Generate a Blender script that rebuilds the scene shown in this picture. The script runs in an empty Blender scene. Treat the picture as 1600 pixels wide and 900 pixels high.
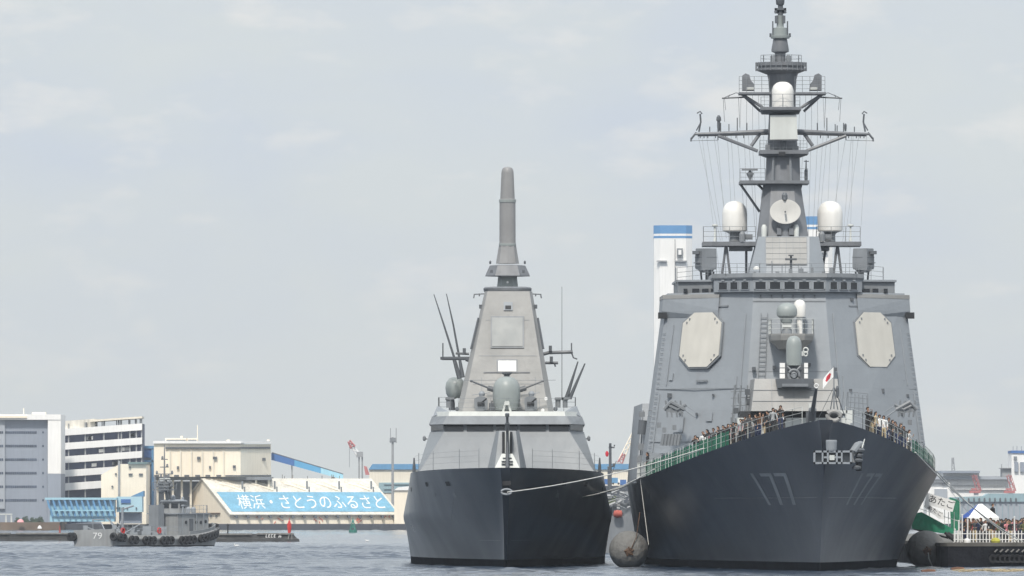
import bpy, bmesh, math, random
import numpy as np
from mathutils import Vector, Matrix
random.seed(7)
R = math.radians
SC = bpy.context.scene
COL = SC.collection

# ------------------------------------------------------------------ camera
F, H, U0, V0 = 17176.0, 3.5, 800.0, 808.0        # focal length in 1600-px-wide pixels, eye height, principal column, horizon row
cam = bpy.data.cameras.new('camera')
cam.sensor_width = 36.0
cam.lens = F / 1600.0 * 36.0
cam.shift_y = (V0 - 450.0) / 1600.0
cam.clip_start = 1.0
cam.clip_end = 60000.0
cam_o = bpy.data.objects.new('camera', cam)
COL.objects.link(cam_o)
cam_o.location = (0, 0, H)
cam_o.rotation_euler = (R(90), 0, 0)
SC.camera = cam_o

# ------------------------------------------------------------------ sky, sun, exposure
SUN_EL, SUN_AZ = 50.0, 190.0                      # azimuth clockwise from +Y: behind the camera, to its left
w = bpy.data.worlds.new('World')
SC.world = w
w.use_nodes = True
nt = w.node_tree
nt.nodes.clear()
N = nt.nodes.new
L = nt.links.new
def math_n(op, a, b=None, clamp=False):
    n = N('ShaderNodeMath'); n.operation = op; n.use_clamp = clamp
    for i, x in enumerate((a, b)):
        if x is None: continue
        if isinstance(x, (int, float)): n.inputs[i].default_value = x
        else: L(x, n.inputs[i])
    return n.outputs[0]
sky = N('ShaderNodeTexSky'); sky.sky_type = 'NISHITA'; sky.sun_disc = False
sky.sun_elevation = R(SUN_EL); sky.sun_rotation = R(SUN_AZ); sky.dust_density = 3.0
tc = N('ShaderNodeTexCoord')
sep = N('ShaderNodeSeparateXYZ'); L(tc.outputs['Generated'], sep.inputs[0])
mp = N('ShaderNodeMapping'); mp.inputs['Scale'].default_value = (34, 34, 95); mp.inputs['Location'].default_value = (3.1, 0.4, 1.7)
L(tc.outputs['Generated'], mp.inputs[0])
n1 = N('ShaderNodeTexNoise'); n1.inputs['Scale'].default_value = 1.0; n1.inputs['Detail'].default_value = 5; n1.inputs['Roughness'].default_value = .52
n1.inputs['Distortion'].default_value = .35
L(mp.outputs[0], n1.inputs['Vector'])
mp2 = N('ShaderNodeMapping'); mp2.inputs['Scale'].default_value = (95, 95, 240); mp2.inputs['Location'].default_value = (7.7, 2.4, .9)
L(tc.outputs['Generated'], mp2.inputs[0])
n2 = N('ShaderNodeTexNoise'); n2.inputs['Scale'].default_value = 1.0; n2.inputs['Detail'].default_value = 6; n2.inputs['Roughness'].default_value = .55
L(mp2.outputs[0], n2.inputs['Vector'])
# overcast sheet: grey-blue hollows, pale cloud, a few brighter puffs
r1 = N('ShaderNodeValToRGB'); e = r1.color_ramp
e.elements[0].position = .33; e.elements[0].color = (6.55, 7.2, 8.05, 1)
e.elements[1].position = .66; e.elements[1].color = (7.15, 7.65, 7.85, 1)
L(n1.outputs['Fac'], r1.inputs[0])
puff = N('ShaderNodeMapRange'); puff.inputs['From Min'].default_value = .54; puff.inputs['From Max'].default_value = .74
puff.inputs['To Max'].default_value = .7
L(n2.outputs['Fac'], puff.inputs['Value'])
mx = N('ShaderNodeMixRGB'); mx.inputs['Color2'].default_value = (8.7, 8.68, 8.55, 1)
L(puff.outputs[0], mx.inputs['Fac']); L(r1.outputs[0], mx.inputs['Color1'])
# hazier and a touch greener towards the horizon
hz = N('ShaderNodeMapRange'); hz.inputs['From Min'].default_value = .0; hz.inputs['From Max'].default_value = .034
hz.inputs['To Min'].default_value = .85; hz.inputs['To Max'].default_value = 0
L(sep.outputs['Z'], hz.inputs['Value'])
mh = N('ShaderNodeMixRGB'); mh.inputs['Color2'].default_value = (7.15, 7.4, 7.25, 1)
L(hz.outputs[0], mh.inputs['Fac']); L(mx.outputs[0], mh.inputs['Color1'])
# an overcast dome is brighter overhead
zen = N('ShaderNodeMapRange'); zen.inputs['From Min'].default_value = .06; zen.inputs['From Max'].default_value = .9
zen.inputs['To Min'].default_value = 1.0; zen.inputs['To Max'].default_value = 1.7
L(sep.outputs['Z'], zen.inputs['Value'])
vm = N('ShaderNodeVectorMath'); vm.operation = 'SCALE'
L(mh.outputs[0], vm.inputs[0]); L(zen.outputs[0], vm.inputs['Scale'])
mf = N('ShaderNodeMixRGB'); mf.inputs['Fac'].default_value = .93
L(sky.outputs[0], mf.inputs['Color1']); L(vm.outputs[0], mf.inputs['Color2'])
bg = N('ShaderNodeBackground'); bg.inputs['Strength'].default_value = .1
L(mf.outputs[0], bg.inputs['Color'])
wo = N('ShaderNodeOutputWorld'); L(bg.outputs[0], wo.inputs['Surface'])

sun = bpy.data.lights.new('sun', 'SUN')
sun.energy = 3.3; sun.angle = R(6); sun.color = (1.0, .935, .84)
sun_o = bpy.data.objects.new('sun', sun); COL.objects.link(sun_o)
_d = Vector((math.sin(R(SUN_AZ)) * math.cos(R(SUN_EL)), math.cos(R(SUN_AZ)) * math.cos(R(SUN_EL)), math.sin(R(SUN_EL))))
sun_o.rotation_euler = _d.to_track_quat('Z', 'Y').to_euler()
sun_o.location = (-60, -100, 200)

SC.view_settings.view_transform = 'Standard'
SC.view_settings.look = 'None'
SC.view_settings.exposure = 0.0
SC.view_settings.gamma = 1.0
SC.view_settings.use_curve_mapping = False
SC.render.engine = 'CYCLES'
SC.cycles.use_denoising = True
SC.cycles.max_bounces = 6
SC.cycles.volume_bounces = 0
SC.cycles.transparent_max_bounces = 12

# ------------------------------------------------------------------ materials
def mat(name, col, rough=.6, var=.10, scale=.6, streak=0.0, metal=0.0, bump=0.0, bscale=1.0, spec=.5, alpha=1.0, rust=0.0, plates=None):
    """painted / mineral surface: base colour with cloudy tone variation, vertical run-off streaks, rust runs, shallow bumps"""
    m = bpy.data.materials.new(name); m.use_nodes = True
    t = m.node_tree; ns, ln = t.nodes, t.links
    b = ns['Principled BSDF']
    b.inputs['Roughness'].default_value = rough; b.inputs['Metallic'].default_value = metal
    b.inputs['Specular IOR Level'].default_value = spec
    b.inputs['Alpha'].default_value = alpha
    c = (*col, 1)
    tcn = ns.new('ShaderNodeTexCoord')
    def noise(sc, mapping=None, detail=4):
        n = ns.new('ShaderNodeTexNoise'); n.inputs['Scale'].default_value = sc; n.inputs['Detail'].default_value = detail
        if mapping:
            mpn = ns.new('ShaderNodeMapping'); mpn.inputs['Scale'].default_value = mapping
            ln.new(tcn.outputs['Object'], mpn.inputs[0]); ln.new(mpn.outputs[0], n.inputs['Vector'])
        else: ln.new(tcn.outputs['Object'], n.inputs['Vector'])
        return n.outputs['Fac']
    def ramp(fac, lo, hi, p0=.3, p1=.7):
        r = ns.new('ShaderNodeMapRange'); r.inputs['From Min'].default_value = p0; r.inputs['From Max'].default_value = p1
        r.inputs['To Min'].default_value = lo; r.inputs['To Max'].default_value = hi
        ln.new(fac, r.inputs['Value']); return r.outputs[0]
    val = ramp(noise(scale), 1 - var, 1 + var)
    if streak:
        s = ramp(noise(1.0, (2.2, 2.2, .16), 5), 1 - streak, 1.0, .35, .6)
        mm = ns.new('ShaderNodeMath'); mm.operation = 'MULTIPLY'; ln.new(val, mm.inputs[0]); ln.new(s, mm.inputs[1]); val = mm.outputs[0]
    sc = ns.new('ShaderNodeVectorMath'); sc.operation = 'SCALE'; sc.inputs[0].default_value = col
    ln.new(val, sc.inputs['Scale']); out = sc.outputs[0]
    if plates:                                   # welded plates: each a slightly different tone, thin seams
        axis, lx, lz, tone = plates
        sp = ns.new('ShaderNodeSeparateXYZ'); ln.new(tcn.outputs['Object'], sp.inputs[0])
        cb = ns.new('ShaderNodeCombineXYZ')
        if axis == 'xy':
            ad = ns.new('ShaderNodeMath'); ad.operation = 'ADD'; ln.new(sp.outputs['X'], ad.inputs[0]); ln.new(sp.outputs['Y'], ad.inputs[1]); ln.new(ad.outputs[0], cb.inputs['X'])
        else: ln.new(sp.outputs['Y'], cb.inputs['X'])
        ln.new(sp.outputs['Z'], cb.inputs['Y'])
        br = ns.new('ShaderNodeTexBrick'); br.inputs['Scale'].default_value = 1.0; br.inputs['Brick Width'].default_value = lx; br.inputs['Row Height'].default_value = lz
        br.inputs['Mortar Size'].default_value = .022; br.inputs['Mortar Smooth'].default_value = .6; br.inputs['Bias'].default_value = 0
        br.inputs['Color1'].default_value = (1 - tone,) * 3 + (1,); br.inputs['Color2'].default_value = (1 + tone,) * 3 + (1,); br.inputs['Mortar'].default_value = (1 - tone * 2.2,) * 3 + (1,)
        ln.new(cb.outputs[0], br.inputs['Vector'])
        mu = ns.new('ShaderNodeVectorMath'); mu.operation = 'MULTIPLY'; ln.new(out, mu.inputs[0]); ln.new(br.outputs['Color'], mu.inputs[1]); out = mu.outputs[0]
    if rust:
        rr = ramp(noise(1.0, (1.4, 1.4, .12), 6), 0, rust, .60, .78)
        mxn = ns.new('ShaderNodeMixRGB'); mxn.inputs['Color2'].default_value = (.17, .075, .035, 1)
        ln.new(rr, mxn.inputs['Fac']); ln.new(out, mxn.inputs['Color1']); out = mxn.outputs[0]
    ln.new(out, b.inputs['Base Color'])
    rv = ramp(noise(scale * 1.7), rough - .07, rough + .07); ln.new(rv, b.inputs['Roughness'])
    if bump:
        bn = ns.new('ShaderNodeBump'); bn.inputs['Strength'].default_value = bump; bn.inputs['Distance'].default_value = .25
        ln.new(noise(bscale, None, 3), bn.inputs['Height']); ln.new(bn.outputs[0], b.inputs['Normal'])
    m.diffuse_color = c
    return m

def srgb(r, g, b):
    f = lambda x: (x / 255 / 12.92) if x / 255 <= .04045 else ((x / 255 + .055) / 1.055) ** 2.4
    return (f(r), f(g), f(b))

M = {}
M['hull'] = mat('hull_dark_grey', (.058, .067, .084), .36, .10, .07, 0, bump=.14, bscale=.3, rust=.02, plates=('y', 5.5, 1.9, .05))  # hull grey set far darker than the superstructure grey
M['hull_frigate'] = mat('frigate_dark_grey', (.040, .052, .068), .34, .10, .07, 0, bump=.14, bscale=.3, rust=.02, plates=('y', 5.0, 1.7, .05))  # frigate hull grey, a step darker than the destroyer's
M['boot'] = mat('black_boot_topping_paint', (.011, .013, .018), .8, .25, .5, .3, spec=0.0)
M['hull_mark'] = mat('pale_grey_number_paint', (.26, .28, .30), .5, .15, .8)
M['grey'] = mat('haze_grey_ship_paint', (.262, .286, .313), .55, .05, .2, .03, bump=.22, bscale=.8, rust=.07, plates=('xy', 2.6, 1.55, .022))
M['grey_warm'] = mat('light_grey_ship_paint', (.272, .272, .266), .55, .05, .3, .05, bump=.25, bscale=.8, rust=.08, plates=('xy', 2.2, 1.4, .025))
M['grey_mid'] = mat('mid_grey_ship_paint', (.20, .215, .232), .5, .10, .7, .12, rust=.05)
M['grey_dark'] = mat('dark_grey_fittings_paint', (.095, .105, .118), .5, .15, .9, .1)
M['mastgrey'] = mat('mast_grey_paint', (.165, .175, .192), .5, .10, .7, .14, rust=.05)
M['grey_b'] = mat('frigate_haze_grey_paint', (.212, .230, .248), .55, .05, .2, .04, bump=.22, bscale=.8, rust=.06, plates=('xy', 2.6, 1.55, .022))
M['pole_grey'] = mat('pole_mast_grey_paint', (.265, .265, .268), .5, .08, .6, .08, bump=.1, bscale=.8)
M['dome'] = mat('white_radome_gelcoat', (.78, .77, .74), .38, .04, 1.2, .08)
M['radome_grey'] = mat('pale_green_grey_radome', (.275, .305, .302), .42, .05, 1.0, .06)
M['array'] = mat('cream_array_face', (.565, .545, .495), .5, .05, .7, .05)
M['dish'] = mat('pale_grey_dish_paint', (.47, .465, .445), .55, .05, 1.0, .06)
M['array_grey'] = mat('grey_array_face', (.262, .275, .275), .5, .04, .8, .04)
M['pale'] = mat('pale_panel_paint', (.58, .60, .58), .5, .05, .8, .08)
M['glass'] = mat('dark_bridge_glass', (.010, .013, .018), .12, .1, 1, spec=.6)
M['black'] = mat('black_rubber', (.013, .013, .015), .7, .3, 1.5)
M['recess_dark'] = mat('dark_recess', (.02, .022, .026), .7, .2, 1)  # near-black standing in for shade in openings; also colours dark fittings
M['fender'] = mat('grey_fender_rubber', (.175, .173, .166), .75, .12, 1.0, .14, bump=.4, bscale=3, rust=.08)
M['rust'] = mat('rusty_steel', (.10, .055, .03), .8, .35, 2.5)
M['rope'] = mat('pale_mooring_rope', (.78, .77, .72), .8, .1, 3)
M['rope_wire'] = mat('grey_wire', (.33, .34, .35), .6, .1, 2)
M['white'] = mat('white_paint', (.78, .78, .77), .5, .06, .8, .08)
M['red'] = mat('red_paint', (.55, .035, .03), .5, .12, 1)
M['flag_red'] = mat('flag_red_cloth', (.52, .03, .05), .8, .05, 1)
M['orange'] = mat('orange_plastic', (.72, .13, .05), .5, .1, 1)
M['net'] = mat('green_netting', (.012, .20, .11), .8, .25, 3.0)
M['net_fine'] = mat('green_safety_mesh', (.015, .19, .105), .8, .25, 3.0, alpha=.85)
M['canvas_blue'] = mat('blue_canvas', (.03, .09, .36), .7, .12, 1)
M['canvas_white'] = mat('white_canvas', (.82, .82, .81), .7, .04, 1)
M['ink'] = mat('black_ink', (.02, .02, .025), .7, .1, 1)
# far shore
M['cream'] = mat('cream_wall', (.92, .83, .68), .8, .04, .12, .05)
M['cream2'] = mat('darker_cream_wall', (.80, .74, .62), .8, .05, .12, .08)
M['roofpale'] = mat('pale_corrugated_roof', (.70, .665, .59), .75, .16, .35, .22)
M['bwhite'] = mat('white_concrete', (.86, .855, .84), .8, .04, .1, .06)
M['bgrey'] = mat('blue_grey_cladding', (.27, .305, .365), .6, .05, .08, .06)
M['bgrey_lt'] = mat('light_grey_cladding', (.36, .39, .43), .6, .05, .08, .06)
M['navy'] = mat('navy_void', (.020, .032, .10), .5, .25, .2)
M['bandglass'] = mat('band_window_glass', (.06, .08, .12), .25, .4, .35)
M['skyblue'] = mat('sky_blue_cladding', (.33, .60, .74), .6, .08, .15, .1)
M['midblue'] = mat('mid_blue_cladding', (.11, .29, .50), .6, .08, .2, .1)
M['deepblue'] = mat('deep_blue_cladding', (.05, .15, .40), .6, .08, .2, .1)
M['banner'] = mat('blue_banner_paint', (.17, .39, .54), .75, .13, .35, .2)
M['concrete'] = mat('weathered_concrete', (.22, .215, .205), .9, .18, .35, .3)
M['concrete_dk'] = mat('wet_dark_concrete', (.045, .045, .045), .8, .4, .6, .3)
M['quaywall'] = mat('dark_quay_wall', (.012, .013, .018), .7, .3, .5, .3, bump=.3, bscale=1.5, spec=.12)  # near-black base colour for the quay wall
M['quaytop'] = mat('quay_kerb_concrete', (.115, .11, .10), .9, .2, .9, .1)
M['farquay'] = mat('far_quay_wall', (.055, .062, .078), .8, .2, .1, .15)
M['brownrock'] = mat('brown_bank', (.16, .115, .08), .9, .4, .15)
M['red_far'] = mat('faded_red_crane_paint', (.46, .16, .16), .7, .1, .3)
M['green_far'] = mat('green_buoy_paint', (.02, .18, .14), .6, .15, .8)
M['teal'] = mat('pale_teal_cladding', (.28, .40, .44), .7, .06, .15, .1)
M['steel'] = mat('galvanised_steel', (.30, .31, .32), .5, .1, .6)
M['leaf'] = mat('dark_foliage', (.035, .06, .035), .9, .5, .8)
M['wood'] = mat('waterlogged_timber', (.12, .055, .03), .8, .35, 2.0)
M['straw'] = mat('straw_coloured_debris', (.36, .29, .18), .9, .35, 2.5)

# ------------------------------------------------------------------ mesh builder
def P(u, v, D):
    return Vector(((u - U0) * D / F, D, H + (V0 - v) * D / F))
def Z(v, D): return H + (V0 - v) * D / F
def X(u, D): return (u - U0) * D / F

def root_loc(o):
    v = Vector((0, 0, 0))
    while o is not None:
        v += Vector(o.location); o = o.parent
    return v

class MB:
    def __init__(s): s.v = []; s.f = []; s.m = []; s.mi = 0
    def add(s, vs, fs):
        k = len(s.v); s.v += [tuple(p) for p in vs]
        for f in fs: s.f.append([i + k for i in f]); s.m.append(s.mi)
        return s
    def loft(s, rings, cap=True, closed=True):
        n = len(rings[0]); vs = [p for r in rings for p in r]; fs = []
        for i in range(len(rings) - 1):
            for j in range(n if closed else n - 1):
                a, b = i * n + j, i * n + (j + 1) % n
                fs.append([a, b, b + n, a + n])
        if cap and closed:
            fs.append(list(range(n))[::-1]); fs.append([(len(rings) - 1) * n + j for j in range(n)])
        return s.add(vs, fs)
    def box(s, lo, hi):
        x0, y0, z0 = lo; x1, y1, z1 = hi
        return s.loft([[(x0, y0, z0), (x1, y0, z0), (x1, y1, z0), (x0, y1, z0)], [(x0, y0, z1), (x1, y0, z1), (x1, y1, z1), (x0, y1, z1)]])
    def pbox(s, u0, v0, u1, v1, D, depth):
        "box whose front face spans these picture columns/rows at distance D"
        a, b = P(u0, v1, D), P(u1, v0, D)
        return s.box((min(a.x, b.x), D, min(a.z, b.z)), (max(a.x, b.x), D + depth, max(a.z, b.z)))
    def prism(s, poly, vec):
        "extrude a 3-D polygon along vec"
        q = [Vector(p) for p in poly]; vec = Vector(vec)
        return s.loft([q, [p + vec for p in q]])
    def pprism(s, uv, D, depth):
        return s.prism([P(u, v, D) for u, v in uv], (0, depth, 0))
    def tube(s, pts, r, n=6, cap=True, r1=None):
        pts = [Vector(p) for p in pts]; rings = []
        for i, p in enumerate(pts):
            a = pts[max(i - 1, 0)]; b = pts[min(i + 1, len(pts) - 1)]
            d = (b - a).normalized()
            up = Vector((0, 0, 1)) if abs(d.z) < .9 else Vector((1, 0, 0))
            e1 = d.cross(up).normalized(); e2 = d.cross(e1).normalized()
            rr = r if r1 is None else r + (r1 - r) * i / max(1, len(pts) - 1)
            rings.append([p + (e1 * math.cos(t) + e2 * math.sin(t)) * rr for t in (2 * math.pi * k / n for k in range(n))])
        return s.loft(rings, cap)
    def lathe(s, c, prof, n=24, axis=(0, 0, 1)):
        "prof: (radius, distance along axis from c)"
        c = Vector(c); ax = Vector(axis).normalized()
        up = Vector((0, 0, 1)) if abs(ax.z) < .9 else Vector((1, 0, 0))
        e1 = ax.cross(up).normalized(); e2 = ax.cross(e1).normalized()
        rings = [[c + ax * h + (e1 * math.cos(t) + e2 * math.sin(t)) * max(r, 1e-4) for t in (2 * math.pi * k / n for k in range(n))] for r, h in prof]
        return s.loft(rings)
    def plathe(s, u, D, prof, n=24):
        "upright turned shape: (half width in px, picture row) from the top or the bottom"
        c = P(u, V0, D); k = D / F
        return s.lathe((c.x, D, 0), [(r * k, Z(v, D)) for r, v in prof], n)
    def build(s, name, m=None, parent=None, smooth=False, loc=None, mats=None, angle=35):
        me = bpy.data.meshes.new(name)
        off = root_loc(parent) if parent is not None else Vector(loc if loc is not None else (0, 0, 0))
        me.from_pydata([(p[0] - off.x, p[1] - off.y, p[2] - off.z) for p in s.v], [], s.f)
        for mm in (mats or [m]): me.materials.append(mm)
        if any(s.m): me.polygons.foreach_set('material_index', s.m)
        bm = bmesh.new(); bm.from_mesh(me)
        bmesh.ops.recalc_face_normals(bm, faces=bm.faces)
        if smooth:
            for f in bm.faces: f.smooth = True
            for ed in bm.edges:
                if len(ed.link_faces) == 2 and ed.calc_face_angle(0) > R(angle): ed.smooth = False
        bm.to_mesh(me); bm.free(); me.update()
        o = bpy.data.objects.new(name, me); COL.objects.link(o)
        if parent is not None: o.parent = parent
        else: o.location = off
        return o

def tag(o, label=None, cat=None, group=None, kind=None):
    if label: o['label'] = label
    if cat: o['category'] = cat
    if group: o['group'] = group
    if kind: o['kind'] = kind
    return o
def thing(name, loc, label, cat, group=None):
    o = bpy.data.objects.new(name, None); COL.objects.link(o); o.location = loc
    o.empty_display_size = .5
    return tag(o, label, cat, group)
def children(o): return [c for c in bpy.data.objects if c.parent == o]
def copy_tree(o, parent=None, loc=None, rz=None, label=None, kids=None):
    c = o.copy(); COL.objects.link(c); c.parent = parent
    if loc is not None: c.location = loc
    if rz is not None: c.rotation_euler.z = rz
    if label: c['label'] = label
    for ch in children(o): copy_tree(ch, c)
    return c

def railing(mb, pts, h=1.05, step=1.6, r=.022, rails=3):
    "stanchions and wires following a base line"
    pts = [Vector(p) for p in pts]
    for a, b in zip(pts, pts[1:]):
        n = max(1, int((b - a).length / step))
        for k in range(n + 1):
            p = a.lerp(b, k / n); mb.tube([p, p + Vector((0, 0, h))], r, 5)
        for k in range(1, rails + 1):
            z = Vector((0, 0, h * k / rails)); mb.tube([a + z, b + z], r * .75, 5)
    return mb

def text_tris(body, font_h=1.0):
    "outline text -> 2-D triangles scaled to height 1, origin at its lower left corner"
    cu = bpy.data.curves.new('lettering', 'FONT'); cu.body = body; cu.size = 1.0; cu.fill_mode = 'FRONT'
    o = bpy.data.objects.new('lettering', cu); COL.objects.link(o)
    dg = bpy.context.evaluated_depsgraph_get(); dg.update()
    me = bpy.data.meshes.new_from_object(o.evaluated_get(dg))
    vs = np.array([v.co[:2] for v in me.vertices]); fs = [list(p.vertices) for p in me.polygons]
    bpy.data.objects.remove(o); bpy.data.curves.remove(cu); bpy.data.meshes.remove(me)
    lo, hi = vs.min(0), vs.max(0)
    vs = (vs - lo) / (hi[1] - lo[1])
    return vs, fs, (hi[0] - lo[0]) / (hi[1] - lo[1])
def lettering(body, fn, name, m, parent, width=None, bold=0):
    "fn maps (0..1 across, 0..1 up) to a point on the carrying surface"
    vs, fs, asp = text_tris(body)
    mb = MB(); mb.add([fn(x / asp, y) for x, y in vs], fs)
    o = mb.build(name, m, parent)
    return o
# ------------------------------------------------------------------ water
def axis_steps(core0, core1, step, lim0, lim1, grow):
    a = list(np.arange(core0, core1 + 1e-6, step)); d = step; x = a[-1]
    while x < lim1: d *= grow; x += d; a.append(x)
    d = step; x = a[0]; pre = []
    while x > lim0: d *= grow; x -= d; pre.append(x)
    return np.array(pre[::-1] + a)
def make_water():
    xs = axis_steps(-70, 75, .34, -4000, 4000, 1.10)
    ys = axis_steps(640, 1320, .62, -60, 15000, 1.035)
    xg, yg = np.meshgrid(xs, ys)
    z = np.zeros_like(xg); rng = np.random.RandomState(4)
    for k in range(72):
        lam = math.exp(rng.uniform(math.log(.6), math.log(7.5)))
        th = rng.normal(R(97), .46)                # wind chop running mostly towards/away from the camera
        kk = 2 * math.pi / lam; amp = .0088 * lam ** .62
        ph = kk * (xg * math.cos(th) + yg * math.sin(th)) + rng.uniform(0, 6.28)
        ph += .9 * np.sin(xg * .031 * rng.uniform(.6, 1.6) + yg * .027 + rng.uniform(0, 6))
        wv = np.sin(ph); z += amp * (wv + .32 * np.cos(2 * ph))
    def near(x0, x1, y0, y1): return np.hypot(np.maximum(0, np.maximum(x0 - xg, xg - x1)), .6 * np.maximum(0, np.maximum(y0 - yg, yg - y1)))
    lee = .42 + .58 * np.clip(np.minimum(near(8, 29, 706, 860), near(-8, 7.5, 756, 880)) / 22, 0, 1)
    z *= lee
    gust = .74 + .42 * np.sin(xg * .021 + 1.3 * np.sin(yg * .011)) * np.sin(yg * .017 + .8)
    z *= gust
    nx, ny = len(xs), len(ys)
    me = bpy.data.meshes.new('water')
    me.vertices.add(nx * ny)
    me.vertices.foreach_set('co', np.stack([xg, yg, z], -1).astype(np.float32).ravel())
    i = np.arange((ny - 1) * (nx - 1)); r, c = i // (nx - 1), i % (nx - 1); a = r * nx + c
    q = np.stack([a, a + 1, a + nx + 1, a + nx], -1).astype(np.int32).ravel()
    me.loops.add(len(q)); me.loops.foreach_set('vertex_index', q)
    me.polygons.add(len(i)); me.polygons.foreach_set('loop_start', (np.arange(len(i)) * 4).astype(np.int32))
    me.polygons.foreach_set('use_smooth', np.ones(len(i), bool))
    me.update(calc_edges=True)
    m = bpy.data.materials.new('harbour_water'); m.use_nodes = True
    ns, ln = m.node_tree.nodes, m.node_tree.links; b = ns['Principled BSDF']
    b.inputs['Base Color'].default_value = (.010, .027, .056, 1); b.inputs['Roughness'].default_value = .06; b.inputs['IOR'].default_value = 1.333
    t = ns.new('ShaderNodeTexCoord'); mpn = ns.new('ShaderNodeMapping'); mpn.inputs['Scale'].default_value = (1.0, .8, 1)
    ln.new(t.outputs['Object'], mpn.inputs[0])
    n = ns.new('ShaderNodeTexNoise'); n.inputs['Scale'].default_value = 2.6; n.inputs['Detail'].default_value = 5; n.inputs['Roughness'].default_value = .6
    ln.new(mpn.outputs[0], n.inputs['Vector'])
    bp = ns.new('ShaderNodeBump'); bp.inputs['Strength'].default_value = .8; bp.inputs['Distance'].default_value = .12
    ln.new(n.outputs['Fac'], bp.inputs['Height']); ln.new(bp.outputs[0], b.inputs['Normal'])
    me.materials.append(m)
    o = bpy.data.objects.new('water', me); COL.objects.link(o); tag(o, kind='structure')
make_water()

# ------------------------------------------------------------------ haze over the harbour
def make_haze():
    mb = MB(); mb.box((-420, -40, -2.5), (420, 3600, 100))
    m = bpy.data.materials.new('sea_haze'); m.use_nodes = True
    ns, ln = m.node_tree.nodes, m.node_tree.links
    ns.remove(ns['Principled BSDF'])
    v = ns.new('ShaderNodeVolumePrincipled'); v.inputs['Color'].default_value = (.86, .92, 1.0, 1); v.inputs['Density'].default_value = 0.000056
    v.inputs['Anisotropy'].default_value = .2
    ln.new(v.outputs[0], ns['Material Output'].inputs['Volume'])
    o = mb.build('haze', m); tag(o, kind='stuff')
make_haze()

# ================================================================== DESTROYER (right)
DA0 = 700.0
def xcA(s): return 19.97 - .016 * s
def A(s, t, z): return Vector((xcA(s) + t, DA0 + s, z))
def At(u, s): return X(u, DA0 + s) - xcA(s)
def Az(v, s): return Z(v, DA0 + s)
def AP(u, v, s): return P(u, v, DA0 + s)
def zdA(s): return 6.2 + 3.5 * max(0.0, 1 - s / 60.0) ** 1.7
def stemA(z): return 9.0 * max(0.0, 1 - (z + .6) / 10.3) ** 1.25
def halfA(s, z):
    zd = zdA(s); sg = max(0.0, s - stemA(z)); t = min(1, max(0, z / zd)); tp = 1 - .0019 * max(0, s - 68)
    x = min(1, sg / 62.0); bd = 10.25 * (1 - (1 - x) ** 2) ** .75
    x2 = min(1, sg / 85.0); bw = 9.0 * (1 - (1 - x2) ** 1.7)
    p = 1.75 - .75 * min(1, sg / 70)
    return max((bw + (bd - bw) * t ** p) * tp, .001 + .42 * max(0, (t - .6) / .4) ** 1.6)
LA = 160.0
dd = thing('destroyer', A(80, 0, 0),
           'big dark hulled destroyer numbered 177 with a tall mast and cream octagonal radar panels', 'warship')

def hull_mesh(half, zd, stem, LL, fr, levels, zb=-1.0):
    "both sides, deck and transom from half-breadth curves; material 1 below the boot-topping line"
    mb = MB()
    qs = [0, .004, .01, .018, .026, .034, .042, .05, .058, .066, .074, .082, .09, .10, .11, .12, .13, .14, .15, .16, .175, .19, .205, .22, .24, .26, .28, .30, .35, .40, .46, .53, .62, .72, .84, 1]
    rows = []
    for sd in (1, -1):
        grid = []
        for q in qs:
            col = []
            for k in levels:
                s = q * LL
                # z at this level depends on the local deck height; slide station aft of the stem
                for _ in range(3):
                    z = zb if k == levels[0] else .58 + (zd(s) - .58) * (k - levels[1]) / (1 - levels[1])
                    s = stem(z) + q * (LL - stem(z))
                col.append(fr(s, sd * half(s, z), z))
            grid.append(col)
        n = len(levels); vs = [p for c in grid for p in c]
        for i in range(len(qs) - 1):
            for j in range(n - 1):
                a = i * n + j
                mb.mi = 1 if j == 0 else 0
                mb.add([vs[a], vs[a + 1], vs[a + n + 1], vs[a + n]], [[0, 1, 2, 3]])
        rows.append(grid)
    mb.mi = 0
    for i in range(len(qs) - 1):                       # deck
        mb.add([rows[0][i][-1], rows[0][i + 1][-1], rows[1][i + 1][-1], rows[1][i][-1]], [[0, 1, 2, 3]])
    for j in range(len(levels) - 1):                   # blunt stem and transom
        for i in (0, len(qs) - 1):
            mb.mi = 1 if j == 0 else 0
            mb.add([rows[0][i][j], rows[0][i][j + 1], rows[1][i][j + 1], rows[1][i][j]], [[0, 1, 2, 3]])
    mb.mi = 0
    return mb
def weld(o, d=.004):
    bm = bmesh.new(); bm.from_mesh(o.data); bmesh.ops.remove_doubles(bm, verts=bm.verts, dist=d)
    bmesh.ops.recalc_face_normals(bm, faces=bm.faces)
    for f in bm.faces: f.smooth = True
    for e in bm.edges:
        if len(e.link_faces) == 2 and e.calc_face_angle(0) > R(28): e.smooth = False
    bm.to_mesh(o.data); bm.free()
LEV = [0, .1] + [.1 + .9 * k / 20 for k in range(1, 21)]
hullA = hull_mesh(halfA, zdA, stemA, LA, A, LEV).build('hull', None, dd, mats=[M['hull'], M['boot']]); weld(hullA)

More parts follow.
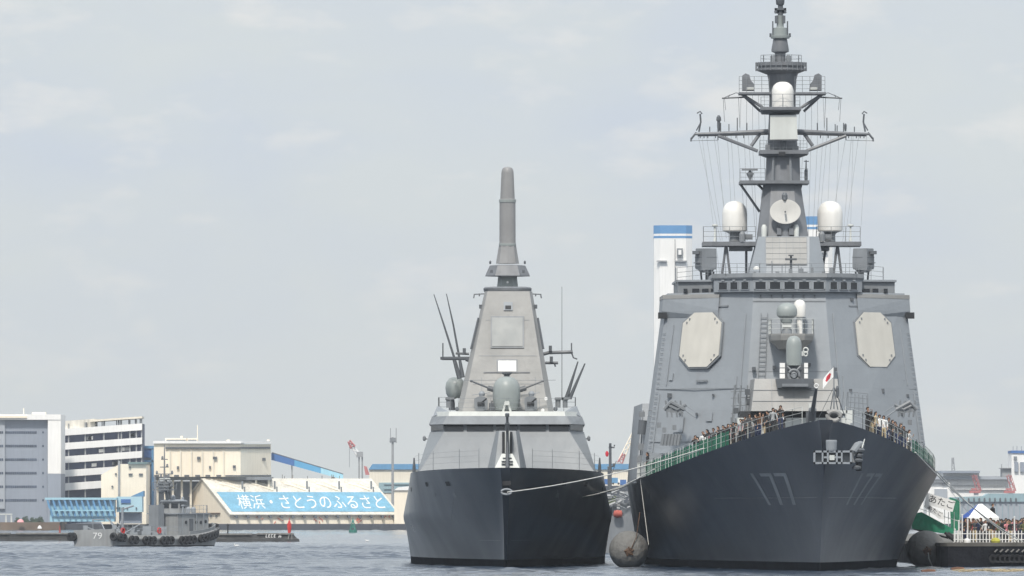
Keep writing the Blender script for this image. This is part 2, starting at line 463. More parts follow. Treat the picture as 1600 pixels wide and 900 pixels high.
def hull_pt(half, fr, s, z, side, off=.02):
    e = .05
    p = fr(s, side * half(s, z), z)
    a = fr(s + e, side * half(s + e, z), z) - p; b = fr(s, side * half(s, z + e), z + e) - p
    n = a.cross(b).normalized()
    if n.x * side < 0: n = -n
    return p + n * off
from mathutils.bvhtree import BVHTree
_bvh = {}
def snap(hull, p, n, off):
    "drop a point onto the built hull plating from outside and stand it off by a hair"
    if hull.name not in _bvh:
        bm = bmesh.new(); bm.from_mesh(hull.data); _bvh[hull.name] = BVHTree.FromBMesh(bm); bm.free()
    o = root_loc(hull); hit = _bvh[hull.name].ray_cast(p + n * 1.2 - o, -n, 3)
    return hit[0] + o + n * off if hit[0] else p + n * off
def hull_on(hull, half, fr, s, z, side, off=.012):
    p = hull_pt(half, fr, s, z, side, 0); q = hull_pt(half, fr, s, z, side, 1)
    return snap(hull, p, (q - p).normalized(), off)
def stroke_patch(mb, quad, fn, n=8, m=3):
    a, b, c, d = [Vector((*q, 0)) for q in quad]; vs = []; fs = []
    for i in range(n + 1):
        for j in range(m + 1):
            p = a.lerp(b, i / n).lerp(d.lerp(c, i / n), j / m); vs.append(fn(p.x, p.y))
    for i in range(n):
        for j in range(m): k = i * (m + 1) + j; fs.append([k, k + 1, k + m + 2, k + m + 1])
    mb.add(vs, fs)
def digits_177(fn):
    "the three digits drawn in a 0..1 x 0..1 box"
    def bar(q): stroke_patch(mb, q, fn)
    mb = MB(); bar([(.03, 0), (.11, 0), (.11, 1), (.03, 1)]); mb.build('hull_digit', M['hull_mark'], hullA)
    for x in (.28, .66):
        mb = MB()
        bar([(x, .90), (x + .32, .90), (x + .32, 1), (x, 1)])
        bar([(x + .11, 0), (x + .20, 0), (x + .32, .90), (x + .23, .90)]); mb.build('hull_digit', M['hull_mark'], hullA)
for side, s0, s1 in ((-1, 16.4, 8.4), (1, 10.6, 17.6)):
    digits_177(lambda x, y, a=s0, b=s1, sd=side: hull_on(hullA, halfA, A, a + (b - a) * x, 4.3 + 2.05 * y, sd, .014))
# strake weld line and draught marks
for side in (-1, 1):
    mb = MB(); mb.tube([hull_on(hullA, halfA, A, s, 4.75, side, .0) for s in np.linspace(4.6, 30, 26)], .018, 5); mb.build('strake', M['hull'], hullA)
# stem anchor in its hawse, second anchor on the port bow
zc = Az(712, -.6)
anc = MB()
for u0, v0, u1, v1 in ((1271, 704, 1331, 707), (1271, 722, 1331, 725), (1271, 704, 1274, 725), (1328, 704, 1331, 725), (1284, 704, 1286.5, 725), (1314, 704, 1316.5, 725), (1292, 704, 1295, 725), (1306, 704, 1309, 725)):
    anc.pbox(u0, v0, u1, v1, DA0 - .5, .55)
anc.pbox(1287, 713, 1314, 716, DA0 - .46, .5)
anchor = anc.build('anchor', M['grey'], dd)
mb = MB(); mb.pbox(1274.5, 707.5, 1327.5, 721.5, DA0 + .0, .35); mb.build('anchor_recess', M['grey_mid'], anchor)
mb = MB(); mb.lathe(AP(1299, 705, -.25), [(.30, 0), (.33, .1), (.36, .62), (.34, .72)], 16); mb.build('anchor_shank', M['grey'], anchor)
mb = MB(); c = AP(1300, 715, -.5); mb.box((c.x - .16, c.y - .05, c.z - .16), (c.x + .16, c.y + .3, c.z + .16)); mb.build('anchor_crown', M['pale'], anchor)
sp = 3.4
b = hull_pt(halfA, A, sp, 8.0, 1, .0)
mb = MB()
mb.tube([AP(1330, 722, 1.2), AP(1333, 706, 1.2), AP(1339, 697, 1.6), AP(1345, 695, 2.2)], .26, 10)
pa = mb.build('side_anchor', M['grey_mid'], dd, smooth=True)
mb = MB()
for v, w2 in ((703, 7.0), (711, 6.0), (719, 7.5), (730, 7)):
    u = 1345 - (v - 700) * .22
    mb.plathe(u, DA0 + 1.5, [(w2 * .3, v + 4.2), (w2, v + 3), (w2 * 1.1, v), (w2 * .6, v - 3)], 14)
mb.build('anchor_fluke', M['grey_dark'], pa, smooth=True)
mb = MB(); mb.plathe(1342, DA0 + 1.6, [(4.5, 736), (5, 730), (5, 702), (4, 698)], 12); mb.build('anchor_stock', M['recess_dark'], pa, smooth=True)
mb = MB(); mb.tube([AP(1347, 700, 1.4), AP(1351, 686, 1.8)], .05, 6, r1=.03); mb.build('anchor_tripping_bar', M['pale'], pa)
# bullnose fairlead and jackstaff at the bow
def ring(mb, c, ru, rv, r, n=24, axis='y'):
    pts = [Vector(c) + Vector((math.cos(t) * ru, 0, math.sin(t) * rv)) for t in (2 * math.pi * k / n for k in range(n + 1))]
    mb.tube(pts, r, 8, cap=False)
mb = MB(); ring(mb, AP(1303, 650, .5), .40, .30, .15); mb.pbox(1292, 644, 1300, 640, DA0 + .8, .5); mb.build('fairlead', M['grey_warm'], dd, smooth=True)
mb = MB(); mb.pbox(1296.5, 645.5, 1309.5, 655.5, DA0 + .9, .2); mb.build('fairlead_recess', M['recess_dark'], dd)
mb = MB()
mb.tube([AP(1303, 657, 1.6), AP(1303, 572, 1.6)], .055, 7, r1=.03)
for u in (1295, 1312): mb.tube([AP(u, 656, 2.6), AP(1303, 607, 1.7)], .035, 5)
mb.tube([AP(1276, 660, 3.2), AP(1302, 606, 1.7)], .02, 4); mb.tube([AP(1322, 656, 5), AP(1304, 606, 1.7)], .03, 4)
jack = mb.build('jackstaff', M['grey_mid'], dd)
mb = MB(); mb.plathe(1308.5, DA0 + 1.9, [(1.2, 622), (2.4, 618), (2.6, 606), (1.4, 603)], 8); mb.build('lamp', M['grey_dark'], jack)
# white bitts and winch boxes at the bow
mb = MB(); mb.pbox(1322, 641, 1332, 661, DA0 + 6, 1.0); mb.pbox(1312, 641, 1324, 646, DA0 + 6, .8); mb.build('winch', M['pale'], dd)
mb = MB(); mb.pbox(1311, 646.5, 1327, 649.5, DA0 + 6.5, .5); mb.build('winch_shadow_slot', M['recess_dark'], dd)

# --- superstructure: octagonal house with sloping 45-degree faces
zb, zt = 6.0, 19.0
def ring_house(z):
    k = (z - 6.2) / 12.8
    wo = 9.9 + (8.2 - 9.9) * k; wi = 3.4 + (2.45 - 3.4) * k
    so = 60.5 + k; si = 53.5 + 2.5 * k
    return [(-wo, 71), (-wo, so), (-wi, si), (wi, si), (wo, so), (wo, 71)]
mb = MB(); mb.loft([[A(s, t, z) for t, s in ring_house(z)] for z in (zb, zt)])
house = mb.build('superstructure', M['grey'], dd)
def facet(i, a, z, off=0.0):
    "point on the i-th face of the house: a across (in order of ring_house), height z"
    r = ring_house(z); t0, s0 = r[i]; t1, s1 = r[i + 1]
    p = A(s0 + (s1 - s0) * a, t0 + (t1 - t0) * a, z)
    r2 = ring_house(z + 1); u0 = A(r2[i][1], r2[i][0], z + 1)
    e1 = A(s1, t1, z) - A(s0, t0, z); e2 = u0 - A(s0, t0, z)
    n = e1.cross(e2).normalized()
    if n.y > 0 and i in (1, 2, 3): n = -n
    if i == 0 and n.x > 0: n = -n
    if i == 4 and n.x < 0: n = -n
    return p + n * off
def facet_strip(mb, i, a0, z0, a1, z1, w, off=.03):
    p, q = facet(i, a0, z0, 0), facet(i, a1, z1, 0); po, qo = facet(i, a0, z0, off), facet(i, a1, z1, off)
    d = (q - p).normalized(); n = (po - p).normalized(); side = d.cross(n) * w / 2
    mb.loft([[p - side - n * .02, p + side - n * .02, po + side, po - side], [q - side - n * .02, q + side - n * .02, qo + side, qo - side]])
def octagon(i, ac, zc, hw, hh, off0, off1, cut=.34):
    pts = [(-1, -.58), (-.46, -1), (.46, -1), (1, -.58), (1, .62), (.46, 1), (-.46, 1), (-1, .62)]
    return [[facet(i, ac + x * hw, zc + y * hh, o) for x, y in pts] for o in (off0, off1)]
for i, ac in ((1, .455), (3, .545)):
    mb = MB(); mb.loft(octagon(i, ac, 15.72, .232, 1.98, -.02, .10))
    fr = mb.build('radar_panel', M['grey_mid'], house)
    mb = MB(); mb.loft(octagon(i, ac, 15.72, .217, 1.88, .0, .16)); mb.build('radar_face', M['array'], fr)
    mb = MB()
    for x, y in ((-.72, -.78), (-.86, -.6), (.72, -.78), (.86, -.6), (-.72, .8), (.72, .8), (-.86, .66), (.86, .66)):
        c = facet(i, ac + x * .2, 15.72 + y * 1.8, .17); mb.box((c.x - .05, c.y - .05, c.z - .07), (c.x + .05, c.y + .05, c.z + .07))
    mb.build('panel_clamp', M['grey_mid'], fr)
# weld seams, small boxes and pipes on the faces
mb = MB()
for i in (1, 3):
    for z in (12.35, 8.7): facet_strip(mb, i, .02, z, .98, z, .05, .025)
    facet_strip(mb, i, .15, 18.05, .72, 18.05, .10, .06) if i == 1 else facet_strip(mb, i, .28, 18.05, .85, 18.05, .10, .06)
for z in (18.35,): facet_strip(mb, 2, .0, z, 1, z, .07, .05)
facet_strip(mb, 2, .0, 13.5, 1, 13.5, .04, .02)
mb.build('plate_seam', M['grey_mid'], house)
mb = MB()
rr = random.Random(3)
for i in (1, 3):
    for k in range(9):
        a, z = rr.uniform(.12, .9), rr.choice((11.9, 12.2, 9.4, 7.8, 10.6, 18.5, 8.3)); c = facet(i, a, z, .06); h = rr.uniform(.06, .16)
        mb = MB(); mb.box((c.x - h, c.y - .1, c.z - h), (c.x + h, c.y + .1, c.z + h)); mb.build('junction_box', M['grey_dark'], house)
for k in range(6):
    c = facet(2, .1 + .15 * k, 18.72, .05); mb = MB(); mb.box((c.x - .05, c.y - .08, c.z - .1), (c.x + .05, c.y + .08, c.z + .06)); mb.build('bracket', M['grey_dark'], house)
for u, v in ((1178, 576), (1210, 574), (1264, 570), (1200, 606), (1290, 606), (1305, 577)):
    c = AP(u, v, 54.6); mb = MB(); mb.box((c.x - .12, c.y - .2, c.z - .12), (c.x + .12, c.y + .4, c.z + .12)); mb.build('junction_box', M['grey_dark'], house)
# conduits, hatches and vents on the slanting faces
for i in (1, 3):
    f_ = (lambda a: a) if i == 1 else (lambda a: 1 - a)
    for a, z0, z1 in ((.93, 7.2, 17.5), (.88, 9.0, 13.2), (.06, 6.8, 12.0), (.12, 12.6, 16.8)):
        mb = MB(); mb.tube([facet(i, f_(a), z, .05) for z in np.linspace(z0, z1, 5)], .035, 5); mb.build('conduit', M['grey'], house)
    for a, z, w_, h in ((.30, 9.9, .05, .55), (.62, 10.4, .03, .3), (.80, 7.6, .055, .9), (.16, 13.2, .02, .25), (.5, 12.9, .06, .06)):
        mb = MB(); mb.loft([[facet(i, f_(a) - w_, z - h, o), facet(i, f_(a) + w_, z - h, o), facet(i, f_(a) + w_, z + h, o), facet(i, f_(a) - w_, z + h, o)] for o in (-.01, .05)]); mb.build('hatch', M['grey'] if h > .2 else M['grey_mid'], house)
    mb = MB()
    for z in np.arange(7.0, 16.5, .34): mb.tube([facet(i, f_(.015), z, .1), facet(i, f_(.045), z, .1)], .022, 4)
    mb.build('ladder', M['grey_mid'], house)
# rung ladders on the front face
for a in (.12,):
    mb = MB()
    for z in np.arange(12.9, 17.4, .33):
        p, q = facet(2, a, z, .12), facet(2, a + .085, z, .12); mb.tube([p, q], .028, 5)
    for aa in (a, a + .085): mb.tube([facet(2, aa, 12.8, .12), facet(2, aa, 17.5, .12)], .03, 5)
    mb.build('ladder', M['grey_mid'], house)
# bridge
def oct_ring(wf, wd, sf, sd, sb, z, grow=0.0):
    return [A(sb, -wd - grow, z), A(sd, -wd - grow, z), A(sf - grow, -wf - grow * .4, z), A(sf - grow, wf + grow * .4, z), A(sd, wd + grow, z), A(sb, wd + grow, z)]
BW = (2.5, 5.1, 55.55, 58.15, 72)
mb = MB(); mb.loft([oct_ring(*BW, 19.004), oct_ring(*BW, 19.88)])
bridge = mb.build('bridge', M['grey'], dd)
mb = MB(); mb.loft([oct_ring(*BW, 19.884, .10), oct_ring(*BW, 20.0, .16), oct_ring(*BW, 20.28, .10)]); mb.build('roof', M['grey_mid'], bridge)
def bridge_face(i, a, z, off=0):
    r = oct_ring(*BW, z); p = r[i].lerp(r[i + 1], a); d = (r[i + 1] - r[i]).normalized(); n = Vector((d.y, -d.x, 0))
    return p + n * off
wins = [(2, .10 + .20 * k, .078) for k in range(5)] + [(1, .24, .085), (1, .52, .075), (1, .80, .075)] + [(3, .20, .075), (3, .48, .075), (3, .76, .075)]
for i, a, hw in wins:
    mb = MB()
    if i != 2: hw *= 1.3
    mb.loft([[bridge_face(i, a - hw, 19.14, o), bridge_face(i, a + hw, 19.14, o), bridge_face(i, a + hw, 19.68, o), bridge_face(i, a - hw, 19.68, o)] for o in (-.02, .035)])
    wo_ = mb.build('bridge_window', M['glass'], bridge)
    mb = MB()
    for (aa, za, ab, zb_) in ((a - hw - .012, 19.13, a + hw + .012, 19.17), (a - hw - .012, 19.67, a + hw + .012, 19.71), (a - hw - .012, 19.13, a - hw + .008, 19.7), (a + hw - .008, 19.13, a + hw + .012, 19.7)):
        mb.loft([[bridge_face(i, aa, za, o), bridge_face(i, ab, za, o), bridge_face(i, ab, zb_, o), bridge_face(i, aa, zb_, o)] for o in (-.01, .06)])
    c = bridge_face(i, a, 19.80, .06); mb.box((c.x - .10, c.y - .08, c.z - .04), (c.x + .10, c.y + .08, c.z + .05))
    mb.build('window_frame', M['grey'], wo_)
for sd in (-1, 1):                                   # bridge wings: house, overhanging bulwark, capping rail, dark openings
    mb = MB(); x0, x1 = sorted((sd * 5.104, sd * 7.5))
    mb.loft([[A(60.2, x0 if sd > 0 else x1, z), A(60.9, x1 if sd > 0 else x0, z), A(71, x1 if sd > 0 else x0, z), A(71, x0 if sd > 0 else x1, z)] for z in (19.004, 19.78)])
    wing = mb.build('bridge_wing', M['grey_mid'], dd)
    mb = MB(); mb.loft([[A(60.0, x0 if sd > 0 else x1, z), A(60.7, (x1 if sd > 0 else x0) + sd * .12, z), A(71, (x1 if sd > 0 else x0) + sd * .12, z), A(71, x0 if sd > 0 else x1, z)] for z in (19.784, 19.92)]); mb.build('wing_roof', M['grey'], wing)
    i = 1 if sd < 0 else 3
    fa = lambda a, z, off: facet(i, a if sd < 0 else 1 - a, z, off)
    mb = MB()
    def wing_ring(z, o):
        o *= .55
        r = ring_house(z); j = 1 if sd < 0 else 4; c = A(r[j][1], r[j][0], z) + Vector((sd * o, -o * .6, 0)); bk = A(69, r[j][0], z) + Vector((sd * o, 0, 0)); inn = A(69, r[j][0] * .55, z)
        return [fa(.62, z, .02 + o * .35), c, bk, inn]
    mb.loft([wing_ring(17.3, .02), wing_ring(17.75, .42), wing_ring(18.6, .52)]); mb.build('wing_bulwark', M['grey'], wing)
    mb = MB(); mb.loft([wing_ring(18.604, .56), wing_ring(18.88, .60)]); mb.build('capping_rail', M['grey_warm'], wing)
    mb = MB(); c = wing_ring(17.45, .3)[1]; mb.box((c.x - .3, c.y - .35, c.z - .2), (c.x + .3, c.y + .5, c.z + .22)); mb.build('side_lamp', M['recess_dark'], wing)
    for k, (uu, ww) in enumerate(((1115, 4.5), (1102, 5), (1087, 5.5), (1071, 3)) if sd < 0 else ((1341, 4.5), (1354, 5), (1368, 4.5), (1384, 3))):
        mb = MB(); mb.pbox(uu - ww, 451, uu + ww, 457.2, DA0 + 60.0, 1.3); mb.build('wing_window', M['glass'], wing)
# lower deck house forward of the front face, with recess shade painted as a dark filler under it
mb = MB()
mb.loft([[A(46, -3.0, 10.70), A(46, 3.05, 10.70), A(56, 3.1, 10.70), A(56, -3.0, 10.70)], [A(47, -2.72, 12.9), A(47, 2.9, 12.9), A(56, 3.1, 12.9), A(56, -2.72, 12.9)]])
fd = mb.build('deckhouse', M['grey_warm'], dd)
mb = MB(); mb.box(A(47, -3.9, 6.3), A(55, 3.9, 10.25)); mb.build('lower_deckhouse', M['pale'], dd)
mb = MB(); mb.box(A(47.6, -3.7, 10.25), A(55, 3.4, 10.70)); mb.build('deckhouse_gap', M['recess_dark'], dd)
mb = MB()
for z in (11.35, 12.1):
    mb.box(A(46.0 + (z - 10.7) * .4545 - .03, -2.9, z), A(46.3 + (z - 10.7) * .4545, 2.95, z + .04))
for t in (-1.6, -.1, 1.4): mb.loft([[A(45.97, t, 10.75), A(45.97, t + .03, 10.75), A(46.2, t + .03, 10.75), A(46.2, t, 10.75)], [A(46.94, t, 12.85), A(46.94, t + .03, 12.85), A(47.2, t + .03, 12.85), A(47.2, t, 12.85)]])
mb.build('plate_seam', M['grey_mid'], fd)
# lockers, pipework and davits beside the deckhouse
mb = MB()
rr = random.Random(8)
for k in range(16):
    u = rr.uniform(1140, 1180); v = rr.uniform(600, 655); mb.tube([AP(u, v, 50), AP(u + rr.uniform(-2, 2), v + rr.uniform(8, 25), 50)], rr.uniform(.02, .06), 5)
for u in (1144, 1154, 1164, 1174): mb.tube([AP(u, 662, 51), AP(u + 4, 602, 51)], .05, 5)
for v in (612, 622, 634, 646): mb.tube([AP(1142, v, 51), AP(1180, v - 2, 51)], .03, 5)
mb.build('ladder_frame', M['grey_mid'], dd)
mb = MB()
for u, v, r in ((1168, 613, .3), (1171, 628, .28), (1150, 642, .35), (1175, 648, .25)):
    mb = MB(); mb.pbox(u - 4, v - 5, u + 4, v + 4, DA0 + 50.6, .5); mb.build('locker', M['grey_dark'], dd)
mb = MB()
railing(mb, [AP(1325, 652, 30), AP(1356, 655, 30)], 1.7, .9, .03, 5); mb.build('cargo_frame', M['grey_mid'], dd)
mb = MB()
for k in range(7): mb.tube([AP(1314 + k * 7, 650, 34), AP(1318 + k * 6, 612 + k, 34)], .025, 5)
mb.build('life_line_frame', M['grey_mid'], dd)
# 127 mm gun: shield mostly behind the bow, barrel elevated
gs = 24
mb = MB(); zg = zdA(gs)
c = At(1275, gs)
mb.loft([[A(gs - 2, c - 1.5, zg), A(gs - 2, c + 1.5, zg), A(gs + 3, c + 1.6, zg), A(gs + 3, c - 1.6, zg)], [A(gs - 1.4, c - 1.0, zg + 1.6), A(gs - 1.4, c + 1.0, zg + 1.6), A(gs + 2.4, c + 1.0, zg + 2.0), A(gs + 2.4, c - 1.0, zg + 2.0)]])
gun = mb.build('gun_turret', M['grey_mid'], dd)
mb = MB(); mb.tube([AP(1268.5, 655, gs - 1), AP(1269.5, 640, gs - 1.5)], .26, 12); mb.tube([AP(1269.5, 644, gs - 1.5), AP(1275.5, 606, gs - 3.5)], .155, 12, r1=.105); bar = mb.build('gun_barrel', M['grey_dark'], gun, smooth=True)
mb = MB(); ring(mb, AP(1275.6, 603, gs - 3.7), .13, .13, .04); mb.build('muzzle', M['white'], bar, smooth=True)
mb = MB(); mb.pbox(1263.5, 630, 1268, 638, DA0 + gs - 1, .4); mb.build('sight', M['pale'], gun)
mb = MB(); mb.pbox(1259.5, 643, 1265, 662, DA0 + gs - 1, .5); mb.build('gun_shield_slot', M['grey_dark'], gun)
# Phalanx mount
c = AP(1240, 592, 49)
mb = MB(); mb.pprism([(1212, 592), (1272, 592), (1269, 606), (1215, 606)], DA0 + 46.0, 3); gt = mb.build('gun_platform', M['grey_dark'], dd)
mb = MB(); mb.pbox(1222, 599.5, 1263, 604, DA0 + 45.7, .3); mb.build('platform_lip', M['grey_mid'], gt)
mb = MB(); mb.pbox(1227, 569, 1256, 598, DA0 + 48.6, 1.4); cw = mb.build('gatling_gun', M['grey_dark'], dd)
mb = MB(); mb.plathe(1240.5, DA0 + 48.8, [(11.8, 571), (12.2, 560), (12.2, 540), (11.4, 534), (9.4, 529), (6, 525.6), (0, 524.4)], 28); mb.build('radome', M['radome_grey'], cw, smooth=True)
mb = MB(); ring(mb, AP(1240.5, 586, 48.2), .36, .36, .09); ring(mb, AP(1240.5, 586, 48.1), .16, .16, .06)
mb.tube([AP(1240.5, 586, 49), AP(1240.5, 588, 46.6)], .13, 10); mb.tube([AP(1230, 572, 48.4), AP(1238, 580, 48.3)], .06, 6); mb.tube([AP(1251, 572, 48.4), AP(1243, 580, 48.3)], .06, 6)
mb.build('barrel_cluster', M['grey_mid'], cw, smooth=True)
for u0, u1 in ((1218.5, 1226.5), (1256.5, 1262.5)):
    mb = MB()
    for v in (567, 575.5, 584): mb.pbox(u0, v, u1, v + 7.2, DA0 + 48.4, .8)
    mb.build('ammunition_box', M['white'], cw)
mb = MB(); ring(mb, AP(1259, 547, 50.5), .16, .16, .05); ring(mb, AP(1259, 553, 50.5), .12, .14, .05); mb.tube([AP(1254, 549, 50.5), AP(1254, 556, 50.5)], .08, 6); mb.build('sensor', M['pale'], cw)
# director balcony above it
def balcony(z, k): return [A(56, -1.52 * k, z), A(52.6 + (1 - k), -1.45 * k, z), A(51.7 + (1 - k) * 2, -.8 * k, z), A(51.7 + (1 - k) * 2, .85 * k, z), A(52.6 + (1 - k), 1.5 * k, z), A(56, 1.55 * k, z)]
mb = MB(); zq = Az(524, 52)
mb.loft([[p + Vector((At(1237, 53) - .0, 0, 0)) for p in balcony(z, k)] for z, k in ((Az(546, 55), .55), (Az(532, 53), .96), (zq, 1.0), (zq + .12, 1.0))])
bal = mb.build('director_platform', M['grey_warm'], dd)
mb = MB(); railing(mb, [p + Vector((At(1237, 53), 0, .12)) for p in balcony(zq, .98)], 1.0, .75, .022, 3); mb.build('platform_railing', M['pale'], bal)
mb = MB(); mb.plathe(1229.5, DA0 + 53.3, [(9, 524), (8, 516), (6, 512), (6, 507), (9, 502), (10.5, 498)], 20); dr = mb.build('fire_control_director', M['grey_mid'], dd, smooth=True)
mb = MB(); mb.plathe(1229.5, DA0 + 53.3, [(9.5, 504), (11, 497), (15.4, 493.5), (16.2, 489), (15.8, 483), (13, 477.5), (8, 474), (0, 472.5)], 28); mb.build('director_radome', M['radome_grey'], dr, smooth=True)
mb = MB(); mb.pbox(1222, 507, 1237, 511.5, DA0 + 52.9, .5); mb.build('director_plate', M['pale'], dr)
mb = MB(); mb.plathe(1249.5, DA0 + 54.6, [(4.5, 524), (4.5, 496), (9, 495), (9.6, 492), (9.6, 477), (8, 472), (4.6, 469), (0, 468)], 24); mb.build('small_satellite_dome', M['dome'], dd, smooth=True)
# --- mast base house and mast
DM = 771.0
def MP(u, v, d=0): return P(u, v, DM + d)
def mring(u0, u1, v, d0, d1, ch=.25):
    "chamfered rectangle at picture row v (height), between depths"
    x0, x1, z = X(u0, DM), X(u1, DM), Z(v, DM); y0, y1 = DM + d0, DM + d1
    c = (x1 - x0) * ch
    return [(x0, y0 + c, z), (x0 + c, y0, z), (x1 - c, y0, z), (x1, y0 + c, z), (x1, y1 - c, z), (x1 - c, y1, z), (x0 + c, y1, z), (x0, y1 - c, z)]
mb = MB(); mb.loft([mring(1168, 1287, 431, -6.0, 4, .22), mring(1183, 1277, 372, -4.6, 4, .16)])
base = mb.build('mast_house', M['grey'], dd)
mb = MB()
mb.loft([[(X(u, DM - 5.9), DM + d - o, Z(v, DM)) for u, v, d in ((1197, 416, -5.66), (1261, 416, -5.66), (1261, 373, -4.66), (1197, 373, -4.66))] for o in (0, .07)])
gp = mb.build('front_panel', M['grey_warm'], base)
mb = MB()
for k in range(7):
    u = 1197 + 64 * k / 6; mb.loft([[(X(u, DM - 5.9) + e, DM - 4.66 - (v - 373) / 43 - .07 - o, Z(v, DM)) for e, o in ((-.010, -.02), (.010, -.02), (.010, .01), (-.010, .01))] for v in (416, 373)])
for k in range(6):
    v = 373 + 43 * k / 5; d = DM - 4.66 - (v - 373) / 43 - .07
    mb.box((X(1197, DM - 5.9), d - .02, Z(v, DM) - .010), (X(1261, DM - 5.9), d + .02, Z(v, DM) + .010))
mb.build('panel_grid', M['grey_mid'], gp)
# small nav radar and clutter on the bridge roof
mb = MB(); mb.plathe(1236, DM - 8, [(2.5, 431), (2, 420), (2, 406)], 10); mb.pbox(1227, 403.5, 1245, 406.5, DM - 8.3, .4); mb.pbox(1232, 398, 1240, 400, DM - 8.2, .3); mb.tube([MP(1236, 404, -8), MP(1236, 398, -8)], .08, 6)
mb.build('navigation_radar', M['grey_dark'], dd)
mb = MB(); railing(mb, [AP(1112, 431, 59.5), AP(1134, 431, 57.2), AP(1187, 431, 55.8), AP(1288, 431, 55.8), AP(1338, 431, 57.4)], .85, .8, .018, 3)
mb.build('roof_railing', M['grey_mid'], bridge)
rr = random.Random(5)
for k in range(14):
    u = rr.uniform(1172, 1300); h = rr.uniform(4, 14); mb = MB(); mb.pbox(u - rr.uniform(1, 4), 431 - h, u + rr.uniform(1, 4), 431.5, DA0 + 57 + rr.uniform(0, 4), .4); mb.build('roof_locker', M['grey_mid'], bridge)
for u in (1206, 1222, 1252, 1270): mb = MB(); mb.tube([AP(u, 431, 57), AP(u, rr.uniform(405, 418), 57)], .03, 5); mb.build('roof_aerial', M['grey_mid'], bridge)
mb = MB(); mb.plathe(1182, DA0 + 58, [(5, 421), (5, 418.5), (3, 416.8), (0, 416)], 16); mb.build('whistle_cover', M['dome'], bridge, smooth=True)
# side railings on the bridge wings
for sd in (-1, 1):
    mb = MB(); pts = [(1058, 441), (1106, 436)] if sd < 0 else [(1342, 436), (1380, 440)]
    railing(mb, [AP(u, v, 60.6) for u, v in pts], 1.0, .8, .02, 3)
    u = 1056 if sd < 0 else 1380; mb.tube([AP(u, 444, 61), AP(u, 418, 61)], .035, 5)
    mb.build('wing_railing', M['grey_mid'], dd)
# electronic warfare boxes on posts
for sd, uc in ((-1, 1103), (1, 1349)):
    mb = MB(); x = lambda du, v, d: AP(uc + sd * du, v, 66 + d)
    def ew(v, g): return [x(-17 * g, v, 0), x(6 * g, v, -.6), x(17 * g, v, .4), x(17 * g, v, 2.2), x(6 * g, v, 2.6), x(-17 * g, v, 2.2)]
    mb.loft([ew(421, .92), ew(418, 1), ew(403, 1), ew(389, .94), ew(388, .9)])
    ewb = mb.build('jammer_box', M['grey_mid'], dd)
    mb = MB(); mb.loft([ew(402.6, 1.02), ew(401.6, 1.02)]); mb.pbox(uc + sd * 16 - 5, 392, uc + sd * 16 + 5, 397, DA0 + 65.6, .8); mb.pbox(uc + sd * 14 - 5, 410, uc + sd * 14 + 5, 411, DA0 + 65.4, .8); mb.build('box_rib', M['grey_dark'], ewb)
    mb = MB(); mb.loft([ew(426, .5), ew(421.1, .80)]); mb.tube([x(-4, 426, 1), x(-4, 446, 1)], .22, 8); mb.tube([x(8, 424, 1), x(6, 446, 1)], .08, 6); mb.tube([x(-12, 424, .6), x(-10, 446, .6)], .08, 6); mb.build('box_pedestal', M['grey_dark'], ewb)
# satellite dome sponsons
for sd, uc, ud in ((-1, 1140, 1148), (1, 1311, 1297)):
    u0, u1 = (1098, 1183) if sd < 0 else (1275, 1346)
    mb = MB(); mb.pbox(u0, 377.5, u1, 384, DM - 1.6, 4.2)
    sp_ = mb.build('dome_platform', M['mastgrey'], dd)
    mb = MB(); ua, ub = (1140, 1176) if sd < 0 else (1275, 1296); mb.pbox(ua, 384.1, ub, 391, DM - 1.2, 3); mb.build('platform_beam', M['grey_dark'], sp_)
    um = 1134 if sd < 0 else 1308
    for pts in ([MP(um, 384, -1), MP(um - 6, 432, -1)], [MP(um + 1, 384, -1), MP(um + 7, 432, -1)], [MP(1166 if sd < 0 else 1290, 388, 0), MP(1166 if sd < 0 else 1284, 430, 0)]):
        mb = MB(); mb.tube(pts, .10, 6); mb.build('platform_strut', M['mastgrey'], sp_)
    mb = MB(); railing(mb, [MP(u0 + 1, 377.4, -1.5), MP(u1 - 2, 377.4, -1.5)], 1.05, .9, .02, 3); railing(mb, [MP(u0 + 1, 377.4, -1.5), MP(u0 + 1, 377.4, 2.4)], 1.05, 1, .02, 3); mb.build('platform_railing', M['grey_mid'], sp_)
    dm = MB(); k = 1 if sd > 0 else 1
    dm.plathe(ud, DM, [(12, 361), (19.2, 360.6), (19.6, 359), (19.6, 335), (19.2, 330), (17, 323), (13, 318), (7, 315), (0, 314)], 32)
    do = dm.build('satellite_dome', M['dome'], dd, smooth=True)
    mb = MB(); mb.plathe(ud, DM, [(8.5, 377.4), (8, 367), (10, 364), (18, 361.1)], 20); mb.build('dome_pedestal', M['grey_mid'], do, smooth=True)
    mb = MB(); uu = 1117 if sd < 0 else 1329; mb.plathe(uu, DM - .6, [(3, 377), (1.6, 372), (1.4, 355), (5, 353), (5, 351), (0, 350)], 10); mb.build('antenna_mushroom', M['pale'], sp_, smooth=True)
    mb = MB(); uu = 1160 if sd < 0 else 1284; mb.plathe(uu, DM - 1.5, [(5, 377), (5, 366), (3, 362), (0, 361)], 12); mb.pbox(uu + 4, 366, uu + 16, 374, DM - 1.4, .7); mb.build('searchlight', M['grey_mid'], sp_)
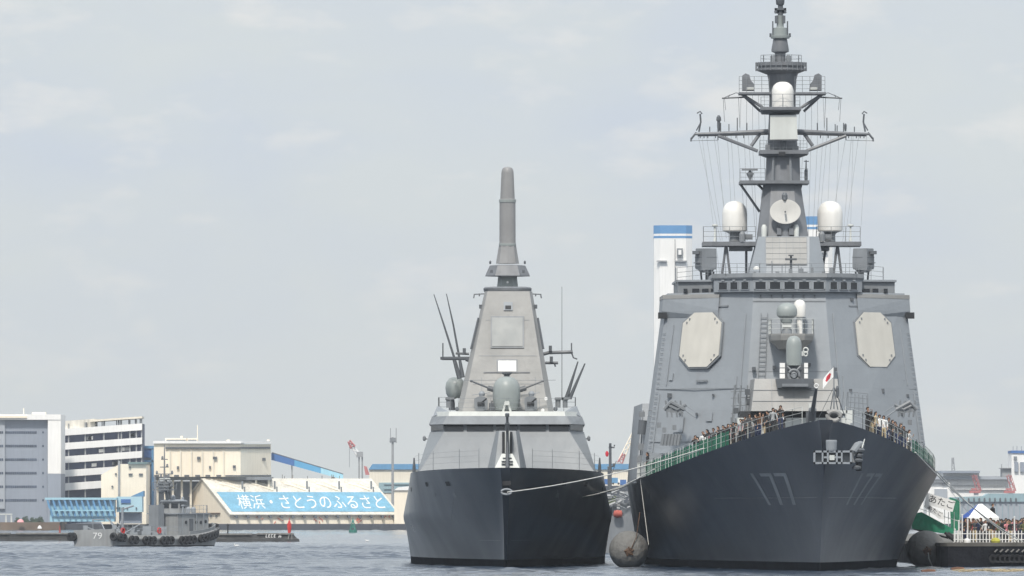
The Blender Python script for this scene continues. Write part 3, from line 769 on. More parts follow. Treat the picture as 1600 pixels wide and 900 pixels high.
# tapered tower
mb = MB()
mb.loft([mring(1183, 1262, 371.8, -3.2, 1.6, .2), mring(1192.5, 1250, 288, -2.0, 1.4, .2)])
mast = mb.build('mast', M['mastgrey'], dd)
mb = MB(); mb.loft([mring(1196.5, 1249.5, 284, -1.9, 1.3, .3), mring(1197.5, 1249, 244, -1.7, 1.2, .3)]); mb.build('mast_trunk', M['mastgrey'], mast)
mb = MB(); mb.plathe(1222.5, DM, [(24, 236), (21, 180), (20.5, 150), (22, 124), (25, 113)], 20); mb.build('upper_mast_trunk', M['mastgrey'], mast, smooth=True)
for u in (1207, 1236):
    mb = MB(); mb.tube([MP(u, 284, -2.1), MP(u + (1222 - u) * .1, 246, -1.95)], .09, 6); mb.build('mast_cable_duct', M['grey_mid'], mast)
# platforms on the mast
def plat(name, u0, u1, v0, v1, d0, d1, m='mastgrey'):
    mb = MB(); x0, x1 = X(u0, DM), X(u1, DM)
    mb.box((x0, DM + d0, Z(v1, DM)), (x1, DM + d1, Z(v0, DM))); return mb.build(name, M[m], mast)
lowp = plat('radar_platform', 1155, 1263, 283.6, 288.4, -2.6, 1.8)
mb = MB(); railing(mb, [MP(1156, 283.5, -2.5), MP(1196, 283.5, -2.5)], .9, .6, .02, 3); railing(mb, [MP(1250, 283.5, -2.5), MP(1262, 283.5, -2.5)], .9, .5, .02, 3); mb.build('platform_railing', M['grey_mid'], lowp)
for pts in ([MP(1157, 288, -.5), MP(1187, 331, -.5)], [MP(1184, 288, -.5), MP(1193, 297, -.5)], [MP(1252, 288, -.5), MP(1250, 296, -.5)]):
    mb = MB(); mb.tube(pts, .10, 6); mb.build('platform_strut', M['mastgrey'], lowp)
mb = MB(); mb.plathe(1172, DM - 1, [(2, 283.5), (2, 279), (5, 274), (6, 271), (3, 269), (1.4, 266)], 12); mb.pbox(1159, 263.5, 1184, 266.2, DM - 1.3, .5); mb.build('navigation_radar', M['grey_mid'], lowp)
mb = MB(); mb.plathe(1259.5, DM - 1, [(2.4, 283), (2.8, 278), (2.8, 266), (1.2, 264), (.8, 250)], 10); mb.tube([MP(1256, 252, -1), MP(1264, 252, -1)], .03, 5); mb.build('antenna', M['grey_dark'], lowp)
midp = plat('yard_platform', 1186, 1262, 236, 242, -2.4, 1.8)
mb = MB(); mb.loft([mring(1198, 1249, 246.5, -1.9, 1.3, .25), mring(1187, 1261, 242.1, -2.35, 1.7, .2)]); mb.build('platform_bracket', M['grey_dark'], midp)
mb = MB(); mb.pbox(1217, 237, 1227, 243, DM - 2.6, .3); mb.build('platform_lamp', M['recess_dark'], midp)
mb = MB(); railing(mb, [MP(1187, 236, -2.3), MP(1261, 236, -2.3)], .75, .45, .018, 3); mb.pbox(1196, 226, 1204, 236, DM - 1.9, .6); mb.pbox(1238, 228, 1248, 236, DM - 1.9, .6); mb.plathe(1224, DM - 1.9, [(3, 236), (3, 222), (1.6, 218)], 10); mb.build('platform_railing', M['grey_mid'], midp)
# dish on the front of the tower
mb = MB(); c = MP(1227, 331, -3.6); mb.lathe(c, [(0, .02), (.5, .05), (1.0, .12), (1.08, .12), (1.08, .04), (.7, -.2), (.2, -.32), (0, -.33)], 32, (0, -1, .22))
for p in mb.v: pass
mb.v = [(x, y, c.z + (z - c.z) * .82) for x, y, z in mb.v]
dish = mb.build('illuminator_dish', M['dish'], mast, smooth=True)
mb = MB(); mb.tube([MP(1227, 331, -3.8), MP(1227, 331, -4.4)], .07, 8); mb.tube([MP(1226, 313, -3.6), MP(1226, 302, -3.4)], .10, 8); mb.plathe(1226, DM - 3.4, [(4.5, 312), (4.5, 305), (2.5, 301)], 12); mb.build('dish_feed', M['grey_dark'], dish)
mb = MB(); mb.plathe(1227, DM - 3.2, [(9, 371), (8, 362), (10, 356), (12, 350), (7, 346)], 16); mb.pbox(1214, 356, 1221, 367, DM - 3.6, .5); mb.pbox(1233, 356, 1240, 367, DM - 3.6, .5); mb.pbox(1206, 364, 1250, 372, DM - 3.1, .6); mb.build('dish_pedestal', M['mastgrey'], dish)
for u in (1194, 1244):
    mb = MB(); mb.plathe(u, DM - 3.3, [(4, 372), (4.5, 364), (4.5, 355), (2.5, 351)], 12); mb.build('floodlight', M['pale'], mast, smooth=True)
# main yard
for sd in (-1, 1):
    uu = lambda k: 1222.0 + sd * k
    mb = MB(); mb.tube([MP(uu(22), 205, -.8), MP(uu(100), 208.5, -.4), MP(uu(136), 209.5, -.2)], .15, 8, r1=.09)
    mb.tube([MP(uu(22), 209, -.2), MP(uu(100), 211, 0), MP(uu(132), 211.5, 0)], .09, 6)
    yard = mb.build('yard', M['mastgrey'], mast)
    mb = MB(); mb.tube([MP(uu(38), 236, -.6), MP(uu(100), 212, -.4)], .12, 7); mb.tube([MP(uu(48), 228, -.6), MP(uu(34), 208, -.5)], .13, 7); mb.build('yard_brace', M['mastgrey'], yard)
    def ya(*tubes):
        mb = MB()
        for pts, r in tubes: mb.tube([MP(uu(k), v, d) for k, v, d in pts], r, 6)
        return mb
    ya(([(134, 207, -.2), (142, 217, -.2)], .08), ([(142, 215, -.2), (142.5, 221, -.2)], .06), ([(130, 206, -.2), (127, 190, -.2), (128, 178, -.2)], .07), ([(134, 204, -.2), (128, 193, -.2)], .05), ([(125, 178, -.2), (128, 174, -.2), (133, 177, -.2)], .05)).build('yardarm_aerial', M['grey_dark'], yard)
    for k, h in ((113, 8), (100, 26) if sd < 0 else (86, 10), (83, 12), (70, 22), (55, 14), (96, 14)):
        ya(([(k, 206, -.4), (k, 206 - h, -.4)], .04)).build('yard_aerial', M['grey_dark'], yard)
    mb = MB(); mb.plathe(uu(99), DM - .4, [(2, 205), (2.5, 196), (2.5, 189), (4, 188.4), (3.4, 183), (1, 180)] if sd < 0 else [(1.4, 205), (2, 200), (2, 195), (1, 193)], 8); mb.build('yard_antenna', M['grey_dark'], yard)
    for k in (60, 72, 88, 104, 116, 122, 128): ya(([(k, 211, 0), (k, 216, 0)], .035)).build('halyard_block', M['grey_dark'], yard)
    ya(([(142, 220, 0), (100, 219, 0)], .018), ([(100, 219, 0), (100, 212, 0)], .03)).build('foot_rope', M['grey_dark'], yard)
    # signal halyards
    mb = MB(); rr = random.Random(11 + sd)
    for k in range(13):
        a = 24 + 112 * (k + rr.random()) / 13; b = a * rr.uniform(.72, .95)
        mb.tube([MP(uu(a), 212, .1), MP(uu(b), rr.choice((372, 378, 376, 430)), .8)], .009, 4, cap=False)
    mb.build('signal_halyard', M['rope_wire'], yard)
    # upper arm with its box, strut and outrigger
    mb = MB(); mb.tube([MP(uu(15), 147, 0), MP(uu(68), 147, 0)], .11, 6); x0, x1 = sorted((X(uu(18), DM), X(uu(68), DM))); mb.box((x0, DM - 1.2, Z(148.2, DM)), (x1, DM + 1.2, Z(145, DM)))
    arm = mb.build('upper_platform', M['mastgrey'], mast)
    mb = MB(); mb.tube([MP(uu(62), 148, -.6), MP(uu(30), 168, -.6)], .12, 6); mb.tube([MP(uu(62), 148, .6), MP(uu(34), 174, .3)], .1, 6); mb.build('platform_strut', M['mastgrey'], arm)
    mb = MB(); mb.pprism([(uu(62), 141), (uu(62), 118), (uu(57), 114.5), (uu(51), 117), (uu(49), 125), (uu(44), 131), (uu(43), 141)], DM - .9, 1.4); mb.build('intercept_antenna', M['mastgrey'], arm)
    mb = MB(); mb.pbox(min(uu(56), uu(43)), 136.5, max(uu(56), uu(43)), 140, DM - 1.0, .1); mb.build('antenna_plate', M['pale'], arm)
    mb = MB(); railing(mb, [MP(uu(67), 145, -1.1), MP(uu(20), 145, -1.1)], 1.15, .5, .018, 4); mb.build('platform_railing', M['grey_mid'], arm)
    mb = MB(); mb.tube([MP(uu(60), 152, 0), MP(uu(94), 153.5, 0)], .06, 6); mb.tube([MP(uu(94), 154, 0), MP(uu(72), 145, 0), MP(uu(62), 147, 0)], .025, 4); mb.tube([MP(uu(84), 153, 0), MP(uu(82), 148, 0)], .025, 4)
    for k, v in ((92, 190), (68, 200), (90, 172)): mb.tube([MP(uu(k), 153, 0), MP(uu(k - 2 if k != 90 else 88), v, 0)], .014, 4, cap=False)
    for k in range(5): mb.tube([MP(uu(28 + 9 * k), 148, .5), MP(uu(26 + 10 * k), 206, .3)], .009, 4, cap=False)
    mb.build('outrigger', M['grey_dark'], arm)
# pale flat antenna panel, middle platform and white dome
mb = MB(); mb.pprism([(1203.5, 180), (1244.5, 179.5), (1246.5, 217.5), (1203, 218)], DM - 2.6, .35); ap_ = mb.build('flat_antenna', M['pale'], mast)
mb = MB(); mb.pbox(1202, 218.1, 1247, 219.6, DM - 2.7, .5); mb.pbox(1212, 180, 1236, 218, DM - 2.24, .9); mb.build('antenna_bracket', M['grey_dark'], ap_)
mdp = plat('dome_platform', 1187.5, 1250.5, 169.5, 174, -3.0, 1.4)
mb = MB(); mb.loft([mring(1190, 1248, 178.5, -2.5, 1.2, .3), mring(1188, 1250, 174.1, -2.95, 1.35, .15)]); mb.build('platform_bracket', M['grey_dark'], mdp)
mb = MB(); mb.plathe(1223, DM - 1.9, [(16.5, 169.4), (17.2, 166), (17.4, 147), (17, 141), (14.6, 134), (10, 129.6), (5, 128), (0, 127.6)], 28); md = mb.build('satellite_dome', M['dome'], mast, smooth=True)
mb = MB(); railing(mb, [MP(1206, 169.4, -2.9), MP(1240, 169.4, -2.9)], 1.0, .7, .02, 2); railing(mb, [MP(1189, 169.4, -2.9), MP(1203, 169.4, -2.9)], .8, .4, .02, 3); railing(mb, [MP(1243, 169.4, -2.9), MP(1250, 169.4, -2.9)], .8, .3, .02, 3); mb.build('platform_railing', M['grey_mid'], mdp)
# ring platform and topmast
mb = MB(); mb.plathe(1220.5, DM, [(24, 116), (36, 111.4), (39, 110), (39, 107.5), (36.4, 107.3), (36.4, 103.6), (39, 103.4), (39.2, 98), (34, 97.6)], 28); rp = mb.build('ring_platform', M['mastgrey'], mast)
mb = MB()
for k in range(28):
    t = 2 * math.pi * k / 28; c = MP(1220.5, 97.6); mb.tube([c + Vector((math.cos(t) * 1.78, math.sin(t) * 1.78, -.6)), c + Vector((math.cos(t) * 1.78, math.sin(t) * 1.78, 0))], .03, 4)
mb.build('ring_rib', M['grey_mid'], rp)
mb = MB(); c = MP(1220.5, 97.4); railing(mb, [c + Vector((math.cos(t) * 1.42, math.sin(t) * 1.42, 0)) for t in np.linspace(0, 2 * math.pi, 13)], .5, .7, .015, 2); mb.build('ring_railing', M['grey_mid'], rp)
mb = MB(); mb.plathe(1219, DM, [(8.5, 97.6), (8.5, 83), (13.5, 81), (13.8, 78), (11, 62), (10.6, 60.4)], 20); tm = mb.build('topmast', M['mastgrey'], mast, smooth=True)
mb = MB(); mb.plathe(1219, DM, [(14.4, 60.2), (15, 58.6), (15, 55.4), (11, 55), (10.6, 43.6), (7, 43), (5.5, 42), (5.4, 26), (6, 24)], 20); mb.build('topmast_head', M['radome_grey'], tm, smooth=True)
for u in (1208, 1232):
    mb = MB(); mb.plathe(u, DM - .3, [(4, 97.4), (4.4, 92), (3.6, 87), (1.5, 85.5)], 10); mb.build('topmast_lamp', M['grey_mid'], tm, smooth=True)
    mb = MB(); s = 1 if u > 1219 else -1; mb.tube([MP(1219 + s * 11.5, 55, 0), MP(1219 + s * 11.5, 33, 0)], .05, 5); mb.tube([MP(1219 + s * 15, 58, 0), MP(1219 + s * 15, 52, 0)], .09, 6); mb.pbox(1219 + s * 6 - 2.2, 24.5, 1219 + s * 6 + 2.2, 36, DM - .3, .5); mb.build('antenna', M['grey_dark'], tm)
mb = MB(); ring(mb, MP(1219.5, 18, 0), .36, .06, .10); mb.pbox(1210.5, 12.5, 1228.5, 15.5, DM - .3, .6); mb.pbox(1210.5, 12.5, 1213.5, 20.5, DM - .3, .6); mb.pbox(1225.5, 12.5, 1228.5, 20.5, DM - .3, .6); mb.plathe(1219.5, DM, [(4, 25), (4, 8)], 12); mb.build('antenna_cage', M['grey_dark'], tm)
mb = MB(); mb.plathe(1219, DM, [(4.2, 8), (6, 7.5), (6.6, 5), (7, 1), (7, -8), (4, -12), (1, -14), (.8, -40)], 14); mb.build('beacon_antenna', M['grey_dark'], tm)
# --- deck edge railing, people shelter nets, gear outboard of the house
def edgeA(s, inset=.12, up=0.0, side=-1): return A(s, side * (halfA(s, zdA(s)) - inset), zdA(s) + up)
for side in (-1, 1):
    mb = MB(); railing(mb, [edgeA(s, .15, 0, side) for s in (2.6, 4, 6, 8, 11, 14, 18, 22, 26, 31, 36, 42, 48, 54, 62, 70)], 1.1, 1.25, .021, 3); mb.build('deck_railing', M['pale'], dd)
    mb = MB(); ss = list(np.arange(17.5, 58, 1.5)) if side < 0 else list(np.arange(24, 62, 2))
    for k, (a, b) in enumerate(zip(ss, ss[1:])):
        h0, h1 = .08, .98 + .05 * math.sin(k * 1.7)
        p, q = edgeA(a, .24, 0, side), edgeA(b, .24, 0, side)
        mb.loft([[p + Vector((0, 0, h0)), q + Vector((0, 0, h0)), q + Vector((0, .03, h0)), p + Vector((0, .03, h0))], [p + Vector((0, 0, h1)), q + Vector((0, 0, h1 - .03)), q + Vector((0, .03, h1 - .03)), p + Vector((0, .03, h1))]])
    mb.build('safety_net', M['net_fine'], dd)
# decoy launchers / davits in front of the faces
for sd, uc in ((-1, 1052), (1, 1418)):
    mb = MB(); x = lambda du, v, d=0: AP(uc + sd * du, v, 56 + d)
    mb.tube([x(-18, 640), x(4, 628), x(15, 640)], .16, 7); mb.tube([x(-20, 632), x(-6, 640), x(10, 632)], .12, 7)
    mb.loft([[x(-16, 646), x(8, 644), x(12, 630), x(-6, 628)], [x(-16, 646, 1), x(8, 644, 1), x(12, 630, 1), x(-6, 628, 1)]])
    for k in (-14, -6, 2, 9): mb.tube([x(k, 652), x(k + 3, 626)], .07, 6)
    bm_ = mb.build('decoy_launcher', M['grey_mid'], dd)
    mb = MB(); mb.tube([x(-34, 652), x(-17, 640)], .045, 5); mb.tube([x(-36, 644), x(-20, 634)], .03, 5); mb.build('launcher_stay', M['grey'], bm_)
    for k, (du, v) in enumerate(((-22, 664), (-14, 672), (2, 668), (-8, 690), (10, 684)) if sd < 0 else ((-10, 664), (4, 660))):
        u = uc + du; mb = MB(); mb.pbox(u - 3, v - 4, u + 3, v + 4, DA0 + 54.4, .6); mb.build('deck_locker', M['grey_mid'], dd)
mb = MB()
for k in range(6): mb.tube([AP(1034 + 5 * k, 696, 54), AP(1037 + 5 * k, 678, 54)], .13, 7)
mb.build('torpedo_rack', M['grey_mid'], dd)
mb = MB(); mb.box(A(56.5, -9.6, 6.2), A(60, -6.4, 7.9)); mb.build('deck_screen', M['grey'], dd)
# aft body seen past the left side: stepped house, liferafts, door
mb = MB(); mb.loft([[A(s, t, 5.9) for s, t in ((72, -10.1), (72, -8.5), (96, -8.5), (96, -10.1))], [A(s, t, 11.5) for s, t in ((74, -9.6), (74, -8.0), (96, -8.0), (96, -9.6))]])
aft = mb.build('aft_house', M['grey'], dd)
mb = MB()
for z in (9.3,): mb.tube([A(71.3, -9.85 + (z - 7) * .05, z), A(71.3, -9.75 + (z - 7) * .05, z + 1.0)], .3, 12)
mb.build('liferaft_canister', M['grey_dark'], aft, smooth=True)
for z, w_ in ((6.6, .2), (7.5, .34), (8.4, .26), (10.7, .2)):
    mb = MB(); c = A(71.6, -9.7, z); mb.box((c.x - w_, c.y - .2, c.z - w_ * .8), (c.x + w_, c.y + .3, c.z + w_)); mb.build('side_fitting', M['grey_mid'], aft)
for t in (-9.9, -9.0):
    mb = MB(); mb.tube([A(71.5, t, 6.2), A(72.6, t + .3, 11)], .06, 6); mb.build('side_pipe', M['grey_mid'], aft)
mb = MB(); c = A(71.9, -9.2, 6.4); mb.box((c.x - .33, c.y - .1, c.z), (c.x + .33, c.y + .1, c.z + 1.3)); mb.build('side_door', M['recess_dark'], aft)
mb = MB()
for z in np.arange(6.5, 11, .4): mb.tube([A(62, -9.5, z), A(62, -9.0, z)], .03, 5)
mb.build('ladder', M['grey_mid'], aft)
# flag on the jackstaff (own thing)
def flag(name, label, base, wd, ht, m_disc, sag=.35, rays=False):
    n, k = 20, 14; mbf = MB(); vs = []
    for i in range(n + 1):
        for j in range(k + 1):
            a, b = i / n, j / k
            x = -a * wd * (1 - .12 * a); z = b * ht - a * sag * ht * 1.5 - .12 * a * a; y = .12 * math.sin(a * 7 + b * 2) * a
            vs.append(base + Vector((x, y, z)))
    for i in range(n):
        for j in range(k):
            cx, cy = (i + .5) / n - .5, ((j + .5) / k - .5) * ht / wd
            mbf.mi = 1 if cx * cx + cy * cy < (.30 * ht / wd) ** 2 else 0
            q = i * (k + 1) + j; mbf.add([vs[q], vs[q + 1], vs[q + k + 2], vs[q + k + 1]], [[0, 1, 2, 3]])
    o = mbf.build(name, None, None, mats=[M['canvas_white'], m_disc], loc=base); return o
fl = flag('flag', '', AP(1303.5, 588, 1.6), .82, .62, M['flag_red'], .75); weld(fl)
tag(fl, 'small white flag with a red disc drooping from the jackstaff at the big destroyer\'s bow', 'flag')
# ================================================================== FRIGATE (centre)
DB0 = 751.0
def xcB(s): return -.44 + .0018 * s
def B(s, t, z): return Vector((xcB(s) + t, DB0 + s, z))
def BP(u, v, s): return P(u, v, DB0 + s)
def Bz(v, s): return Z(v, DB0 + s)
def zdB(s): return 6.88 - .24 * min(1, s / 45.0) ** 1.2
def stemB(z): return 6.0 * max(0, 1 - (z + .4) / 7.3) ** 1.1
def halfB(s, z):
    sg = max(0, s - stemB(z)); zk = 3.5
    x = min(1, sg / 46); bd = 7.0 * (1 - (1 - x) ** 2) ** .66
    x = min(1, sg / 58); bk = 7.72 * (1 - (1 - x) ** 2) ** .86
    x = min(1, sg / 72); bw = 7.3 * (1 - (1 - x) ** 1.75)
    if z < zk: b = bw + (bk - bw) * max(0, z / zk) ** 1.15
    else: b = bk + (bd - bk) * min(1, (z - zk) / (zdB(s) - zk))
    return max(b, .10 + .25 * max(0, z / 7) ** 2)
ff = thing('frigate', B(65, 0, 0), 'slim frigate with a dark plain hull, faceted pale tower and tall rounded pole mast', 'warship')
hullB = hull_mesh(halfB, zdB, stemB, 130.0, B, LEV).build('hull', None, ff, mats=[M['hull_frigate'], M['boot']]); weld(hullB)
# openings in the plating
def hull_plate(mb, half, fr, sd, s0, z0, s1, z1, off=.03):
    mb.add([hull_on(hullB, half, fr, a, b, sd, off) for a, b in ((s0, z0), (s1, z0), (s1, z1), (s0, z1))], [[0, 1, 2, 3]])
mb = MB(); mb.pbox(785.5, 751.5, 798.5, 758.5, DB0 - .12, 1.2); mb.build('bow_chock', M['black'], hullB)  # black block stands in for the shade inside the opening
mb = MB(); ring(mb, BP(791.5, 768.5, -.15), .36, .18, .07); fo = mb.build('fairlead', M['grey'], hullB, smooth=True)
mb = MB(); mb.pprism([(791.5 + 7.4 * math.cos(t), 768.5 + 3.6 * math.sin(t)) for t in np.linspace(0, 6.1, 14)], DB0 - .1, 1.1); mb.build('fairlead_mouth', M['recess_dark'], fo)
for sd in (-1, 1):
    for u, v, w_ in ((667, 757, 3.2), (700, 756, 3.4), (643, 765, 2.4), (679, 773, 2), (711, 774, 2)):
        # march down the hull to the station that shows at this column
        best = min(np.linspace(2, 50, 400), key=lambda s: abs((B(s, -halfB(s, Bz(v, s)), 0).x) - X(u, DB0 + s)))
        z = Bz(v, best); ds = w_ * .22
        mb = MB(); hull_plate(mb, halfB, B, sd, best - ds, z - .14, best + ds, z + .16, .03)
        mb.build('hull_scuttle', M['recess_dark'] if v < 770 else M['grey_mid'], hullB)
    mb = MB()
    mb.tube([hull_on(hullB, halfB, B, s, 5.4 - (s - 12) * .36, sd, .0) for s in np.linspace(12, 18, 10)], .014, 5)
    mb.build('scrape_mark', M['hull_mark'], hullB)
    mb = MB(); mb.tube([hull_on(hullB, halfB, B, s, 1.9, sd, .0) for s in np.linspace(5.2, 12, 10)], .012, 4); mb.build('weld_line', M['hull_mark'], hullB)
# bridge block
def bring(z, wf, wo, sf, so, sb): return [B(sb, -wo, z), B(so, -wo, z), B(sf, -wf, z), B(sf, wf, z), B(so, wo, z), B(sb, wo, z)]
z1 = Bz(674.5, 39.5); z2 = Bz(663, 39.6)
mb = MB(); mb.loft([bring(6.5, 6.42, 6.5, 38, 38.4, 70), bring(z1, 4.5, 5.56, 39.5, 43, 70)])
house_b = mb.build('bridge_block', M['grey_b'], ff)
mb = MB(); mb.loft([bring(z1 + .002, 4.46, 5.5, 39.55, 43, 70), bring(z2, 4.44, 5.5, 39.65, 43, 70)]); wb = mb.build('window_band', M['grey_b'], house_b)
def band(a, z, o): return B(39.6 - o, -4.46 + 8.92 * a, z)
for u0, u1 in ((694, 724), (729.5, 771), (775, 808), (812, 853), (858, 889)):
    x0, x1 = X(u0, DB0 + 39.5), X(u1, DB0 + 39.5)
    mb = MB(); mb.loft([[(x0, DB0 + 39.5 - .03 + o, z1 + .03), (x1, DB0 + 39.5 - .03 + o, z1 + .03), (x1, DB0 + 39.6 - .03 + o, z2 - .03), (x0, DB0 + 39.6 - .03 + o, z2 - .03)] for o in (0, .12)])
    mb.build('bridge_window', M['glass'], wb)
for sd in (-1, 1):
    mb = MB(); mb.loft([[B(39.8 + .03 * sd * 0, sd * (4.50 + o), z1 + .12), B(42.6, sd * (5.44 + o), z1 + .08), B(42.6, sd * (5.44 + o), z2 - .04), B(39.9, sd * (4.52 + o), z2 - .04)] for o in (-.03, .05)])
    mb.build('side_window', M['glass'], wb)
zv0, zv1, zv2, zv3 = Bz(663, 39.5), Bz(650, 39.7), Bz(643, 41), Bz(637, 44)
mb = MB(); mb.loft([bring(zv0 + .003, 4.62, 5.64, 39.2, 42.7, 70), bring(zv1, 4.3, 5.42, 39.7, 43.1, 70)]); vis = mb.build('visor', M['grey_mid'], ff)
mb = MB(); mb.loft([bring(zv1 + .003, 4.2, 5.3, 39.9, 43.2, 70), bring(zv2, 4.15, 5.2, 40.0, 43.2, 70)]); mb.build('roof_edge', M['pale'], vis)  # pale colour stands in for sunlight along the roof edge
for sd in (-1, 1):
    mb = MB(); mb.prism([B(42.9, sd * 5.35, zv1), B(50, sd * 5.35, zv1), B(50, sd * 4.95, zv3 + .15), B(43.4, sd * 5.05, zv3 + .1), B(41.4, sd * 4.3, zv2)], (-sd * .12, 0, 0)); mb.build('side_bulwark', M['grey'], vis)
    mb = MB(); railing(mb, [B(42.5, sd * 4.1, zv2), B(43.4, sd * 4.95, zv2), B(50, sd * 4.95, zv2)], 1.05, .7, .022, 3); mb.build('roof_railing', M['grey_mid'], vis)
# small side lamps on the bridge block
for u in (663, 920):
    mb = MB(); mb.plathe(u, DB0 + 46, [(1.5, 689), (2.6, 687), (2.6, 683), (1, 681)], 10); mb.tube([BP(u, 685, 46), BP(668 if u < 700 else 915, 686, 46)], .05, 5); mb.build('side_lamp', M['grey_mid'], house_b)
# deck gun in its faceted shield
def gp3(u, v, s): return BP(u, v, s)
gy = 18
mb = MB()
zb0, zt0 = 6.6, Bz(673, gy)
xs = lambda u: X(u, DB0 + gy)
mb.loft([[(xs(760), DB0 + gy + 1.4, zb0), (xs(772), DB0 + gy - 1.2, zb0), (xs(814), DB0 + gy - 1.2, zb0), (xs(824), DB0 + gy + 1.4, zb0), (xs(824), DB0 + gy + 4, zb0), (xs(760), DB0 + gy + 4, zb0)],
         [(xs(775), DB0 + gy + 1.2, zt0), (xs(780), DB0 + gy + .2, zt0), (xs(806), DB0 + gy + .2, zt0), (xs(811), DB0 + gy + 1.2, zt0), (xs(811), DB0 + gy + 3, zt0), (xs(775), DB0 + gy + 3, zt0)]])
tur = mb.build('gun_turret', M['grey_b'], ff)
k = DB0 + gy
mb = MB(); mb.pprism([(784.5, 674.5), (788.5, 674.5), (788.5, 708), (784.5, 708)], k - .95, 1.6); mb.pprism([(797, 674.5), (800.5, 674.5), (800.5, 708), (797, 708)], k - .95, 1.6); mb.build('gun_slot', M['recess_dark'], tur)
mb = MB(); mb.pprism([(789, 674), (796.5, 674), (796.5, 708), (789, 708)], k - .9, 1.5); mb.build('gun_cradle', M['pale'], tur)
mb = MB(); mb.loft([[(xs(771), k - 1.9, 6.75), (xs(814), k - 1.9, 6.75), (xs(814), k - 1.2, 6.75), (xs(771), k - 1.2, 6.75)], [(xs(784), k - 1.0, Bz(709, gy)), (xs(801), k - 1.0, Bz(709, gy)), (xs(801), k - .5, Bz(709, gy)), (xs(784), k - .5, Bz(709, gy))]]); ap2 = mb.build('gun_apron', M['pale'], tur)
mb = MB()
for v, w_ in ((720, 9), (724, 9), (715, 7)): mb.pbox(792.5 - w_, v, 792.5 + w_, v + 1.0, k - 1.85 + (727 - v) * .045 - .05, .2)
mb.build('apron_step', M['grey_dark'], ap2)
mb = MB(); mb.tube([BP(792.6, 735, gy - 2.2), BP(792.8, 690, gy - 1.6), BP(792.6, 650, gy - 2.4)], .135, 12, r1=.09); mb.tube([BP(792.6, 672, gy - 2.0), BP(792.6, 661, gy - 2.2)], .16, 12); mb.tube([BP(792.6, 651, gy - 2.39), BP(792.6, 646, gy - 2.45)], .15, 12); mb.build('gun_barrel', M['grey_dark'], tur, smooth=True)
# jackstaff-like posts and life lines on the foredeck
mb = MB()
def edgeB(s, sd, inset=.15): return B(s, sd * (halfB(s, zdB(s)) - inset), zdB(s))
for sd in (-1, 1):
    for s in (4, 9, 20, 32): p = edgeB(s, sd, .3); mb.tube([p, p + Vector((0, 0, 1.35))], .022, 5)
    ss = (4, 9, 14, 20, 26, 32, 40)
    for a, b_ in zip(ss, ss[1:]):
        for h in (.45, .85, 1.2): mb.tube([edgeB(a, sd, .3) + Vector((0, 0, h)), edgeB(b_, sd, .3) + Vector((0, 0, h))], .007, 4)
mb.build('deck_railing', M['grey_mid'], ff)
for u in (647, 937):
    mb = MB(); mb.plathe(u, DB0 + 44, [(2.6, 740), (2.4, 728), (1.5, 722), (1.2, 716), (.4, 715)], 8); mb.build('corner_post', M['grey_dark'], ff)
# enclosed tower
DT = DB0 + 47.0
def TP(u, v, d=0): return P(u, v, DT + d)
def tring(v, d, g=0.0):
    # width grows linearly from the cap down to the base
    k = (v - 455) / 187.0; w_ = (37.2 + (75.5 - 37.2) * k + g) * DT / F; z = Z(v, DT); xc = X(794.5 + (789.5 - 794.5) * k, DT)
    yf = DT - 3.2 * k - g * .02; yb = DT + 8 + 3 * k; c = w_ * .12
    return [(xc - w_, yf + 1.2, z), (xc - w_ + c, yf, z), (xc + w_ - c, yf, z), (xc + w_, yf + 1.2, z), (xc + w_, yb, z), (xc - w_, yb, z)]
mb = MB(); mb.loft([tring(646, 0), tring(455, 0)]); tow = mb.build('tower', M['grey_warm'], ff)
def tf(u, v, o=0.0):
    "point on the tower's sloping front face"
    k = (v - 455) / 187.0; return Vector((X(u, DT - 3.2 * k), DT - 3.2 * k - o, Z(v, DT)))
def tplate(mb, uv, o0, o1): mb.loft([[tf(u, v, o) for u, v in uv] for o in (o0, o1)])
def rect(u0, v0, u1, v1): return [(u0, v1), (u1, v1), (u1, v0), (u0, v0)]
mb = MB(); tplate(mb, rect(766.5, 494, 819, 544), -.02, .09); rf = mb.build('radar_panel', M['grey_mid'], tow)
mb = MB(); tplate(mb, rect(769, 496.5, 816.5, 541.5), 0, .13); mb.build('radar_face', M['array_grey'], rf)
mb = MB(); tplate(mb, rect(776, 562, 808.5, 583), -.02, .07); pf = mb.build('small_antenna_panel', M['grey_mid'], tow)
mb = MB(); tplate(mb, rect(778.5, 564, 806.5, 581), 0, .11); mb.build('panel_face', M['white'], pf)
mb = MB(); tplate(mb, rect(787, 472, 801, 485), -.02, .10); cb = mb.build('camera_box', M['grey'], tow)
mb = MB(); tplate(mb, rect(789.5, 477.5, 798.5, 483), 0, .14); mb.build('camera_lens', M['recess_dark'], cb)
mb = MB()
for v in (500, 556, 600): tplate(mb, [(794.5 - .205 * (v - 455) - 26, v), (794.5 + .2 * (v - 455) + 24, v), (794.5 + .2 * (v - 455) + 24, v + .8), (794.5 - .205 * (v - 455) - 26, v + .8)], -.02, .02)
for u in (752, 836): tplate(mb, rect(u, 590, u + .8, 640), -.02, .02)
mb.build('plate_seam', M['grey_mid'], tow)
for sd in (-1, 1):
    mb = MB(); k = lambda v: 37.4 + 38.3 * (v - 455) / 187
    mb.tube([TP(794 + sd * (k(497) + .4), 497, -.3), TP(792.5 + sd * (k(545) + .6), 545, -1.0)], .09, 6); mb.build('edge_strip', M['grey_dark'], tow)
    mb = MB(); u = 794 + sd * 43; mb.pbox(u - 2.5, 476, u + 2.5, 482, DT + .5, .6); mb.build('corner_lamp', M['grey_dark'], tow)
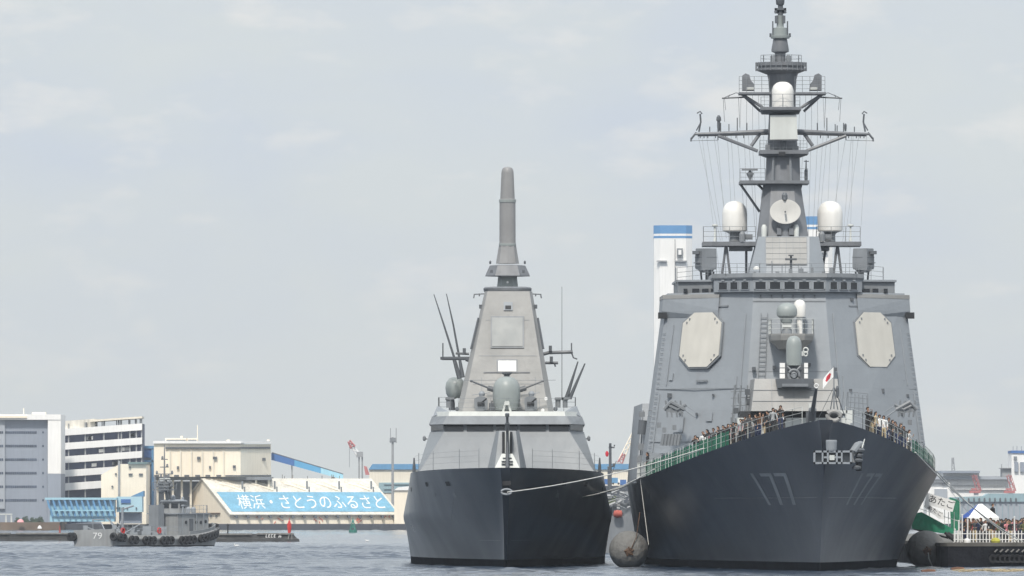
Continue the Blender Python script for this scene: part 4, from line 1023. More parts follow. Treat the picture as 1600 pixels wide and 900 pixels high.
# cap and pole mast
mb = MB(); xk = X(793, DT); 
def disc(v, r, d=4): return [(xk + r * DT / F * math.cos(t) , DT + d + r * DT / F * math.sin(t) * 1.2, Z(v, DT)) for t in (2 * math.pi * i / 24 for i in range(24))]
mb.loft([disc(456, 35), disc(453, 37.5), disc(449, 38), disc(447, 36), disc(446.6, 30)]); capo = mb.build('tower_cap', M['mastgrey'], ff, smooth=True)
for sd in (-1, 1):
    mb = MB(); mb.tube([TP(793 + sd * 36, 459, 4), TP(793 + sd * 53, 460, 4)], .05, 5); mb.tube([TP(793 + sd * 52, 461, 4), TP(793 + sd * 53, 466, 4)], .05, 5); mb.tube([TP(793 + sd * 44, 460, 4), TP(793 + sd * 44, 463, 4)], .05, 5); mb.build('cap_arm', M['grey_mid'], capo)
def hexa(v, wh, d=4, q=.55):
    w_ = wh * DT / F; return [(X(793, DT) + x * w_, DT + d + y * w_, Z(v, DT)) for x, y in ((-1, 0), (-q, -.8), (q, -.8), (1, 0), (q, .8), (-q, .8))]
mb = MB(); mb.loft([hexa(446.5, 16.5), hexa(430.2, 14.8)]); pole = mb.build('pole_mast', M['radome_grey'], ff)
mb = MB(); mb.loft([hexa(430, 35), hexa(428.6, 35), hexa(413, 28), hexa(412, 20)]); col_ = mb.build('mast_collar', M['mastgrey'], pole)
mb = MB()
for sd in (-1, 1):
    mb.plathe(793 + sd * 27, DT + 4, [(1.4, 412.6), (1.8, 409), (.5, 407)], 8); mb.pbox(793 + sd * 25 - 2, 422, 793 + sd * 25 + 2, 426, DT + 1.9, .8)
mb.build('collar_lamp', M['grey_dark'], col_)
mb = MB(); mb.plathe(793, DT + 4, [(18.2, 411.9), (15, 393), (13.6, 384), (13.3, 383)], 8); mb.build('mast_cone', M['pole_grey'], pole)
mb = MB(); mb.plathe(793, DT + 4, [(13.4, 382.9), (13.4, 380.5), (12.7, 380), (12.5, 316), (13.2, 315.5), (13.2, 312), (11.4, 311), (9.6, 270), (9.0, 266), (7.4, 262.8), (4, 261), (0, 260.5)], 28); mb.build('antenna_pole', M['pole_grey'], pole, smooth=True)
mb = MB(); mb.plathe(793, DT + 4, [(13.6, 384.2), (13.6, 380.4)], 28); mb.plathe(793, DT + 4, [(13.3, 316.2), (13.3, 311.8)], 28); mb.build('pole_band', M['radome_grey'], pole, smooth=True)
mb = MB(); c = TP(793, 441, 4 - .68); mb.lathe(c, [(.09, 0), (.09, -.05), (.0, -.06)], 12, (0, 1, 0)); mb.build('pole_lamp', M['white'], pole)
# side arms with antennas
DS = DT + 2
def SP(u, v): return P(u, v, DS)
mb = MB(); mb.tube([SP(742, 560), SP(690, 560)], .13, 7); mb.tube([SP(744, 566), SP(728, 561)], .16, 7); mb.tube([SP(692, 560), SP(692, 536)], .05, 5); mb.tube([SP(712, 552), SP(733, 553)], .10, 6); mb.pbox(723, 544, 728, 553, DS - .2, .4); mb.pbox(688, 557.5, 693, 562, DS - .2, .4); mb.build('yard', M['grey_dark'], ff)
mb = MB(); mb.tube([SP(838, 556), SP(858, 551), SP(895, 550)], .13, 7); mb.tube([SP(893, 549), SP(893, 536)], .05, 5); mb.tube([SP(893, 551), SP(896, 559), SP(902, 561)], .06, 6); mb.pbox(857.5, 540, 862.5, 549, DS - .2, .4); mb.tube([SP(852, 567), SP(872, 567)], .12, 6); mb.pbox(859, 557, 864, 566, DS - .2, .4); mb.tube([SP(866, 567), SP(868, 573)], .06, 5); mb.tube([SP(842, 567), SP(856, 567)], .06, 5); mb.build('yard', M['grey_dark'], ff)
for pts, r0, r1 in (([(719, 588), (693, 506), (678, 460)], .10, .03), ([(723, 588), (708, 506), (697.5, 459)], .10, .03), ([(718, 592), (709, 562)], .17, .10), ([(723, 590), (718, 560)], .17, .10), ([(885, 622), (903, 565)], .15, .05), ([(890, 623), (914, 568)], .15, .05)):
    mb = MB(); mb.tube([SP(*p) for p in pts], r0, 7, r1=r1); mb.build('whip_antenna', M['grey_dark'], ff)
mb = MB(); mb.tube([SP(878, 622), SP(878, 448)], .035, 5, r1=.02); mb.build('whip_antenna', M['grey_mid'], ff)
for u in (883, 872, 701):
    mb = MB(); mb.plathe(u, DS, [(4, 637), (4, 626), (6, 624), (5, 621)], 10); mb.pbox(u - 5, 621, u + 9, 624, DS - .3, .6); mb.build('antenna_base', M['grey_mid'], ff)
mb = MB(); mb.plathe(711.5, DS + 3, [(9, 622), (11.5, 620.5), (14.5, 615), (15.6, 606), (14.6, 598), (10, 591.5), (5, 589.5), (0, 589)], 28); sd1 = mb.build('satellite_dome', M['radome_grey'], ff, smooth=True)
mb = MB(); mb.plathe(706, DS + 3, [(5, 641), (5, 630), (4, 624), (8.5, 622)], 14); mb.build('dome_pedestal', M['grey_dark'], sd1)
# main sensor dome in front of the tower
DG = DT - 4.6
def GP(u, v, d=0): return P(u, v, DG + d)
mb = MB(); mb.plathe(791.5, DG, [(18, 641), (20, 634), (21.3, 626), (21.6, 612), (20.6, 603), (17.4, 595.5), (12, 590.6), (6, 588.6), (0, 588)], 32); sdm = mb.build('gun_director_dome', M['radome_grey'], ff, smooth=True)
mb = MB(); mb.tube([GP(755.5, 582.3, .4), GP(828, 582.3, .4)], .06, 7); mb.plathe(792, DG + .4, [(4, 589), (5, 586), (8, 584), (8, 581.8)], 10); mb.build('navigation_radar', M['grey_dark'], sdm)
for sd in (-1, 1):
    mb = MB(); mb.tube([GP(792 + sd * 20, 609), GP(792 + sd * 30, 606)], .19, 8); mb.tube([GP(792 + sd * 29, 606), GP(792 + sd * 57, 595)], .075, 7, r1=.06); mb.tube([GP(792 + sd * 54, 596.1), GP(792 + sd * 57.5, 594.9)], .08, 7); mb.build('sensor_arm', M['grey_dark'], sdm)
mb = MB(); mb.lathe(GP(791.8, 622, -.92), [(.05, -.06), (.17, -.05), (.18, .05), (.1, .2)], 14, (0, 1, 0)); mb.build('dome_eye', M['grey_dark'], sdm)
mb = MB(); mb.tube([GP(786, 644, -1.1), GP(791, 627, -1.2)], .09, 7); mb.tube([GP(798, 644, -1.1), GP(793, 627, -1.2)], .09, 7); mb.pbox(788, 628, 796, 633, DG - 1.35, .3); mb.build('dome_bracket', M['pale'], sdm)
for u in (752, 829.5):
    mb = MB(); c = u
    mb.pprism([(c - 9, 642), (c - 10.5, 628), (c - 10, 622), (c - 3, 619), (c + 6, 620), (c + 10, 625), (c + 10, 636), (c + 8, 642)], DG - .6, 1.3); wst = mb.build('remote_weapon_mount', M['grey_mid'], ff)
    mb = MB(); mb.pbox(c - 6, 628, c + 5, 634, DG - .75, .2); mb.tube([GP(c + 1, 629, -.6), GP(c + 8, 623, -2)], .06, 6); mb.build('weapon', M['recess_dark'], wst)
    mb = MB(); mb.plathe(c + 1, DG, [(4, 619), (5, 615), (3, 611.5), (0, 611)], 12); mb.tube([GP(c - 14, 617), GP(c + 14, 613.5)], .022, 5); mb.build('weapon_sight', M['grey'], wst)
mb = MB(); mb.pbox(764, 630, 776, 641, DG - .2, .6); mb.tube([GP(766, 641), GP(769, 626)], .05, 5); mb.build('signal_lamp', M['grey_dark'], ff)
for u, v in ((853, 623), (848, 641)):
    mb = MB(); mb.lathe(GP(u, v, 0), [(.0, -.06), (.12, -.05), (.13, .1)], 12, (0, 1, 0)); mb.build('floodlight', M['white'], ff)
mb = MB(); railing(mb, [GP(716, 644, -1.2), GP(868, 644, -1.2)], 1.0, 1.1, .016, 3); mb.tube([GP(716, 594, .4), GP(868, 594, .4)], .016, 4); mb.build('roof_wire', M['grey_mid'], vis)
for u in (868, 714):
    mb = MB(); mb.lathe(GP(u, 639, -.4), [(.1, -.1), (.16, -.06), (.16, .1), (.05, .15)], 12, (0, 1, 0)); mb.build('deck_lamp', M['grey_dark'], vis)
# ================================================================== FENDERS, ROPES, QUAY
def fender(u, v, D, label):
    r = 1.34; c = P(u, v, D); c.z = r - .12
    t = thing('floating_fender', (c.x, c.y + 2.4, 0), label, 'boat fender', 'big fenders between hulls and quay')
    prof = [(.0, 0), (.25, .0), (.62, .10), (1.0, .38), (1.24, .8), (1.34, 1.4), (1.34, 4.2), (1.1, 5), (.6, 5.4), (0, 5.5)]
    mb = MB(); mb.lathe(c + Vector((0, 0, 0)), prof, 40, (0, 1, 0)); mb.build('fender_body', M['fender'], t, smooth=True)
    mb = MB(); mb.lathe(c + Vector((.0, -.02, -.1)), [(.0, -.1), (.16, -.08), (.28, .0), (.3, .12)], 14, (0, 1, 0))
    for a in range(5): mb.tube([c + Vector((.1 * math.cos(a), -.08, .1 * math.sin(a) - .1)), c + Vector((.34 * math.cos(a * 1.3 + .4), -.02, .34 * math.sin(a * 1.3 + .4) - .1))], .06, 6)
    mb.build('end_fitting', M['rust'], t)
    return t, c
f1, c1 = fender(983, 857, 757, 'big grey floating fender with a rusty end fitting squeezed between the two warship hulls')
mb = MB(); mb.tube([c1 + Vector((.1, -.15, 0)), c1 + Vector((.5, .1, .9)), c1 + Vector((.75, 1.0, 2.6))], .03, 5); mb.build('fender_chain', M['rust'], f1)
f2, c2 = fender(1449, 857, 768, 'big grey floating fender with a rusty end fitting between the destroyer and the quay corner')
mb = MB(); mb.tube([c2 + Vector((.05, -.12, -.2)), c2 + Vector((.1, -.15, -.6)), c2 + Vector((.35, -.1, -1.2))], .05, 6); mb.build('fender_line', M['pale'], f2)
def rope(name, pts, r, label, sag=.25, m='rope'):
    pts = [Vector(p) for p in pts]; q = []
    for a, b in zip(pts, pts[1:]):
        for k in range(15):
            t = k / 14; p = a.lerp(b, t); p.z -= sag * 4 * t * (1 - t); q.append(p)
    mb = MB(); mb.tube(q, r, 6); o = mb.build(name, M[m], None, smooth=True, loc=pts[0]); return tag(o, label, 'rope', 'mooring lines')
def on_hull(half, fr, D0, sd, u, v, off=.03):
    "point of a hull side that shows at this column and row"
    best = min(np.linspace(1, 90, 1500), key=lambda s: abs(fr(s, sd * half(s, Z(v, D0 + s)), 0).x - X(u, D0 + s)))
    return hull_pt(half, fr, best, Z(v, D0 + best), sd, off)
rope('mooring_rope', [BP(793, 769, -.3), on_hull(halfA, A, DA0, -1, 1102, 706, .1) + Vector((0, 0, .25))], .036, "pale mooring rope from the frigate's bow fairlead up to the destroyer's deck edge", .35)
pB = on_hull(halfB, B, DB0, 1, 909, 776, .05)
rope('mooring_rope', [pB, A(46, -(halfA(46, 6.5)) , 6.75)], .034, "pale mooring rope from the frigate's far bow scuttle to the destroyer's side", .3)
rope('mooring_rope', [B(36, halfB(36, 5.3), 5.25), A(62, -10.2, 6.2)], .055, 'short thick doubled mooring rope in the gap just above the floating fender', .2)
rope('mooring_rope', [A(60, -10.15, 6.2), A(59, -9.6, 1.6)], .022, 'vertical pale line hanging down the left side of the destroyer hull', 0)
q1 = edgeA(24, .0, .1, 1)
rope('mooring_rope', [q1, P(1598, 846, 762)], .036, 'upper pale mooring rope from the destroyer bow deck down to the quay', .5)
rope('mooring_rope', [edgeA(44, .0, .1, 1), P(1590, 846, 764)], .036, 'lower pale mooring rope running beside its twin past the white tent to the quay', .35)
rope('mooring_rope', [edgeA(47, .0, .1, 1), P(1552, 838, 768)], .016, 'thinnest pale line from the destroyer passing in front of the tent to the fence', .3)

# quay with kerb, wall fittings
zq0 = 1.72; DQ = 760.0
xq = X(1470, DQ)
quay = MB()
quay.loft([[(xq, DQ + .5, z), (xq + .5, DQ, z), (xq + 60, DQ - 3, z), (xq + 60, DQ + 420, z), (xq, DQ + 420, z)] for z in (-2, zq0 - .24)])
o = quay.build('quay', M['quaywall']); tag(o, kind='structure')
mb = MB(); mb.loft([[(xq - .05, DQ + .45, z), (xq + .45, DQ - .06, z), (xq + 60, DQ - 3.06, z), (xq + 60, DQ + 420, z), (xq - .05, DQ + 420, z)] for z in (zq0 - .238, zq0)])
o = mb.build('quay_pavement', M['quaytop']); tag(o, kind='structure')
qs_ = lambda u: (X(u, DQ) - xq)
for k in range(8):
    u = 1552 + 7.5 * k; x = X(u, DQ - .2)
    if k == 0:
        mb = MB(); mb.lathe((x, DQ - .36, .62), [(.16, -.11), (.29, -.12), (.30, .12), (.16, .12), (.16, -.11)], 18, (0, 1, 0)); t0 = mb.build('tyre_fender', M['black'], None, smooth=True, loc=(x, DQ - .36, .62))
        tag(t0, 'first black tyre from the left in the row hanging on the dark quay wall', 'tyre', 'tyres on the quay wall')
    else:
        t1 = t0.copy(); COL.objects.link(t1); t1.location = (x, DQ - .36 - .012 * k, .62); t1['label'] = f"black tyre hanging on the dark quay wall, {['second','third','fourth','fifth','sixth','seventh','eighth'][k-1]} from the left"
for k in range(7):
    u = 1553 + 8.5 * k; x = X(u, DQ - .2); y = DQ - .2 - .05 * (x - xq)
    mb = MB(); mb.loft([[(x, y - .1, 1.12), (x + .20, y - .1, 1.30), (x + .28, y - .1, 1.26), (x + .08, y - .1, 1.06)], [(x, y + .25, 1.12), (x + .2, y + .25, 1.3), (x + .28, y + .25, 1.26), (x + .08, y + .25, 1.06)]])
    o = mb.build('rubber_block', M['concrete'], None, loc=(x, y, 1.06)); tag(o, f"slanting grey block on the quay wall above the tyres, {['first','second','third','fourth','fifth','sixth','seventh'][k]} from the left", 'fender block', 'slanting blocks on the quay wall')
# picket fence along the quay edge
DFn = 764.0
fen = thing('picket_fence', P(1545, 846, DFn), 'low white picket fence standing along the edge of the quay', 'fence')
mb = MB()
for u in np.arange(1491, 1606, 5.0):
    if 1502 < u < 1511: continue
    c = P(u, 0, DFn); y = DFn - .05 * (c.x - xq); mb.box((c.x - .03, y, zq0 + .02), (c.x + .03, y + .03, zq0 + .84))
mb.build('paling', M['white'], fen)
mb = MB()
for z in (.22, .62): mb.tube([(X(1490, DFn), DFn + .06, zq0 + z), (X(1610, DFn), DFn + .06 - .05 * (X(1610, DFn) - xq), zq0 + z)], .03, 5)
mb.build('fence_rail', M['white'], fen)
mb = MB(); mb.tube([(X(1490, DFn), DFn + .08, zq0 + .02), (X(1610, DFn), DFn + .08 - .05 * (X(1610, DFn) - xq), zq0 + .02)], .05, 5); mb.build('fence_foot', M['concrete'], fen)
for u, h in ((1498, 1.5), (1503.5, 1.9), (1512, 1.7), (1585, 1.75), (1492, .9)):
    c = P(u, 0, DFn + .6); mb = MB(); mb.tube([(c.x, c.y, zq0), (c.x, c.y, zq0 + h)], .05, 8); mb.lathe((c.x, c.y, zq0), [(.13, 0), (.13, .05), (.05, .06)], 10); mb.lathe((c.x, c.y, zq0 + h), [(.07, 0), (.07, .05), (.02, .08)], 8)
    o = mb.build('rope_stanchion', M['white'], None, loc=(c.x, c.y, zq0)); tag(o, f"white upright post {h:.1f} metres tall behind the picket fence " + {1498: 'left of the crowd', 1503.5: 'left of the tent', 1512: 'under the blue tent edge', 1585: 'near the right frame edge', 1492: 'beside the gangway foot'}[u], 'post')
# white gazebo tent with a blue side
DTn = 775.0
ten = thing('gazebo_tent', (X(1536, DTn), DTn + 1.3, zq0), 'white gazebo tent with a blue left roof panel on the quay', 'tent')
zr, ze, zl = Z(787.5, DTn), Z(809, DTn), Z(814.5, DTn); xa, xb, xm = X(1512.5, DTn), X(1561, DTn), X(1532, DTn)
pk0, pk1 = Vector((X(1530, DTn), DTn + 1.5, zr)), Vector((X(1536, DTn), DTn + 1.5, zr + .02))
mb = MB(); mb.loft([[(xa, DTn, ze), (xb, DTn, ze + .04), pk1, pk0], [(xa, DTn, ze - .03), (xb, DTn, ze + .01), pk1 - Vector((0, 0, .03)), pk0 - Vector((0, 0, .03))]])
mb.loft([[(xb, DTn, ze + .04), (xb - .1, DTn + 3, ze + .04), pk1], [(xb, DTn, ze + .01), (xb - .1, DTn + 3, ze + .01), pk1 - Vector((0, 0, .03))]])
mb.loft([[(xa, DTn + 3, ze), (xb - .1, DTn + 3, ze + .04), pk1, pk0], [(xa, DTn + 3, ze - .03), (xb - .1, DTn + 3, ze + .01), pk1 - Vector((0, 0, .03)), pk0 - Vector((0, 0, .03))]])
mb.box((xa, DTn - .02, zl), (xb, DTn, ze)); mb.build('canopy', M['canvas_white'], ten)
xl = X(1500.5, DTn)
mb = MB(); mb.loft([[(xa - .004, DTn - .01, ze), (xl, DTn + 1.4, ze - .02), (xl + .1, DTn + 3, ze), pk0 + Vector((-.01, 0, .01))], [(xa - .004, DTn - .01, ze - .03), (xl, DTn + 1.4, ze - .05), (xl + .1, DTn + 3, ze - .03), pk0 - Vector((.01, 0, .03))]])
mb.loft([[(xa - .006, DTn - .01, zl), (xl, DTn + 1.4, zl), (xl, DTn + 1.4, ze - .03), (xa - .006, DTn - .01, ze)], [(xa - .006, DTn + .03, zl), (xl + .03, DTn + 1.42, zl), (xl + .03, DTn + 1.42, ze - .03), (xa - .006, DTn + .03, ze)]]); mb.build('side_panel', M['canvas_blue'], ten)
for x, y in ((xa + .06, DTn + .05), (xb - .06, DTn + .05), (xl + .1, DTn + 2.9), (xb - .15, DTn + 2.95)):
    mb = MB(); mb.tube([(x, y, zq0), (x, y, ze)], .03, 6); mb.build('tent_pole', M['white'], ten)
# gangway with green nets and two white name boards
gw = thing('gangway', P(1470, 846, 772), 'sloping gangway wrapped in green netting from the destroyer to the quay', 'gangway')
DG_ = 771.0
mb = MB(); mb.pprism([(1425, 803), (1440, 800), (1492, 828), (1492, 834), (1470, 833), (1425, 826)], DG_, .08); mb.build('lower_net', M['net'], gw)
mb = MB(); mb.pprism([(1484, 777), (1500, 782), (1502, 828), (1486, 830)], DG_ + 1.8, .06); mb.build('upper_net', M['net_fine'], gw)
mb = MB(); mb.loft([[P(1428, 828, DG_ + .3), P(1428, 825, DG_ + .3), P(1428, 825, DG_ + 1.7), P(1428, 828, DG_ + 1.7)], [P(1496, 846, DG_ + .3), P(1496, 843, DG_ + .3), P(1496, 843, DG_ + 1.7), P(1496, 846, DG_ + 1.7)]]); mb.build('walkway', M['recess_dark'], gw)
mb = MB(); mb.tube([P(1480, 834, DG_ - .2), P(1492, 843, DG_ - .2)], .2, 10); mb.tube([P(1476, 832, DG_ - .4), P(1493, 845, DG_ - .4)], .1, 8); mb.build('gangway_roller', M['black'], gw)
mb = MB()
for u, v0, v1 in ((1428, 790, 826), (1452, 800, 834), (1482, 800, 842), (1491, 800, 846), (1500, 782, 846), (1476, 786, 834)): mb.tube([P(u, v0, DG_ + .2), P(u, v1, DG_ + .2)], .03, 6)
mb.tube([P(1428, 792, DG_ + .2), P(1500, 815, DG_ + .2)], .025, 6); mb.build('handrail', M['pale'], gw)
def name_board(uv, d, label, text_box):
    mb = MB(); mb.pprism(uv, DG_ + d, .05); o = mb.build('name_board', M['white'], None, loc=P(*uv[0], DG_ + d)); tag(o, label, 'sign', 'name boards on the gangway')
    a, b, c_ = [P(*t, DG_ + d - .012) for t in text_box]           # lower left, lower right, upper left
    lettering('あたご', lambda x, y: a + (b - a) * x + (c_ - a) * y, 'board_lettering', M['ink'], o)
name_board([(1444.5, 787), (1449, 770), (1493, 783), (1488.5, 800)], -.35, 'larger upper white board with black hiragana hung on the gangway net', [(1451, 784), (1490, 796), (1453.5, 772)])
name_board([(1443.5, 792), (1446, 786), (1474, 802), (1475, 812), (1468, 811)], -.6, 'smaller lower white board with black hiragana on the green gangway net', [(1449, 794.5), (1471, 808), (1451.5, 788)])
# yellow-green sack and white cooler by the fence
mb = MB(); c = P(1555.5, 845, DFn - .5); mb.lathe((c.x, c.y, zq0), [(.3, 0), (.34, .12), (.28, .26), (.14, .34), (0, .36)], 14); o = mb.build('bollard_cover', mat('yellow_green_cloth', (.42, .40, .06), .8, .2, 3), None, smooth=True, loc=(c.x, c.y, zq0)); tag(o, 'yellow green covered bollard at the quay edge before the fence', 'bollard')
mb = MB(); c = P(1511, 845, DFn - .4); mb.lathe((c.x, c.y, zq0), [(.22, 0), (.24, .12), (.2, .24), (.1, .3), (0, .31)], 14); o = mb.build('marker_float', M['white'], None, smooth=True, loc=(c.x, c.y, zq0)); tag(o, 'rounded white float lying on the quay edge by the fence gap', 'float')
# drifting timbers and debris in the foreground
for u0, u1, v, D, mm, name, lab in ((1440, 1461, 896.5, 690, 'wood', 'drifting_log', 'rusty brown log adrift at the bottom edge below the right fender'), (1486, 1506, 890.6, 720, 'wood', 'drifting_log', 'dark reddish brown log adrift just off the quay wall')):
    mb = MB(); a, b = P(u0, v, D), P(u1, v, D); mb.tube([(a.x, D, .04), ((a.x + b.x) / 2, D + .1, .10), (b.x, D + .2, .06)], .15, 9); o = mb.build(name, M[mm], None, smooth=True, loc=(a.x, D, 0)); tag(o, lab, 'log', 'drifting logs')
mb = MB(); rr = random.Random(31)
for k in range(420):
    D = rr.uniform(690, 722); u = rr.uniform(1492, 1625); p = P(u, 0, D); h = .03 + .12 * rr.random() * (D < 712)
    a = rr.uniform(0, 3.14); l_ = rr.uniform(.15, .7); mb.tube([(p.x, D, h), (p.x + l_ * math.cos(a), D + l_ * math.sin(a), h + rr.uniform(-.04, .05))], rr.uniform(.012, .035), 4)
mb.lathe((X(1565, 705), 705, -.1), [(3.6, 0), (3.4, .12), (2.4, .15), (0, .16)], 28)
o = mb.build('floating_straw', M['straw']); tag(o, 'mat of straw coloured debris floating below the quay', 'debris', kind='stuff')
# ================================================================== FAR SHORE
DF = 3000.0
def FP(u, v, d=0): return P(u, v, DF + d)
def shore(name, u0, v0, u1, v1, D, depth, m, kind='structure'):
    mb = MB(); mb.pbox(u0, v0, u1, v1, D, depth); return tag(mb.build(name, M[m]), kind=kind)
shore('shore_ground', -1500, 818.6, 3200, 832, 2975, 900, 'farquay')
def bld(name, loc, label, cat='building', group=None): return thing(name, loc, label, cat, group)
def bx(mb, u0, v0, u1, v1, d0, d1): mb.pbox(u0, v0, u1, v1, DF + d0, d1 - d0); return mb
zg0 = Z(819, DF)
# office block at the left edge
ob = bld('office_block', FP(40, 819, 15), 'blue grey office block with thin window bands at the left edge')
mb = MB(); bx(mb, -30, 656, 74.5, 818, 2, 30); mb.build('wall', M['bgrey'], ob)
mb = MB(); bx(mb, -30, 655, 7.5, 795, 1.2, 2); mb.build('side_wall', M['bgrey_lt'], ob)
mb = MB(); bx(mb, -30, 647.5, 95, 655.8, 0, 30); bx(mb, 74.7, 655.8, 95, 740, 0.2, 30); mb.build('corner_pier', M['bwhite'], ob)
mb = MB(); bx(mb, 74.7, 740.2, 95, 818, .2, 30); mb.build('shaded_pier_base', M['bgrey'], ob)  # blue-grey colour carries the shade on the lower pier
mb = MB(); bx(mb, 50, 644, 71, 647.4, 4, 10); bx(mb, -20, 649.5, 42, 653, -.4, 0); mb.tube([FP(37, 647, 5), FP(37, 638, 5)], .15, 5); mb.build('roof_plant', M['cream'], ob)
for k in range(6):
    v = 675.5 + 21.2 * k
    mb = MB(); [bx(mb, -9 + 2.9 * j, v - 1.7, -6.6 + 2.9 * j, v + 2.0, 1.1 if -6.6 + 2.9 * j < 7.5 else 1.9, 2.2) for j in range(23) if not 6.0 < -9 + 2.9 * j < 7.6 or True]; mb.build('window', M['bandglass'], ob)
    mb = MB(); bx(mb, 66, v - 1.4, 68.5, v + 1.6, 1.9, 2.2); mb.build('small_window', M['bandglass'], ob)
# open parking structure, its front turned towards the right
pg = bld('parking_structure', FP(150, 819, 40), 'white open sided parking structure with dark navy decks behind the light blue shed')
def pgp(a, v, back=0.0, out=0.0):
    "a: 0 left end .. 1 right end of the front; the decks climb to the right as ramps"
    r = FP(95.2 + 126.8 * a, v - 9.0 * a, 40)
    return r + Vector((0, back - out, 0))
def pslab(mb, a0, a1, v0, v1, out0, back): mb.loft([[pgp(a0, v1, 0, out0), pgp(a1, v1, 0, out0), pgp(a1, v1, back), pgp(a0, v1, back)], [pgp(a0, v0, 0, out0), pgp(a1, v0, 0, out0), pgp(a1, v0, back), pgp(a0, v0, back)]])
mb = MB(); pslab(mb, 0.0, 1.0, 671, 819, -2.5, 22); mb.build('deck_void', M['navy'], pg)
for v0, v1 in ((670.5, 681), (692.5, 703), (713.5, 724), (735, 745.5), (755.5, 767)):
    mb = MB(); pslab(mb, 0, 1, v0, v1, .0, 8); mb.build('parapet', M['bwhite'], pg)
mb = MB(); pslab(mb, -.003, .42, 658, 670.4, -1.0, 20); mb.build('roof_house', M['roofpale'], pg)
mb = MB(); pslab(mb, .36, 1.0, 659.5, 662.5, .6, 18); mb.build('canopy', M['cream2'], pg)
for k, a in enumerate((.085, .29, .52, .70, .735, .84, .92, .985)):
    mb = MB(); pslab(mb, a, a + .016, 662.6, 812, -.6, .9); mb.build('pillar', M['steel'], pg)
for a in (.31, .5, .53, .68, .71, .73, .83, .91, .97):
    mb = MB(); pslab(mb, a, a + .012, 662.6, 670.4, -.2, 1.0); mb.build('roof_post', M['grey_dark'], pg)
rr = random.Random(2)
for v in (690.5, 711.5, 733, 753.5):
    for k in range(4):
        a = rr.uniform(.28, .88); mb = MB(); pslab(mb, a, a + .06, v - 5.5, v - .3, -1.6, 2.4); mb.build('parked_van', M['bwhite' if k % 2 else 'steel'], pg)
# light blue shed with slanted fins
sh = bld('fin_shed', FP(130, 819, -60), 'light blue waterfront shed with a row of slanted fins along its front')
D5 = DF - 60
mb = MB(); mb.pbox(78, 778, 178, 815, D5 + .9, 14); mb.build('wall', M['skyblue'], sh)
mb = MB(); mb.pbox(70, 777.5, 182, 781, D5 - .5, 18); mb.build('roof', mat('pale_blue_roof', (.36, .58, .68), .6, .06, .2), sh)
for k in range(12):
    u = 72.5 + 8.9 * k
    mb = MB(); mb.pprism([(u, 781.2), (u + 3.0, 781.2), (u + 10.5, 805), (u + 10.5, 808), (u + 8, 806), (u + 7, 799), (u + 3, 793)], D5 - .4, 1.3); mb.build('fin', M['midblue'], sh)
mb = MB(); mb.pbox(82, 796.5, 178, 798.5, D5 - .9, .4); mb.build('rail', M['skyblue'], sh)
nx_ = bld('blue_annex', FP(205, 819, -50), 'small pale blue annex with a blue window strip right of the fin shed')
mb = MB(); mb.pbox(182.3, 776, 222, 800, DF - 50, 12); mb.build('wall', mat('pale_blue_wall', (.42, .62, .70), .6, .06, .2), nx_)
mb = MB(); mb.pbox(189, 780, 204, 786, DF - 50.4, .6); mb.build('window', M['deepblue'], nx_)
mb = MB(); mb.pprism([(204, 775.8), (224, 767), (224, 775.8)], DF - 50, 12); mb.build('roof', M['midblue'], nx_)
mb = MB(); mb.pbox(186, 800.2, 220, 818, DF - 48, 10); mb.build('base', M['bgrey'], nx_)
for u in (182.5, 187, 193, 199, 213):
    mb = MB(); mb.pbox(u - 1, 792.5, u + 1, 795.5, DF - 50.4, .6); mb.build('small_window', M['grey_dark'], nx_)
# cream block with a cut corner
cb_ = bld('cream_block', FP(195, 819, 30), 'small cream block with one sloping shoulder before the parking structure')
mb = MB(); mb.pprism([(158, 819), (158, 742), (187, 725), (228.5, 725), (228.5, 819)], DF - 30, 30); mb.build('wall', M['cream'], cb_)
mb = MB(); mb.pbox(184.5, 720, 187.5, 775, DF - 30.6, 1.2); mb.build('pipe', M['steel'], cb_)
for u, v in ((181, 740.5), (204, 741), (220, 741), (175.5, 760), (203, 730)):
    mb = MB(); mb.pbox(u - (3 if u > 190 and v > 735 else 1.3), v - 1.2, u + (3 if u > 190 and v > 735 else 1.3), v + 1.4, DF - 30.5, .6); mb.build('window', M['grey_dark'], cb_)
mb = MB(); mb.pbox(200, 722, 230, 724.8, DF - 31, 32); mb.build('roof_edge', mat('green_grey_roof', (.16, .24, .24), .7, .1, .2), cb_)
# link building between the cream block and the silo
lk = bld('link_building', FP(230, 819, 60), 'narrow blue and white linking tower between the parking structure and the silo')
mb = MB(); bx(mb, 200, 699, 241, 819, 60, 75); mb.build('wall', M['bgrey_lt'], lk)
mb = MB(); bx(mb, 221, 702, 236, 715, 59.2, 60.2); mb.build('window', M['deepblue'], lk)
mb = MB(); bx(mb, 199, 696.5, 242, 701, 58.8, 76); bx(mb, 199, 719, 242, 722, 59, 76); bx(mb, 236.5, 702, 240, 819, 59, 60); mb.build('frame', M['midblue'], lk)
